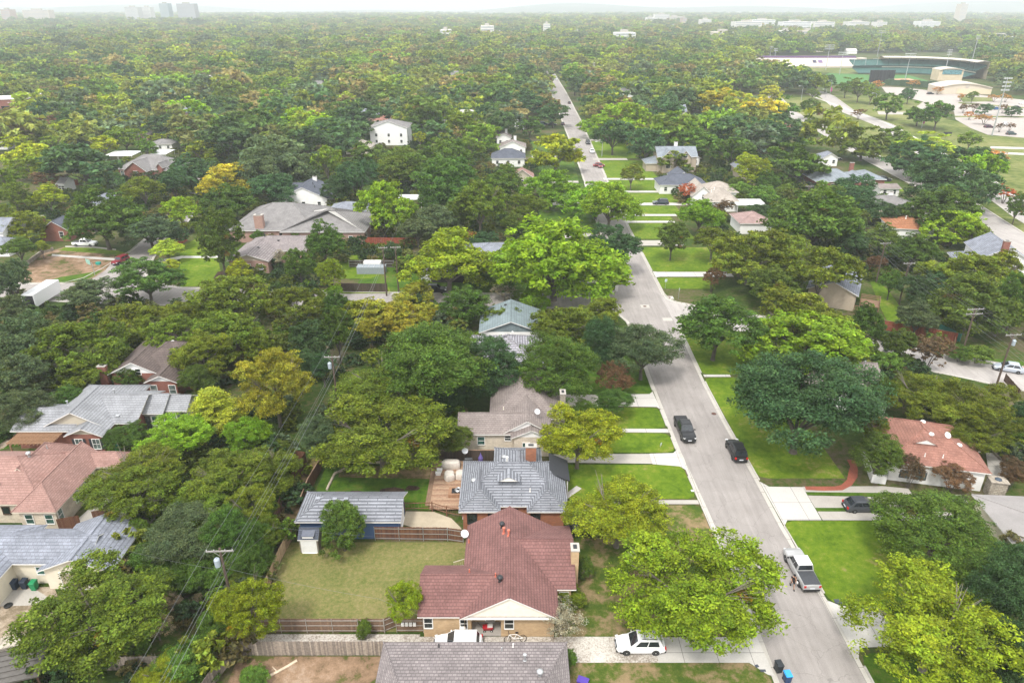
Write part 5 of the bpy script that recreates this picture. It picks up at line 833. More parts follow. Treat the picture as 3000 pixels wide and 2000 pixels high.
def mast(label, k, xb, yb, xt, yt, rows=3, n=8):
    X, Y = pc(k,xb,yb); q = P(k,xt,yt,0); z = CAMH*(1-Y/q[1]); z = max(12,min(60,z)); sc = q[2]
    t = thing('floodlight_mast', label, 'floodlight mast', (X,Y,0)); m = MB(); m.lathe([(.36,0),(.18,z),(.02,z+.05)], (0,0,0), 8); m.obj('mast', STEEL, t); m = MB()
    hw_ = 4.2 if n > 5 else 1.7
    for r in range(rows): m.box(-hw_,hw_,-.12,.12,z-1.7*r-.1,z-1.7*r+.1)
    m.obj('crossbar', STEEL, t); m = MB()
    for r in range(rows):
        for i in range(n): m.obox((-hw_+.2+(2*hw_-.4)*i/(n-1),-.45,z-1.7*r), .62,.5,.62)
    m.obj('floodlight', plain('floodlight_face',(.45,.46,.46),.3), t)
mast('tallest floodlight mast leaning over the right of the lot','T3',2130,935,2235,540,4,4); mast('floodlight mast before the long grandstand wall','T3',985,485,1012,312,3,9); mast('floodlight mast over the outfield trees','T3',1080,515,1105,362,2,9); mast('floodlight mast in front of the grandstand seats','T3',1530,560,1562,372,2,9); mast('floodlight mast beside the press box','T3',1795,545,1830,345,3,4); mast('floodlight mast behind the grandstand','T3',1340,392,1368,215,2,6); mast('tall floodlight mast at the right behind the hall','T3',1968,520,2022,250,2,4); mast('short floodlight mast at the left end of the wall','T3',628,440,643,338,2,5); mast('thin floodlight mast left of the grandstand wall','T3',600,400,607,322,2,3); mast('slim mast in front of the wall end','T3',572,500,580,405,1,2)
GSEAT = plain('stadium_seat_green', (.025,.085,.075), .7, 0, .3, .6); GDARK = plain('stadium_steel_green', (.03,.07,.065), .6, .2, .2, .8); CANO = plain('canopy_cream', (.50,.45,.38), .7, 0, .06, .2); TANW = plain('stadium_wall_tan', (.58,.48,.34), .85, 0, .1, .2)
t = thing('ballpark_grandstand', 'curved dark green ballpark grandstand under a cream canopy', 'grandstand', (370,700,0)); gp = px('T3', [(1240,520),(1400,528),(1560,530),(1660,540),(1715,570),(1722,600)])
gp = [(312,690),(335,694),(355,694),(372,688),(384,674),(388,655),(385,635)]; gp = [(x-370,y-700) for x,y in dens(gp,5)]; inn = lambda d: offs(gp,d)
def sweep(prof, name, m_, lo=0, hi=None):
    q = MB(); hi = hi or len(gp); ls = [(offs(gp,d)[lo:hi],z) for d,z in prof]
    for (A_,z0),(B_,z1) in zip(ls,ls[1:]):
        for i in range(len(A_)-1): q.poly([(*A_[i],z0*.7),(*A_[i+1],z0*.7),(*B_[i+1],z1*.7),(*B_[i],z1*.7)])
    return q.obj(name, m_, t)
sweep([(-6,1),(-6,1.6),(0,4.2),(4,6),(4,6.4)], 'lower_seats', GSEAT); sweep([(4.2,6.3),(4.2,8.8),(3.2,8.8),(3.2,9.6)], 'concourse', GDARK); sweep([(3.0,9.6),(6,11.2),(11,15),(11,16.2)], 'upper_seats', GSEAT); k8 = int(len(gp)*.26)
sweep([(2.6,18.6),(2.6,19.3),(8,20.4),(13.5,19.8),(13.5,19.2),(8,19.7),(2.6,18.6)], 'canopy', CANO, k8); sweep([(13,0),(13,18.9)], 'back_wall', TANW, k8)
sweep([(4.0,7.0),(4.1,8.2)], 'suite_glass', plain('suite_pale',(.45,.42,.32),.4), int(k8*1.1))
for i in range(0,len(gp),2): a = offs(gp,3.1)[i]; b = offs(gp,11)[i]; q = MB(); q.bar((*a,6.7),(*a,13.1 if i >= k8 else 12),.2); q.bar((*a,12 if i < k8 else 13.1),(*b,11.5 if i < k8 else 13.3),.18); q.obj('column', GDARK if i >= k8 else STEEL, t)
X, Y = pc('T3',1365,582); t = thing('scoreboard', 'black scoreboard seen from behind at the ballpark outfield', 'scoreboard', (X,Y,0)); m = MB(); m.box(-9.5,9.5,0,1.6,1.5,10.5); m.obj('panel', plain('scoreboard_black',(.018,.02,.024),.6), t)
for i in range(7): m = MB(); m.box(-8.6+2.8*i,-8.2+2.8*i,-.5,0,0,10.5); m.obj('post', DARKM, t)
X, Y = pc('T3',870,468); t = thing('grandstand_wall', 'long cream grandstand wall with a purple top band', 'grandstand', (X,Y,0)); m = MB(); m.hexa([(-52,0,0),(50,0,0),(50,12,0),(-52,12,0)],[(-52,0,1.5),(50,0,1.5),(50,12,10),(-52,12,10)])
m.obj('stand', siding('stand_cream',(.52,.46,.39),1.4), t); m = MB(); m.hexa([(-52,10,8.6),(50,10,8.6),(50,11.9,9.9),(-52,11.9,9.9)],[(-52,9.9,9.1),(50,9.9,9.1),(50,11.8,10.5),(-52,11.8,10.5)]); m.obj('top_band', plain('band_purple',(.075,.03,.10),.7), t)
for i, (a, w_, c) in enumerate(((5,6,(.03,.03,.07)),(10.5,7,(.14,.08,.20)),(-1,4,(.6,.58,.55)),(-8,10,(.66,.65,.62)))): m = MB(); m.hexa([(a,4.0,4.0),(a+w_*.6,4.0,4.0),(a+w_*.6,7.0,6.1),(a,7.0,6.1)],[(a,3.95,4.5),(a+w_*.6,3.95,4.5),(a+w_*.6,6.95,6.7),(a,6.95,6.7)]); m.obj('banner', plain('wall_banner_%d'%i, c, .6), t)
m = MB(); m.box(50.5,57,2,12,0,9); m.obj('stair_tower', CANO, t)
def barrel(label, k, x, y, w, d, hw_, rise, m_, rot):
    X, Y = pc(k,x,y); t = thing('arched_hall', label, 'hall', (X,Y,0), rot); q = MB(); n = 18; top = [(-w/2+w*i/n, hw_+rise*math.sin(pi*(.12+.76*i/n))-rise*math.sin(pi*.12)) for i in range(n+1)]
    for yy, f in ((0,1),(d,0)): pts = [(-w/2,yy,0),(w/2,yy,0)]+[(a,yy,z) for a,z in top[::-1]]; q.poly(pts if f else pts[::-1])
    q.poly([(-w/2,0,0),(-w/2,0,hw_),(-w/2,d,hw_),(-w/2,d,0)]); q.poly([(w/2,0,0),(w/2,d,0),(w/2,d,hw_),(w/2,0,hw_)]); q.obj('wall', m_, t); q = MB()
    for (a,z),(b,z2) in zip(top,top[1:]): q.hexa([(a,-.8,z+.02),(b,-.8,z2+.02),(b,d+.8,z2+.02),(a,d+.8,z+.02)],[(a,-.8,z+.6),(b,-.8,z2+.6),(b,d+.8,z2+.6),(a,d+.8,z+.6)])
    q.obj('roof', CANO, t); return t
t = barrel('wide cream hall with a low barrel roof beside the ballpark','T3',1938,652,34,20,4.2,4.2,plain('hall_cream',(.50,.44,.35),.8,0,.06,.2),-.15); m = MB(); m.box(-5,17,-.3,0,.3,3.6); m.obj('panel', plain('hall_panel_tan',(.55,.47,.33),.8), t); m = MB(); m.lathe([(.1,-.2),(1.2,-.2),(1.2,.05),(.1,.05)], (1,-.1,5.6), 16, 0, 'y'); m.obj('emblem', plain('emblem_grey',(.42,.38,.33),.7), t)
t = barrel('tan press hall with blue green windows behind the barrel hall','T3',1838,558,19,14,8,2.2,TANW,-.1); m = MB(); m.box(-7,8,-.3,0,5,8.5); m.obj('window', glass('hall_glass',(.10,.22,.25),.2), t)
t = thing('clipped_hedge', 'dark clipped hedge wall along the ballpark outfield', 'hedge', (0,0,0)); HEDGES = [px('T3', [(1390,588),(1500,592),(1690,606)]), px('T3', [(1690,600),(1800,612),(1910,630)])]
# ================= person =================
def person(label, x, y, head):
    t = thing('person', label, 'person', (x,y,.012), head); SK = plain('skin', (.42,.24,.16), .6, 0, .05); 
    J = {'pel':(0,0,.95,.15),'wst':(.02,0,1.12,.14),'chs':(.04,0,1.36,.165),'nck':(.05,0,1.53,.06),'hd':(.09,0,1.66,.095),'crn':(.09,0,1.76,.075)}
    E_ = [('pel','wst'),('wst','chs'),('chs','nck'),('nck','hd'),('hd','crn')]
    for s_, st in ((1,'l'),(-1,'r')):
        f = .34 if s_ > 0 else -.30
        J.update({st+'hip':(0,s_*.10,.90,.10),st+'kn':(f*.55+.05,s_*.11,.50,.06),st+'an':(f-(.0 if s_ > 0 else .10),s_*.11,.10 if s_ > 0 else .16,.042),st+'to':(f+.17-(0 if s_ > 0 else .08),s_*.12,.045 if s_ > 0 else .06,.038),
            st+'sh':(.04,s_*.19,1.44,.07),st+'el':(.0-.1*s_,s_*.27,1.17,.048),st+'wr':(.20-.05*s_,s_*.22,1.02,.035),st+'pm':(.27-.05*s_,s_*.20,1.0,.036)})
        E_ += [('pel',st+'hip'),(st+'hip',st+'kn'),(st+'kn',st+'an'),(st+'an',st+'to'),('chs',st+'sh'),(st+'sh',st+'el'),(st+'el',st+'wr'),(st+'wr',st+'pm')]
        for i, (dy, ln) in enumerate(((-.032,.06),(-.012,.078),(.008,.084),(.028,.07))):
            a, b = st+'f%da'%i, st+'f%db'%i; J[a] = (.32-.05*s_,s_*.20+dy,.99,.011); J[b] = (.32-.05*s_+ln*.6,s_*.20+dy,.99-ln*.5,.008); E_ += [(st+'pm',a),(a,b)]
        J[st+'th'] = (.30-.05*s_,s_*.145,1.0,.011); E_.append((st+'pm',st+'th'))
    def skin(name, joints, edges, mat_, grow=0, sub=1):
        me = D.meshes.new(name); ks = list(joints); me.from_pydata([J[k][:3] for k in ks], [(ks.index(a),ks.index(b)) for a,b in edges], []); o = D.objects.new(name, me); COL.objects.link(o); o.parent = t; me.materials.append(mat_)
        md = o.modifiers.new('Skin','SKIN'); 
        for i, k in enumerate(ks): me.skin_vertices[0].data[i].radius = (J[k][3]+grow,)*2; me.skin_vertices[0].data[i].use_root = (i == 0)
        md.use_smooth_shade = True; o.modifiers.new('Sub','SUBSURF').levels = sub; o.modifiers['Sub'].render_levels = sub; return o
    skin('body', J, E_, SK, 0, 2); TS = plain('black_cloth', (.012,.012,.014), .9)
    for s_, st in ((1,'l'),(-1,'r')): a = Vector(J[st+'sh'][:3]); b = Vector(J[st+'el'][:3]); c = a.lerp(b,.62); J[st+'slv'] = (c.x,c.y,c.z,.062); a = Vector(J[st+'hip'][:3]); b = Vector(J[st+'kn'][:3]); c = a.lerp(b,.8); J[st+'hem'] = (c.x,c.y,c.z,.095)
    skin('shirt', ['chs','wst','pel','lsh','rsh','lslv','rslv'], [('chs','wst'),('wst','pel'),('chs','lsh'),('chs','rsh'),('lsh','lslv'),('rsh','rslv')], TS, .02, 2)
    skin('shorts', ['pel','lhip','rhip','lhem','rhem'], [('pel','lhip'),('pel','rhip'),('lhip','lhem'),('rhip','rhem')], TS, .015, 2)
    m = MB(); m.lathe([(.112,0),(.118,.05),(.10,.11),(.05,.145),(.005,.15)], (.085,0,1.70), 14); m.hexa([(.16,-.08,1.70),(.30,-.06,1.69),(.30,.06,1.69),(.16,.08,1.70)],[(.16,-.08,1.72),(.30,-.06,1.705),(.30,.06,1.705),(.16,.08,1.72)]); m.obj('cap', TS, t, True)
    m = MB()
    for s_ in (-1,1): m.obox((.183,s_*.035,1.67), .012,.026,.014)
    m.obj('eye', BLK, t); m = MB(); m.obox((.19,0,1.635), .03,.03,.045); m.obox((.172,0,1.592), .02,.05,.012); m.obox((.085,.10,1.65), .04,.025,.06); m.obox((.085,-.10,1.65), .04,.025,.06); m.obj('face_feature', SK, t)
    for st in 'lr': j = J[st+'an']; q = J[st+'to']; m = MB(); m.obox(((j[0]+q[0])/2,(j[1]+q[1])/2,j[2]-.05), .29,.11,.11,0); m.obj('shoe', BLK, t)
    m = MB(); m.obox((.36,.30,1.02), .16,.12,.2,.3); m.obj('held_bag', WHITE, t)
person('person in black shirt, shorts and cap walking beside the silver pickup', 29.35, 56.4, -pi/2-.15)
# ================= trees =================
def leaf_mat(name, inst=False):
    n = NT(name); a = n.new('Attribute', attribute_name='Col'); 
    if inst: oc = n.new('Attribute', attribute_name='tint', attribute_type='INSTANCER').outputs['Color']
    else: oc = n.n.new('ShaderNodeObjectInfo').outputs['Color']
    c = n.mix(1.0, oc, a.outputs['Color'], 'MULTIPLY'); n.col(c); n.b.inputs['Roughness'].default_value = .6; n.b.inputs['Specular IOR Level'].default_value = .16
    tr = n.new('BsdfTranslucent'); n.link(n.mix(1.0, c, (1.25,1.15,.6), 'MULTIPLY'), tr.inputs[0]); mx = n.new('MixShader'); mx.inputs[0].default_value = .36
    n.link(n.b.outputs[0], mx.inputs[1]); n.link(tr.outputs[0], mx.inputs[2]); n.link(mx.outputs[0], n.n['Material Output'].inputs[0]); return n.mat
LEAF = leaf_mat('foliage'); LEAFI = leaf_mat('foliage_far', True)
BARK = plain('bark', (.10,.085,.07), .95, 0, .3, 5); BARKP = plain('bark_pale', (.15,.13,.105), .95, 0, .2, 5)
def quads_mesh(name, ctr, nrm, ln, wd, col, rng, mat_):
    n = len(ctr); r = rng.normal(size=(n,3)); t = np.cross(nrm, r); t /= np.linalg.norm(t,axis=1)[:,None]+1e-9; b = np.cross(nrm, t)
    t *= ln[:,None]; b *= wd[:,None]; sk = nrm*(ln*.25)[:,None]
    v = np.stack([ctr-t-sk, ctr-b*.9+t*.1, ctr+t-sk, ctr+b*.9+t*.1], 1).reshape(-1,3)
    me = D.meshes.new(name); me.vertices.add(4*n); me.vertices.foreach_set('co', v.ravel().astype(np.float32)); me.loops.add(4*n); me.loops.foreach_set('vertex_index', np.arange(4*n,dtype=np.int32))
    me.polygons.add(n); me.polygons.foreach_set('loop_start', np.arange(0,4*n,4,dtype=np.int32)); me.polygons.foreach_set('loop_total', np.full(n,4,dtype=np.int32))
    at = me.attributes.new('Col','FLOAT_COLOR','POINT'); cc = np.ones((n,4,4),np.float32); cc[:,:,:3] = col[:,None,:]; at.data.foreach_set('color', cc.ravel()); me.materials.append(mat_); me.update(); me.validate(); return me
def crown(name, seed, fam, nclump, nleaf, ls, mat_):
    rng = np.random.default_rng(seed); U = lambda a,b,s=None: rng.uniform(a,b,s)
    # fam: (lobes, lobe radius, lobe spread, clump radius, clump flattening, bottom cut, openness, tip tuft)
    cs_ = .74 if nclump > 220 else .9
    nl, lr, ls_, cr, cf, zc, opn, tuft = {'oak':(9,.46,.56,.15,.75,-.55,.72,.0),'round':(8,.5,.5,.14,.8,-.6,.75,.0),'loose':(11,.36,.66,.125,.7,-.6,.62,.0),'tuft':(10,.42,.60,.12,.85,-.5,.7,.35),'vase':(9,.40,.58,.095,.8,-.35,.7,.2),'shrub':(6,.55,.42,.16,.9,-.7,.8,.1),'cypress':(0,0,0,.16,.35,-.9,.7,.1),'bare':(7,.4,.6,.14,1,-.5,.6,.2)}[fam]
    cr *= cs_; cs = []
    if fam == 'cypress':
        for i in range(nclump):
            z = U(-.85,.95); rad = (1-z)/1.9*U(.35,1.0)*.95+.05; a = U(0,2*pi); cs.append((rad*math.cos(a), rad*math.sin(a), z))
        cs = np.array(cs)
    else:
        L = [(np.array((0,0,.42)), lr)]
        for i in range(nl-1):
            a = i*2.399+U(-.4,.4); z = U(-.42,.42); rr = ls_*math.sqrt(max(.2,1-z*z*.9))*U(.8,1.12); L.append((np.array((rr*math.cos(a), rr*math.sin(a), z)), lr*U(.75,1.2)))
        while len(cs) < nclump:
            c, r = L[rng.integers(len(L))]; d = rng.normal(size=3); d /= np.linalg.norm(d); 
            if d[2] < -.55: continue
            p = c+d*r*(U(.72,1.05) if rng.random() > .12 else U(1.05,1.28))
            if p[2] < zc and rng.random() < .8: continue
            if any(np.linalg.norm(p-c2) < r2*opn for c2, r2 in L if c2 is not c) and rng.random() < .85: continue
            m = math.hypot(p[0],p[1]); 
            if m > 1.02: p[:2] *= 1.02/m
            cs.append(p)
        cs = np.array(cs)
    n = nclump; rc = cr*U(.7,1.3,n); k = (nleaf*(rc/cr)**2).astype(int)+3; idx = np.repeat(np.arange(n),k); N = len(idx)
    d = rng.normal(size=(N,3)); d /= np.linalg.norm(d,axis=1)[:,None]; d[:,2] = np.where(d[:,2] < -.3, -d[:,2], d[:,2])
    q = U(.5,1.05,N)+np.abs(rng.normal(size=N))*.22; ya = U(0,pi,n); sx, sy, sz = U(.75,1.65,n), U(.6,1.1,n), U(.55,1.0,n)*cf/.8; ca, sa = np.cos(ya)[idx], np.sin(ya)[idx]; dx = d[:,0]*sx[idx]; dy = d[:,1]*sy[idx]; d2 = np.stack([dx*ca-dy*sa, dx*sa+dy*ca, d[:,2]*sz[idx]],1)
    P_ = cs[idx]+d2*(rc[idx]*q)[:,None]; out = cs[idx]-np.array((0,0,-.15)); out /= np.linalg.norm(out,axis=1)[:,None]+1e-6
    if tuft: dr = np.array((.75,-.1,.65)); P_ += (out*.5+dr*.5)*(tuft*rc[idx]*U(0,1.6,N)**2)[:,None]
    nr = .5*d+.25*out+rng.normal(size=(N,3))*.42+np.array((0,0,.18)); nr /= np.linalg.norm(nr,axis=1)[:,None]
    l = ls*U(.6,1.35,N); cv = U(.70,1.30,n)[idx]; lv = U(.5,1.5,N); hue = (U(-.5,.5,n)[idx]*.22+U(-.5,.5,N)*.26); base = (cv*lv)[:,None]
    col = np.clip(base*np.stack([1+hue, 1+hue*.25, 1-hue*.5],1),.1,2.2)
    dead = rng.random(n)[idx] < (.004 if fam in ('loose','round') else 0); col[dead] = col[dead]*np.array((1.25,.60,.9))
    return quads_mesh(name, P_, nr, l, l*U(.42,.7,N), col, rng, mat_)
def trunk_mesh(seed, slender=1.0, twig=0, vase=False):
    r = random.Random(seed); m = MB(); b = Vector((r.uniform(-.02,.02),r.uniform(-.02,.02),.36)); w = .050*slender
    if vase:
        for i in range(5): a = 2*pi*i/5+r.uniform(-.3,.3); p = Vector((.05*math.cos(a),.05*math.sin(a),0)); q = Vector((.22*math.cos(a),.22*math.sin(a),.6)); s = Vector((.5*math.cos(a),.5*math.sin(a),1.1)); m.bar(p,q,.022,.018,5); m.bar(q,s,.018,.006,5)
        return m
    m.bar((0,0,-.02),(0,0,.04),w*1.5,w*1.08,8); m.bar((0,0,.04),b,w*1.08,w*.85,8)
    for i in range(7):
        a = i*2.4+r.uniform(-.4,.4); k = r.uniform(.3,.55); z = r.uniform(.75,1.15); p = Vector((k*.45*math.cos(a),k*.45*math.sin(a),.36+(z-.36)*.55)); q = Vector((k*math.cos(a),k*math.sin(a),z)); m.bar(b,p,w*.62,w*.42,6); m.bar(p,q,w*.42,w*.2,5)
        for j in range(3+twig): a2 = a+r.uniform(-.9,.9); e = q+Vector((.3*math.cos(a2),.3*math.sin(a2),r.uniform(.05,.35)))*r.uniform(.6,1.15); m.bar(q.lerp(p,r.uniform(0,.5)),e,w*.17,w*.05,4)
    return m
TINT = {'o':(.026,.054,.019),'m':(.036,.070,.010),'v':(.062,.088,.008),'p':(.102,.136,.007),'b':(.086,.146,.008),'y':(.145,.150,.014),'l':(.15,.185,.016),'r':(.075,.048,.025),'R':(.17,.05,.02),'O':(.18,.10,.03),'T':(.26,.15,.09),'w':(.15,.135,.095),'c':(.17,.225,.025),'s':(.055,.096,.014),'d':(.046,.070,.010),'g':(.046,.068,.028)}
FAMS = {'o':'oak','g':'oak','m':'round','d':'round','v':'loose','p':'loose','b':'tuft','y':'loose','l':'round','r':'vase','R':'vase','O':'vase','T':'loose','w':'bare','c':'cypress','s':'shrub'}
WORD = {'o':('dark green','oak'),'g':('grey green','oak'),'m':('mid green','tree'),'d':('dusky olive','tree'),'v':('olive green','tree'),'p':('yellow green','pecan'),'b':('bright green','tree'),'y':('yellow','tree'),'l':('lime green','tree'),'r':('reddish brown','crape myrtle'),'R':('orange red','tree'),'O':('rust orange','tree'),'T':('dead tan','tree'),'w':('bare twiggy grey','shrub'),'c':('feathery yellow green','cypress'),'s':('leafy green','shrub')}
NAME = {'oak':'oak_tree','tree':'tree','pecan':'pecan_tree','crape myrtle':'crape_myrtle','shrub':'shrub','cypress':'cypress_tree'}
LOD = [{'oak':(560,95,.0215),'round':(520,88,.022),'loose':(480,80,.0225),'tuft':(500,85,.023),'vase':(520,70,.020),'shrub':(260,110,.032),'cypress':(420,90,.024),'bare':(160,40,.026)},
       {'oak':(330,58,.036),'round':(320,56,.036),'loose':(340,44,.037),'tuft':(320,50,.038),'vase':(260,44,.036),'shrub':(130,50,.05),'cypress':(200,50,.04),'bare':(90,20,.045)},
       {'oak':(95,30,.085),'round':(90,30,.085),'loose':(105,24,.085),'tuft':(95,26,.085),'vase':(80,24,.08),'shrub':(50,24,.1),'cypress':(80,26,.085),'bare':(60,12,.08)}]
_crn, _trk = {}, {}; TG = 2.0
def get_crown(fam, lod, var):
    k = (fam,lod,var)
    if k not in _crn: nc, nl, l_ = LOD[lod][fam]; _crn[k] = crown('crown_%s'%fam, 100+lod*37+var*11+hash_(fam), fam, nc, nl, l_, LEAF)
    return _crn[k]
def hash_(s): return sum(ord(c)*(i+3) for i, c in enumerate(s))%997
def get_trunk(fam, var):
    k = (fam,var)
    if k not in _trk: o = trunk_mesh(hash_(fam)+var, 1.0, 4 if fam in ('loose','bare') else 0, fam in ('vase','shrub')).obj('trunk', BARKP if fam in ('loose','bare') else BARK); _trk[k] = o.data; D.objects.remove(o)
    return _trk[k]
LAND = [('burgundy roofed house',0,56),('grey ridged roof house',0,70),('blue garage',-18,66),('grey brown foreground roof',-3,42),('faded red roof stone house',-56,70),('cream house with three bins',-48,58),('brick house with the pergola',-58,87),('brown roofed brick house',-57,103),('coral roofed white house',53,77),('flat grey roof',64,62),('blue grey roof with the deck',67,138),('beige garden house',72,143.6),('white house with the red chimney',109,152),('orange tile roof',105,183),('warm grey hip roof',111,206),('slate roof with the cream gable',111,240),('beige shingle roof',62,216),('white carport',70,207),('dusty pink roof',65,189),('tan cottage by the wires',84,252),('charcoal blue roof',56,234),('tan twin gabled house',60,268),('teal grey roof',0,119),('bleached grey roof',-1,106),('pale stone house',1,90),('dark house by the bright tree',-4,160),('dark brick garage',-14,150),('vast hip roofed brick house',-55,188),('low mottled roof brick house',-56,164),('white house with the dark slate roof',-62,216),('steep gabled red brick house',-129,256),('dark blue roofed brick house',-119,184),('white house at the left edge',-131,172),('dark red off road car',-92,160),('junction',27,134),('black pickup',24.6,86),('silver pickup',31,58),('white suv',12,48),('silver hatchback',83,105),('transformer pole',-27,51),('pole by the yellow tree',-25,89),('mown back lot',84,125),('boulevard',140,215),('ballpark lot',262,430)]
for k, x, y, w, rf, wl_, ze, rise, ax, lab in FAR:
    if w: X, Y, *_ = P(k,x,y,2); LAND.append((lab.split(' with ')[0].split(' beside ')[0].split(' right of ')[0].split(' in the ')[0].split(' by the ')[0].split(' among ')[0].split(' standing ')[0].split(' peeping ')[0].split(' glimpsed ')[0].split(' far ')[0].split(' up the ')[0].split(' behind ')[0].split(' near ')[0].split(' beyond ')[0].split(' at the ')[0].split(' under ')[0].split(' below ')[0],X,Y))
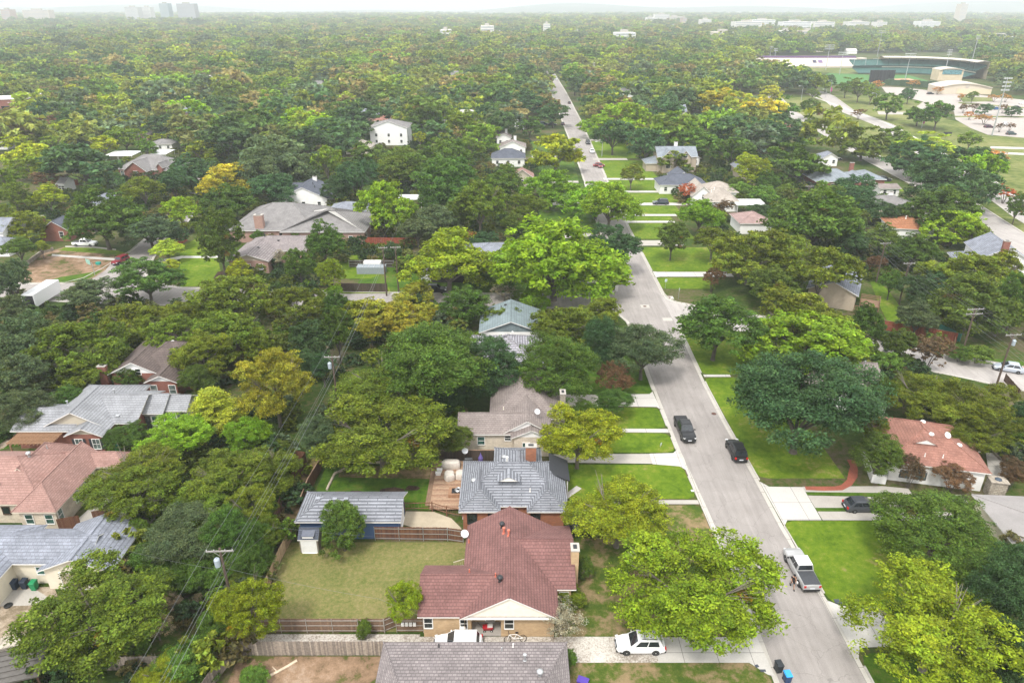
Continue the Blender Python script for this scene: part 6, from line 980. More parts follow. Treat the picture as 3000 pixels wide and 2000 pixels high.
TREES = """
B4 1430 1130 620 460 p large yellow green pecan over the kerb in the lower right corner|B4 1430 380 430 290 m spreading green oak with a leaning trunk on the bright lawn|B4 2000 850 300 380 o|B4 2060 1400 260 300 o
K 1320 1090 290 210 r|K 780 1010 170 190 r|K 330 800 330 270 d|K 2080 1100 150 190 r|Z4 1020 1130 130 120 v
Z4 435 930 575 480 o enormous dark grey green oak overhanging the street and round lawn|Z4 430 440 460 200 b lime bright tree rising behind the enormous dark oak|Z4 450 170 370 160 v olive tree with cream blossom clusters behind the lime tree|Z4 950 280 150 180 m|Z4 1390 230 170 140 g|Z4 1240 440 140 130 d|Z4 1500 500 180 150 r reddish crape myrtle with pink blossom at the long red fence|Z4 1330 670 80 50 r|Z4 1450 860 300 200 v|Z4 1900 960 340 250 v|Z4 1860 1170 270 150 v|Z4 1640 1020 280 200 v|Z4 1080 850 110 150 m|Z4 1750 520 110 65 s|Z4 1900 530 120 70 s|Z4 2200 1470 110 90 r|Z4 2250 1020 90 250 o|Z4 1150 600 130 80 s|Z4 1000 480 60 100 s|Z4 1250 590 110 60 s
Z3 2000 290 350 260 m round topped green tree with a clear trunk on the junction lawn|M3 640 870 190 130 d|M3 960 800 240 220 v|M3 480 640 290 180 v|M3 760 690 200 160 v|M3 210 590 130 110 v|M3 120 420 150 120 b|M2 2280 580 110 110 d small brownish tree with a bare trunk on the front lawn|M3 30 260 62 62 R|M3 280 365 75 55 r|M3 550 390 100 65 o|M3 400 250 90 50 s|M3 560 270 110 45 s|M3 370 200 50 35 s|M3 720 250 80 50 s|M3 480 120 110 110 p|M3 570 180 90 70 m|M3 930 400 330 190 m wide dense green tree above the pale carport|M3 1160 620 110 100 o|M3 1330 350 110 80 o|M3 1470 420 100 80 o|M3 1180 240 150 70 o|M3 1650 420 90 80 d|M3 1380 540 130 90 d|M3 1800 340 230 150 m|M3 1880 200 260 130 o|M3 2060 140 140 150 b|M3 2225 270 80 55 R|M3 2310 360 75 90 m|M3 1600 620 150 110 m|M3 1850 490 180 80 b|M3 2050 530 130 80 v|M3 1950 760 260 180 v|M3 2200 800 150 150 v|M3 2000 1000 300 170 d|M3 2300 1000 130 170 m|M3 1330 760 70 70 r|M3 1440 880 80 80 m|M3 1620 950 120 110 o|M3 210 850 80 80 r round purple brown bush beside the lawn walkway|M3 1720 900 130 120 o|M3 2200 1100 140 110 m|M3 1180 1000 40 40 m
Z3 720 240 270 170 v|Z3 1010 130 200 130 v|Z3 200 215 170 60 v|Z3 1050 430 180 250 o|Z3 1380 500 290 240 g dark oak leaning far out over the street|Z3 660 640 330 280 m dense deep green tree covering the bleached grey roof|Z3 110 650 260 280 o|Z3 1150 740 150 130 r|Z3 1130 920 170 120 m|Z3 840 1190 330 270 p yellow green pecan in front of the pale stone house|Z3 470 60 120 90 b|Z3 290 640 80 90 v|Z3 900 1000 110 90 m
B3 1660 800 620 450 p huge yellow green pecan over the foreground kerb and white suv|B3 1080 255 390 300 p|B3 640 1090 190 170 w grey leaved shrub beside the cream front gable|B3 700 900 130 70 v|B3 810 700 70 100 s|B3 700 1400 60 150 s
B2 790 390 170 190 s glossy variegated shrub beside the white door shed|B2 1270 930 150 170 p thin yellow green sapling at the burgundy roof corner|B2 960 1170 60 90 s
Z2 1180 1050 550 330 v great spreading pecan with a pale trunk over the back garden|Z2 1220 650 400 230 v|Z2 1650 480 520 390 m vast deep green tree above the pale stone house|Z2 290 620 310 330 y tall golden yellow tree beside the overhead wires|Z2 620 260 180 190 o|Z2 560 470 120 140 o|Z2 680 1080 180 200 g|Z2 150 1080 140 130 b|Z2 1100 170 100 100 y|Z2 1300 50 250 80 y|Z2 1550 40 120 60 y|Z2 820 200 150 200 m|Z2 230 1350 280 180 v|Z2 1800 1100 150 130 d|Z2 1750 750 200 150 o|Z2 700 500 110 130 o|Z2 350 1180 120 90 d
Z1 650 240 380 250 v|Z1 950 450 180 120 v|Z1 650 520 230 130 v|Z1 150 300 260 240 g|Z1 150 560 230 200 g|Z1 200 850 230 190 g|Z1 560 750 170 90 m|Z1 1080 590 120 90 m leafy green tree in front of the white gables|Z1 1450 150 250 180 v|Z1 1900 150 300 220 v|Z1 1700 380 260 220 v|Z1 1480 400 140 110 d|Z1 1780 850 330 230 c feathery yellow green cypress with layered boughs|Z1 1050 1080 170 110 m|Z1 1450 1090 300 140 b|Z1 2050 1080 180 170 b|Z1 1150 1380 360 200 v|Z1 1900 1400 350 190 v|Z1 1650 600 150 130 d|Z1 2150 300 130 170 v|Z1 1200 130 180 120 v
B1 1000 80 340 240 v|B1 1600 180 280 150 v|B1 1480 420 330 230 g|B1 1750 400 200 200 m|B1 1900 250 200 150 v|B1 1080 430 90 170 s|B1 1200 600 180 120 m|B1 1450 720 200 130 m|B1 720 1010 560 430 v broad olive tree filling the lower left beside the cream house|B1 1310 950 90 90 w|B1 1500 940 50 60 w|B1 1200 1150 120 120 w|B1 1890 980 250 270 p yellow green pecan at the corner of the dry back lawn|B1 1640 1150 120 160 s|B1 1420 1420 230 130 s|B1 1010 1260 120 120 s|B1 60 1450 90 150 y|B1 1950 1530 110 50 s|B1 1250 1490 200 90 p|B1 1620 1430 70 110 s|B1 1650 520 150 120 m|B1 1800 620 130 110 v|B1 1960 470 130 150 m|B2 100 200 190 180 v|B2 190 430 140 150 v|B2 90 620 160 140 m|B2 40 760 130 90 d|B1 1300 700 150 110 s|B1 1640 760 130 110 s|B1 1180 760 120 90 m|B1 380 1380 150 120 d
M1 560 50 230 130 o|M1 200 40 150 90 p|M1 60 180 110 110 v|M1 330 170 130 60 r|M1 330 290 110 90 p|M1 90 290 110 110 v|M1 680 360 260 190 m|M1 980 240 130 110 v|M1 1190 210 100 110 o|M1 1290 80 170 110 o|M1 1550 130 190 120 y pale yellow tree with bare white limbs|M1 1900 70 250 90 g|M1 1880 200 150 110 o|M1 1560 310 180 100 m|M1 1240 390 120 100 b|M1 1760 335 60 35 s|M1 1030 530 210 110 g|M1 1180 560 100 70 o|M1 1510 600 160 210 d tall dusky tree with a bare trunk in front of the brick houses|M1 1150 650 110 50 l low flat topped lime tree at the street corner|M1 1170 775 70 50 l|M1 1010 860 230 130 m|M1 2230 610 130 150 m|M1 150 450 160 100 v|M1 40 410 60 80 v|M1 130 650 120 80 m|M1 280 640 60 50 p|M1 80 880 120 160 g|M1 600 960 180 100 g|M1 1560 960 280 140 v|M1 900 1090 200 80 v|M1 1640 800 90 80 p|M1 1930 720 60 70 w|M1 2060 770 110 110 m|M1 2280 820 100 120 p|M1 2050 980 190 130 v|M1 2310 1050 100 110 m|M1 2290 950 60 50 b|M1 2300 250 80 130 o|M1 2250 50 100 130 v|M1 80 1080 110 120 g|M1 1780 560 60 35 m|M1 1250 1080 170 90 v
M2 1470 650 420 270 b giant bright green tree beside the junction|M2 1890 650 180 170 o round dark green tree right of the giant bright one|M2 1600 220 320 150 b|M2 1850 350 200 170 b|M2 950 340 190 200 v|M2 1290 360 130 100 v|M2 730 150 230 140 m|M2 1130 200 140 120 m|M2 640 290 120 60 m|M2 290 370 180 190 b bright round tree in front of the dark red fence|M2 640 420 170 110 g|M2 520 500 120 90 g|M2 730 680 330 200 p spreading yellow green tree with an orange patch at the cross street|M2 880 570 50 40 O|M2 970 580 100 70 o|M2 350 670 60 70 o|M2 500 940 150 90 y|M2 250 1080 200 80 y|M2 550 1080 130 80 y|M2 70 1080 100 90 p|M2 850 1000 170 120 m|M2 1340 960 90 90 b small bright sapling beside the cross street|M2 1120 950 90 35 w|M2 1210 990 50 35 s|M2 450 360 70 60 b|M2 100 180 150 150 o|M2 400 90 150 130 d|M2 2000 140 85 75 v small round tree on the lawn beside the far kerb|M2 990 870 60 30 s|M2 1150 875 70 30 s|M2 1180 480 90 80 d|M2 800 420 100 90 d
T1 310 770 155 85 o|T1 590 690 170 110 p|T1 830 640 120 60 l|T1 1050 600 140 70 l|T1 780 560 100 55 l|T1 1090 680 70 60 T dead tan tree standing out of the green canopy|T1 1310 770 150 80 b|T1 950 770 90 90 o|T1 1540 730 140 90 o|T1 1850 740 90 45 y bright yellow treetop among dark oaks|T1 2180 660 110 90 o|T1 1950 680 150 70 m|T1 2020 600 80 80 b|T1 1540 640 80 60 m|T1 790 820 110 70 p|T1 620 850 120 80 g|T1 450 870 120 80 p|T1 260 870 120 70 r|T1 1090 810 60 60 v|T1 1310 870 80 90 v|T1 1120 880 110 90 o|T1 1560 930 200 110 o|T1 1820 860 110 90 m|T1 2140 850 200 110 b|T1 2130 960 170 100 o|T1 2280 780 90 80 m|T1 1000 990 80 60 m|T1 1080 940 60 35 p|T1 1370 1010 110 70 v|T1 850 920 130 75 v|T1 700 970 100 70 p|T1 340 970 90 60 v|T1 120 960 100 70 p|T1 200 1050 150 60 p|T1 1900 1080 230 90 g|T1 2270 1080 90 70 v
T2 290 530 150 70 b|T2 420 650 220 110 d|T2 600 750 170 110 d|T2 130 760 160 110 o|T2 80 880 130 80 o|T2 750 620 80 60 p|T2 940 570 90 80 v|T2 1100 580 120 90 v|T2 850 860 140 130 v|T2 1010 780 110 80 o|T2 1120 700 110 90 o|T2 1100 860 110 110 o|T2 650 850 70 70 m|T2 870 980 110 80 v|T2 1000 440 80 90 m|T2 1370 750 180 100 o|T2 1330 500 120 80 g|T2 1350 620 80 55 w|T2 1430 570 50 45 r|T2 1300 840 90 60 m|T2 1480 1000 200 120 p|T2 1695 570 165 105 m|T2 1800 680 130 80 o|T2 1880 720 190 90 v|T2 1960 770 160 110 b|T2 1880 850 200 90 b|T2 1990 960 230 140 o|T2 1950 560 150 80 p|T2 2250 760 150 120 o|T2 540 950 45 50 p|T2 330 1080 270 100 d|T2 700 1110 230 80 m|T2 2210 910 50 30 r|T2 2290 1080 110 60 v|T2 280 400 100 60 O|T2 560 350 90 60 m
T3 440 690 250 120 y|T3 610 650 90 70 y|T3 700 740 110 90 m|T3 560 800 180 90 o|T3 590 910 140 110 o|T3 230 970 240 120 m|T3 130 850 130 70 o|T3 810 1040 200 140 m|T3 450 1120 80 80 p|T3 890 860 60 60 d|T3 890 720 80 55 m|T3 980 780 55 40 r|T3 1080 810 80 45 p|T3 1260 930 180 110 d|T3 1470 940 130 60 d|T3 1215 780 50 32 r|T3 900 630 50 28 d|T3 930 540 90 60 v|T3 990 570 60 55 o|T3 1130 590 70 65 m|T3 1220 610 80 75 d|T3 1300 650 55 50 v|T3 1430 690 100 75 m|T3 1560 650 55 55 o|T3 1640 740 110 75 m|T3 1760 780 110 90 m|T3 1345 580 45 28 O|T3 1590 572 42 25 O|T3 1760 620 40 22 O|T3 1920 665 36 22 O|T3 2000 660 40 32 d|T3 2150 670 42 22 O|T3 2230 670 42 24 O|T3 1940 740 45 28 r|T3 2010 735 42 28 r|T3 2090 745 55 28 o|T3 2210 745 35 26 r|T3 2280 755 50 30 o|T3 1980 790 42 24 O|T3 2085 815 62 30 O|T3 2190 872 36 26 r|T3 2260 868 40 24 r|T3 1990 935 80 55 v|T3 1700 1000 200 100 l|T3 1800 1090 330 110 o|T3 2140 1070 100 55 O|T3 2050 1110 90 60 p|T3 830 490 60 45 m|T3 740 520 70 38 v|T3 560 460 80 45 m|T3 420 430 120 50 m|T3 110 490 70 38 m|T3 700 960 60 40 m
"""
def place_tree(k, cx, cy, rx, ry, ty, lab, clear=None):
    fam = FAMS[ty]; zc = 5.0
    if clear is None: clear = .25 if fam == 'shrub' or ty == 'w' else (1.0 if fam in ('vase','cypress') else (1.1 if fam in ('tuft','oak') else 1.9))
    for _ in range(5):
        X, Y, sc, q = P(k,cx,cy,zc); a = rx/q/sc; h = ry/q/sc; dist = math.hypot(X,Y); el = math.atan2(CAMH-zc,dist)
        b = math.sqrt(max((h*.98)**2-(a*math.sin(el))**2, (.38*a)**2))/math.cos(el); b = max(min(b,a*1.35,8.5),.5*a); zc = b+min(clear, b*.8)*(1.0 if a > 1.5 else .4)
    ex = (k == 'M1' and (cx,cy) in ((1010,860),(600,960),(1030,530),(1180,560),(280,640),(130,650))) or fam == 'vase' or ty == 'l'
    b2 = b if ex or a < 1.6 or dist < 115 else max(b, (.62 if fam in ('shrub','bare') else .74)*a)
    if b2 > b+.05:   # the lower half is hidden by what stands in front: keep the top where it is, let the crown hang lower
        top = zc+b; b = b2; zc = max(top-b, b*.8+.5); X, Y, sc, q = P(k,cx,cy,top-h/sc*0-(top-zc)*0-min(b,top*.5)*.6); 
    return X, Y, a, b, zc
ntree = {}
def build_tree(X, Y, a, b, zc, ty, lab, group=None):
    fam = FAMS[ty]; dist = math.hypot(X,Y); lod = 0 if dist < 112 else (1 if dist < 250 else 2); i = ntree.get(fam,0); ntree[fam] = i+1; var = i%(2 if lod == 0 else 3); r = random.Random(int(X*13+Y*7)); kind = WORD[ty][1]
    t = thing(NAME[kind] if a < 30 else 'tree', lab, 'shrub' if kind == 'shrub' else 'tree', (X,Y,0), 0, group); t.rotation_euler.z = 0 if fam == 'tuft' else r.uniform(0,6.28)
    c = D.objects.new('crown', get_crown(fam,lod,var)); COL.objects.link(c); c.parent = t; c.location = (0,0,zc); c.scale = (a*r.uniform(.98,1.06),a*r.uniform(.98,1.06),b*1.02)
    if ty == 'l' or fam == 'cypress': pass
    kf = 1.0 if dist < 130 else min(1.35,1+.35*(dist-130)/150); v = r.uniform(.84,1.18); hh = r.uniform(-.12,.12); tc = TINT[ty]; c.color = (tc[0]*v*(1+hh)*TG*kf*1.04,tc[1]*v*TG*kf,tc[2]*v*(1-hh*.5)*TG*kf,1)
    k = D.objects.new('trunk', get_trunk(fam,i%2)); COL.objects.link(k); k.parent = t; k.scale = (a,a,zc)
    return t
specs = []
for tok in TREES.replace('\n','|').split('|'):
    q = tok.split(None,6)
    if len(q) < 6: continue
    k_, (cx_, cy_, rx_, ry_), ty_ = q[0], map(float,q[1:5]), q[5]; a_ = place_tree(k_,cx_,cy_,rx_,ry_,ty_,'')[2]; nsp = max(1, round(a_/8.2)) if a_ > 11 and len(q) < 7 else 1
    for i_ in range(nsp): specs.append((*place_tree(k_, cx_+(i_-(nsp-1)/2)*2*rx_/nsp, cy_+(0 if nsp == 1 else ((i_%2)*.5-.2)*ry_), rx_/nsp*(1 if nsp == 1 else 1.2), ry_*(1 if nsp == 1 else .85), ty_, ''), ty_, q[6] if len(q) > 6 else None))
TPOS = [(s[0],s[1],s[2]) for s in specs]
# labels: own wording, else colour + size + kind + nearest landmark; ties broken by order of distance
def rel(dx, dy):
    if abs(dy) > abs(dx)*1.1: return 'behind' if dy > 0 else 'in front of'
    return 'right of' if dx > 0 else 'left of'
cand = {}
for i, s in enumerate(specs):
    if s[6]: continue
    X, Y, a = s[0], s[1], s[2]; n, lx, ly = min(LAND, key=lambda L: (L[1]-X)**2+(L[2]-Y)**2*.6); sz = '' if s[5] in 'sw' else ('small ' if a < 3.4 else ('big ' if a > 7 else 'mid sized '))
    cand.setdefault((sz+WORD[s[5]][0]+' '+WORD[s[5]][1], rel(X-lx,Y-ly), n), []).append((math.hypot(X-lx,Y-ly),i))
labs = {}
ORD = ['nearest','second nearest','third nearest','fourth nearest','fifth nearest','sixth nearest','seventh nearest','eighth nearest']
for (d, r, n), L in cand.items():
    L.sort()
    for j, (_, i) in enumerate(L): labs[i] = '%s %s the %s'%(d,r,n) if len(L) == 1 else '%s %s %s the %s'%(d,r,n,'') if False else (d+', '+ORD[min(j,7)]+' of those '+r+' the '+n if len(L) > 1 else '')
for i, s in enumerate(specs):
    lb = s[6] or labs[i]
    for w_ in ('mid sized ','long ','large '):
        if len(lb.split()) > 16: lb = lb.replace(w_,'')
    if len(lb.split()) > 16: lb = lb.replace(' of those','').replace(' roofed','')
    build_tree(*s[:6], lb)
# clipped hedge by the ballpark
for pth in HEDGES:
    m = MB()
    for a, b in zip(pth, pth[1:]):
        n = int(math.dist(a,b)/1.1)
        for i in range(n): q = (i+.5)/n; m.obox((a[0]+(b[0]-a[0])*q,a[1]+(b[1]-a[1])*q,2.2+random.uniform(-.2,.2)), 1.5, random.uniform(2.2,3.0), 4.4+random.uniform(-.5,.5), math.atan2(b[1]-a[1],b[0]-a[0])+random.uniform(-.2,.2))
    m.obj('hedge_run', plain('hedge_green',(.03,.065,.025),.9,0,.4,1.5), t if False else D.objects['clipped_hedge'])
# low undergrowth that fills the back gardens between the trees
def far_crowns():
    out = []
    for fam, sd in (('oak',5),('round',6),('loose',7),('tuft',8),('shrub',9)): nc, nl, l_ = LOD[2][fam]; me = crown('far_crown', sd, fam, 60, 16, .13, LEAFI); o = D.objects.new('far_crown', me); out.append(o)
    return out
FC = D.collections.new('woodland_crowns')
for o in far_crowns(): FC.objects.link(o)
def scatter(name, label, pts, scl, tint):
    me = D.meshes.new(name); n = len(pts); me.vertices.add(n); me.vertices.foreach_set('co', np.asarray(pts,np.float32).ravel())
    for nm, ty, dat, key in (('scl','FLOAT_VECTOR',scl,'vector'),('tint','FLOAT_COLOR',np.concatenate([tint,np.ones((n,1))],1),'color')): at = me.attributes.new(nm,ty,'POINT'); at.data.foreach_set(key, np.asarray(dat,np.float32).ravel())
    o = D.objects.new(name, me); COL.objects.link(o); tag(o, label, None, None, 'stuff')
    ng = D.node_groups.new('scatter','GeometryNodeTree'); ng.interface.new_socket('Geometry',in_out='INPUT',socket_type='NodeSocketGeometry'); ng.interface.new_socket('Geometry',in_out='OUTPUT',socket_type='NodeSocketGeometry')
    N = lambda t: ng.nodes.new(t); gi, go, ci, ip = N('NodeGroupInput'), N('NodeGroupOutput'), N('GeometryNodeCollectionInfo'), N('GeometryNodeInstanceOnPoints')
    ci.inputs['Collection'].default_value = FC; ci.inputs['Separate Children'].default_value = True; ci.inputs['Reset Children'].default_value = True; ip.inputs['Pick Instance'].default_value = True
    sa = N('GeometryNodeInputNamedAttribute'); sa.data_type = 'FLOAT_VECTOR'; sa.inputs['Name'].default_value = 'scl'; rv = N('FunctionNodeRandomValue'); rv.data_type = 'FLOAT_VECTOR'; rv.inputs[0].default_value = (0,0,0); rv.inputs[1].default_value = (0,0,6.28)
    l = ng.links.new; l(gi.outputs[0],ip.inputs['Points']); l(ci.outputs[0],ip.inputs['Instance']); l(sa.outputs[0],ip.inputs['Scale']); l(rv.outputs[0],ip.inputs['Rotation']); l(ip.outputs[0],go.inputs[0]); o.modifiers.new('Scatter','NODES').node_group = ng; return o
rg = np.random.default_rng(11)
PAL = np.array([(.034,.064,.022),(.036,.062,.026),(.05,.088,.018),(.048,.084,.018),(.078,.104,.018),(.10,.122,.018),(.095,.112,.026),(.12,.15,.016),(.08,.132,.014),(.12,.105,.04),(.085,.095,.03),(.06,.085,.045)])
def inpoly(x, y, pl):
    c = np.zeros(len(x),bool); n = len(pl)
    for i in range(n):
        (x0,y0),(x1,y1) = pl[i],pl[(i+1)%n]; k = ((y0 > y) != (y1 > y)) & (x < (x1-x0)*(y-y0)/((y1-y0) or 1e-9)+x0); c ^= k
    return c
KEEP = [[(20,20),(20,128),(16,132),(16,142),(19,146),(20,160),(21.5,266),(22,375),(23,531),(23,700),(45,700),(43,531),(42,400),(39,286),(36,190),(36,20)], (WP[:8]+WN[6:]+EN[9:][::-1]+EP[:8][::-1]), offs(BL1,6)+offs(BL1,-6)[::-1], offs(BL2,7)+offs(BL2,-7)[::-1], px('T3',[(480,385),(1900,360),(2140,560),(2352,690),(2600,700),(2600,1000),(2100,960),(1850,900),(1300,860),(900,640),(620,520)]), px('T1',[(-60,780),(170,690),(190,850),(60,900),(-60,910)])]
HS = [(o.location.x,o.location.y,max([abs(c[0]) for ch in o.children for c in ch.bound_box] or [9])+2.5) for o in D.objects if o.get('category') in ('house','garage','shop','building','hall','carport') and o.parent is None]
def clear_mask(x, y, hr=9.0, tr=.75):
    ok = np.ones(len(x),bool)
    for pl in KEEP: ok &= ~inpoly(x,y,pl)
    for hx, hy, hw_ in HS: ok &= (np.abs(x-hx) > (hr if hy < 300 else hw_)) | (y > hy+hr) | (y < hy-hr*(1.0 if hy < 300 else 2.9))
    return ok
# second-ring canopy (beyond the surveyed trees) out to the horizon
FH = []
for i in range(420):
    hy = 340+1500*rg.random()**1.4; hx = rg.uniform(-.78,.72)*hy
    if abs(hx-28) < 16 or not clear_mask(np.array([hx]),np.array([hy]))[0] or (hx > 110 and hy < 760) or any((hx-q[0])**2+(hy-q[1])**2 < 900 for q in FH) or any((hx-q[0])**2+(hy-q[1])**2 < 500 for q in TPOS): continue
    FH.append((hx,hy))
fw, fr = MB(), MB()
for hx, hy in FH:
    w, d, z, r_ = rg.uniform(9,17), rg.uniform(7,11), rg.choice([3.2,3.4,5.8]), rg.uniform(2.2,3.6); mi = int(rg.integers(0,3)); rm = int(rg.integers(0,4)); fw.box(hx-w/2+.4,hx+w/2-.4,hy-d/2+.4,hy+d/2-.4,0,z,mi)
    A_ = [(hx-w/2,hy-d/2,z),(hx+w/2,hy-d/2,z),(hx+w/2,hy+d/2,z),(hx-w/2,hy+d/2,z)]; e = d/2 if rg.random() < .6 else .3; R_a, R_b = (hx-w/2+e,hy,z+r_),(hx+w/2-e,hy,z+r_)
    fr.poly([A_[0],A_[1],R_b,R_a],rm); fr.poly([A_[2],A_[3],R_a,R_b],rm); fr.poly([A_[3],A_[0],R_a],rm); fr.poly([A_[1],A_[2],R_b],rm)
tag(fw.obj('suburb_walls', [STUC,STUCC,BR_PK]), 'pale house walls showing through the distant tree canopy', kind='stuff'); tag(fr.obj('suburb_roofs', [SH_MID,SH_TAUPE,SH_SALT,plain('far_roof_pale',(.42,.40,.38),.8,0,.1,.3)]), 'grey and taupe roofs showing through the distant tree canopy', kind='stuff')
XS, YS, AS = [], [], []
y = 300.0
while y < 5200:
    a = 8.8 if y < 900 else (10.0 if y < 2000 else 13.0); st = a*1.42; n = int((1.62*y+140)/st); x = (np.arange(n)-n/2)*st+rg.uniform(-.5,.5,n)*st; XS.append(x); YS.append(y+rg.uniform(-.45,.45,n)*st); AS.append(np.full(n,a)*rg.uniform(.62,1.3,n)); y += st*(.95 if y < 2000 else 1.3)
X, Y, A = map(np.concatenate,(XS,YS,AS)); ok = clear_mask(X,Y)
for hx, hy in FH: ok &= (np.abs(X-hx) > 8.5) | (Y > hy+7) | (Y < hy-15)
for tx, ty_, ta in TPOS:
    if ty_ > 240: ok &= (X-tx)**2+(Y-ty_)**2 > (ta*.85+A*.45)**2
ok &= ~((Y < 520) & (X > 128)); ok &= ~((Y < 330) & (np.abs(X-28) < 26)); ok &= rg.random(len(X)) < np.where(Y > 1500,.86,.95)
clr = np.sin(X*.0021+1.3)*np.sin(Y*.0016+.4)+.6*np.sin(X*.0043+Y*.003); ok &= ~((Y > 1700) & (clr > .92) & (X > -600))
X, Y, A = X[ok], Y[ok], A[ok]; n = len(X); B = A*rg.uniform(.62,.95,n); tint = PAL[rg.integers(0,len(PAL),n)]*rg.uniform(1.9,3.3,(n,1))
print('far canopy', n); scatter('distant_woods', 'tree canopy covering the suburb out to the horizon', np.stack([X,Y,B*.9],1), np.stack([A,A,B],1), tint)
# undergrowth near
n = 7500; X = rg.uniform(-150,150,n); Y = rg.uniform(40,330,n); ok = (np.abs(X) < Y*.80+14) & clear_mask(X,Y,7.0); A = rg.uniform(.7,2.3,n)
OPEN = [(-25.8,5,30,64),(5,24,20,140),(31,53,20,121),(-25,-9.6,69,79),(-66,-43,38,56.5),(-13,8,45,82),(24,52,120,330),(-135,-62,134,183),(-40,24,131,152),(-39,-26,143,160),(68,102,88,112),(31,80,118,140),(66,84,58,74),(-60,-43,56,76),(78,92,112,146),(-54,-45,60,96),(50,66,64,90),(-70,-44,74,98),(8,24,140,330),(-70,-64,70,84)]
for x0, x1, y0, y1 in OPEN: ok &= ~((X > x0) & (X < x1) & (Y > y0) & (Y < y1))
ok &= ~((X > 110) & (Y > 95) & (X > 96+Y*.08)); X, Y, A = X[ok], Y[ok], A[ok]; n = len(X); B = A*rg.uniform(.6,1.1,n); tint = PAL[rg.integers(0,len(PAL),n)]*rg.uniform(1.1,1.8,(n,1)); print('undergrowth', n)
scatter('undergrowth', 'low shrubs and brush filling the back gardens', np.stack([X,Y,B*.75],1), np.stack([A,A,B],1), tint)
# ================= far city, sky, haze, light, camera =================
def tower(label, k, x0, x1, yt, dist, c, floors=10, d=30):
    """building at a given ground distance: width and height follow from the survey angles"""
    a, b, q = CR[k]; t = dist/cT*.93; px0, px1 = a+x0/q, a+x1/q; pyt = b+yt/q; 
    v = (pyt-1000)/FOC; tt = dist/(cT-v*sT); z = CAMH-tt*(sT+v*cT); X0, X1 = (px0-1500)/FOC*tt, (px1-1500)/FOC*tt; W = X1-X0
    th = thing('tower_block' if z > 25 else 'far_building', label, 'building', ((X0+X1)/2,dist,0)); m = MB(); m.box(-W/2,W/2,0,d,0,z); m.obj('wall', plain('far_wall_%d'%int(sum(c)*1000), c, .8, 0, .05, .05), th); m = MB(); n = max(1,int(z/(3.8 if z > 25 else 4.5)))
    for i in range(n): zz = (i+.35)*z/n; m.box(-W*.47,W*.47,-.3,0,zz,zz+z/n*.42)
    m.obj('window_band', plain('far_glass',(.30,.32,.34),.3), th); m = MB(); m.box(-W*.2,W*.15,d*.2,d*.6,z,z+4); m.obj('plant_room', CONC, th)
PALE = (.62,.60,.56); GR2 = (.50,.49,.47); TN2 = (.55,.48,.40)
for a in (('grey slab tower on the horizon, narrower of the pair','T1',1092,1152,24,2500,(.25,.33,.34)),('wide grey slab tower on the horizon beside the narrow one','T1',1212,1334,26,2500,(.28,.28,.29)),('low office block with dark bands left of the towers','T1',855,943,50,2500,GR2),('pale low block just left of the narrow tower','T1',968,1030,50,2550,PALE),('reddish low block at the far left horizon','T1',0,60,66,2300,(.42,.30,.25)),('cream long low block at the far left','T1',150,330,70,2400,TN2),
 ('tallest pale hospital block on the valley side','T2',2158,2262,101,2300,PALE),('long pale hospital wing right of the tallest block','T2',2250,2352,116,2300,TN2),('short pale hospital wing left of the tallest block','T2',2105,2160,122,2280,PALE),('pale office block with white bands in the valley','T3',360,550,152,1700,PALE),('white flat block behind the pale office block','T3',480,640,138,1900,(.7,.7,.69)),('white medical block with grey glass','T3',690,890,152,1650,(.66,.66,.66)),('small white block left in the valley','T3',130,200,135,1900,PALE),('brick coloured block at the valley left','T3',0,30,125,2000,(.42,.32,.28)),('white stepped block right of the medical block','T3',910,1050,152,1700,PALE),('pale low hall in the valley centre','T3',1345,1412,154,1700,PALE),('white campus block on the wooded slope','T3',1640,1780,148,1700,(.68,.68,.67)),('lone pale tower on the right hand ridge','T3',1925,1972,28,2600,TN2),('long white shed far right in the valley','T3',2140,2310,253,1150,(.68,.67,.64)),('low white shed beyond the ballpark trees','T3',1145,1290,152,1750,PALE),('tan roofed school block in the valley','T3',210,370,222,1300,TN2),('white house group beyond the trees','T3',690,760,213,1350,PALE),('cream gabled hall beyond the trees','T3',830,920,213,1350,TN2),('white low block in the mid distance canopy','T2',680,750,207,1250,PALE),('white roofed block in the hazy canopy','T2',960,1050,180,1350,PALE),('small white block right of the hazy canopy','T2',1395,1440,168,1400,PALE),('low white long block in the right haze','T2',1890,2030,226,1150,(.68,.67,.64))): tower(*a)
# specks of roofs and walls of the far town
rg2 = np.random.default_rng(5); mb = MB()
for i in range(900):
    y = rg2.uniform(1500,9000)**1.0; x = rg2.uniform(-.45,.85)*y*.9; w = rg2.uniform(10,45); hh = rg2.uniform(9,15) if y < 4500 else rg2.uniform(8,22); mb.box(x-w/2,x+w/2,y,y+rg2.uniform(8,20),0,hh, int(rg2.integers(0,3)))
tag(mb.obj('distant_town', [plain('town_a',(.66,.65,.63)),plain('town_b',(.52,.48,.44)),plain('town_c',(.40,.38,.36))]), 'pale roofs of the far town scattered in the hazy canopy', kind='stuff')
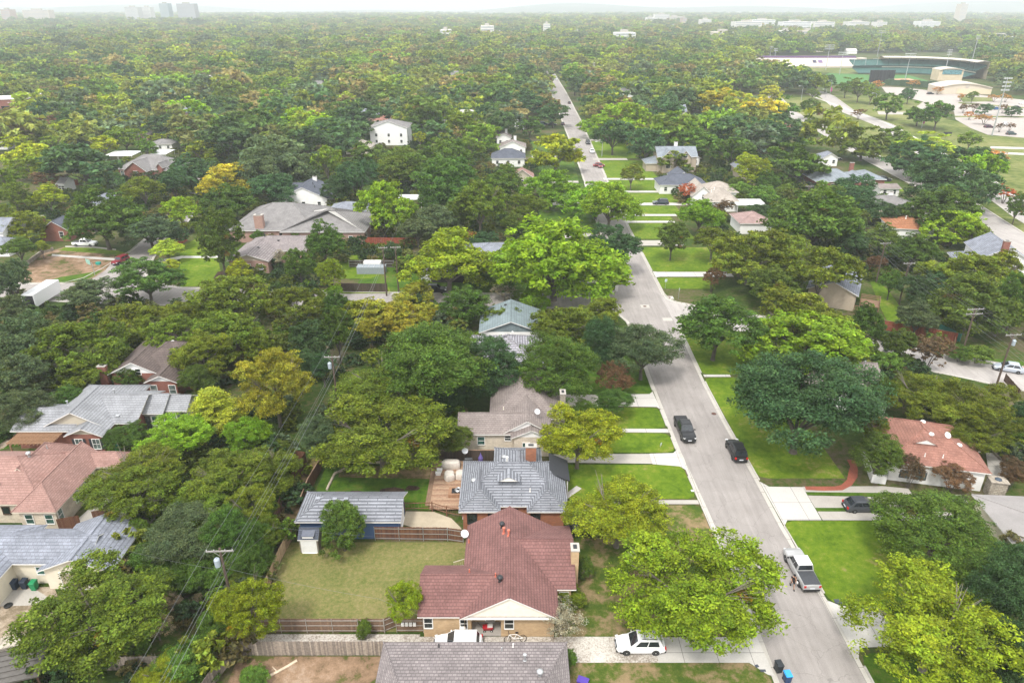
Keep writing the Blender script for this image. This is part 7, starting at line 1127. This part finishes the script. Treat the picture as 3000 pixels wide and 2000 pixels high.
# low wooded hills at the horizon
me_v, me_f = [], []; nx, ny = 90, 7
for j in range(ny):
    for i in range(nx): x = -9500+19000*i/(nx-1); y = 6500+j*900; s = math.sin(pi*j/(ny-1)); me_v.append((x,y,-2+s*(38+34*math.sin(x*.0011+.6)+22*math.sin(x*.0027)+max(0,x)*.010)))
for j in range(ny-1):
    for i in range(nx-1): me_f.append([j*nx+i,j*nx+i+1,(j+1)*nx+i+1,(j+1)*nx+i])
mb = MB(); mb.add(me_v, me_f); struct('hills', mb, ground_mat('hill_woods', [(.35,(.035,.06,.025)),(.5,(.06,.085,.03)),(.65,(.11,.11,.06)),(.74,(.3,.29,.26))], .004, .02, .5, .06, 0))
W = D.worlds.new('World'); SC.world = W; W.use_nodes = True; nt = W.node_tree; N = nt.nodes; bg = N['Background']; sky = N.new('ShaderNodeTexSky'); sky.sky_type = 'NISHITA'; sky.sun_disc = False
SUN_EL, SUN_AZ = math.radians(57), math.radians(-158)   # azimuth from +Y towards +X
sky.sun_elevation = SUN_EL; sky.sun_rotation = SUN_AZ; sky.altitude = 200; sky.air_density = 1.0; sky.dust_density = 5.0; sky.ozone_density = 1.0
hs = N.new('ShaderNodeHueSaturation'); hs.inputs['Saturation'].default_value = .35; nt.links.new(sky.outputs[0], hs.inputs['Color'])
tc = N.new('ShaderNodeTexCoord'); mp = N.new('ShaderNodeMapping'); mp.inputs['Scale'].default_value = (1,1,3.5); nz = N.new('ShaderNodeTexNoise'); nz.inputs['Scale'].default_value = 1.6; nz.inputs['Detail'].default_value = 6
nt.links.new(tc.outputs['Generated'], mp.inputs[0]); nt.links.new(mp.outputs[0], nz.inputs['Vector']); rp_ = N.new('ShaderNodeValToRGB'); rp_.color_ramp.elements[0].position = .22; rp_.color_ramp.elements[1].position = .5; nt.links.new(nz.outputs['Fac'], rp_.inputs[0])
mx = N.new('ShaderNodeMix'); mx.data_type = 'RGBA'; mx.inputs[7].default_value = (10.5,10.6,10.7,1); ml = N.new('ShaderNodeMath'); ml.operation = 'MULTIPLY'; ml.inputs[1].default_value = .8; nt.links.new(rp_.outputs[0], ml.inputs[0]); nt.links.new(ml.outputs[0], mx.inputs[0]); nt.links.new(hs.outputs[0], mx.inputs[6]); nt.links.new(mx.outputs[2], bg.inputs['Color']); bg.inputs['Strength'].default_value = .098
L = D.lights.new('sun','SUN'); L.energy = 1.5; L.angle = math.radians(10); L.color = (1,.96,.90); lo = D.objects.new('sun', L); COL.objects.link(lo)
dv = Vector((math.sin(SUN_AZ)*math.cos(SUN_EL), math.cos(SUN_AZ)*math.cos(SUN_EL), math.sin(SUN_EL))); lo.rotation_euler = dv.to_track_quat('Z','Y').to_euler(); lo.location = dv*200
if HAZE:
    mb = MB(); mb.box(-13000,13000,-150,13500,-1.5,175); n = NT('haze_air'); n.n.remove(n.b); pv = n.new('VolumePrincipled'); pv.inputs['Color'].default_value = (.76,.80,.84,1); pv.inputs['Density'].default_value = HAZE; pv.inputs['Anisotropy'].default_value = .2
    n.link(pv.outputs[0], n.n['Material Output'].inputs['Volume']); o = mb.obj('haze', n.mat); tag(o, 'pale blue haze thickening towards the horizon', kind='stuff'); o.display_type = 'WIRE'
cam = D.cameras.new('camera'); cam.sensor_width = 36; cam.lens = FOC/3000*36; cam.clip_end = 40000; cam.clip_start = .5; co = D.objects.new('camera', cam); COL.objects.link(co); co.location = (0,0,CAMH); co.rotation_euler = (pi/2-TH,0,0); SC.camera = co
vs = SC.view_settings; vs.view_transform = 'Standard'; vs.look = 'None'; vs.exposure = EXPO; vs.gamma = 1
SC.render.engine = 'CYCLES'; cy = SC.cycles; cy.max_bounces = 6; cy.diffuse_bounces = 3; cy.glossy_bounces = 2; cy.transmission_bounces = 2; cy.volume_bounces = 1; cy.transparent_max_bounces = 4; cy.caustics_reflective = cy.caustics_refractive = False; cy.use_adaptive_sampling = True; cy.adaptive_threshold = .006; cy.use_denoising = True; cy.denoising_prefilter = 'ACCURATE'
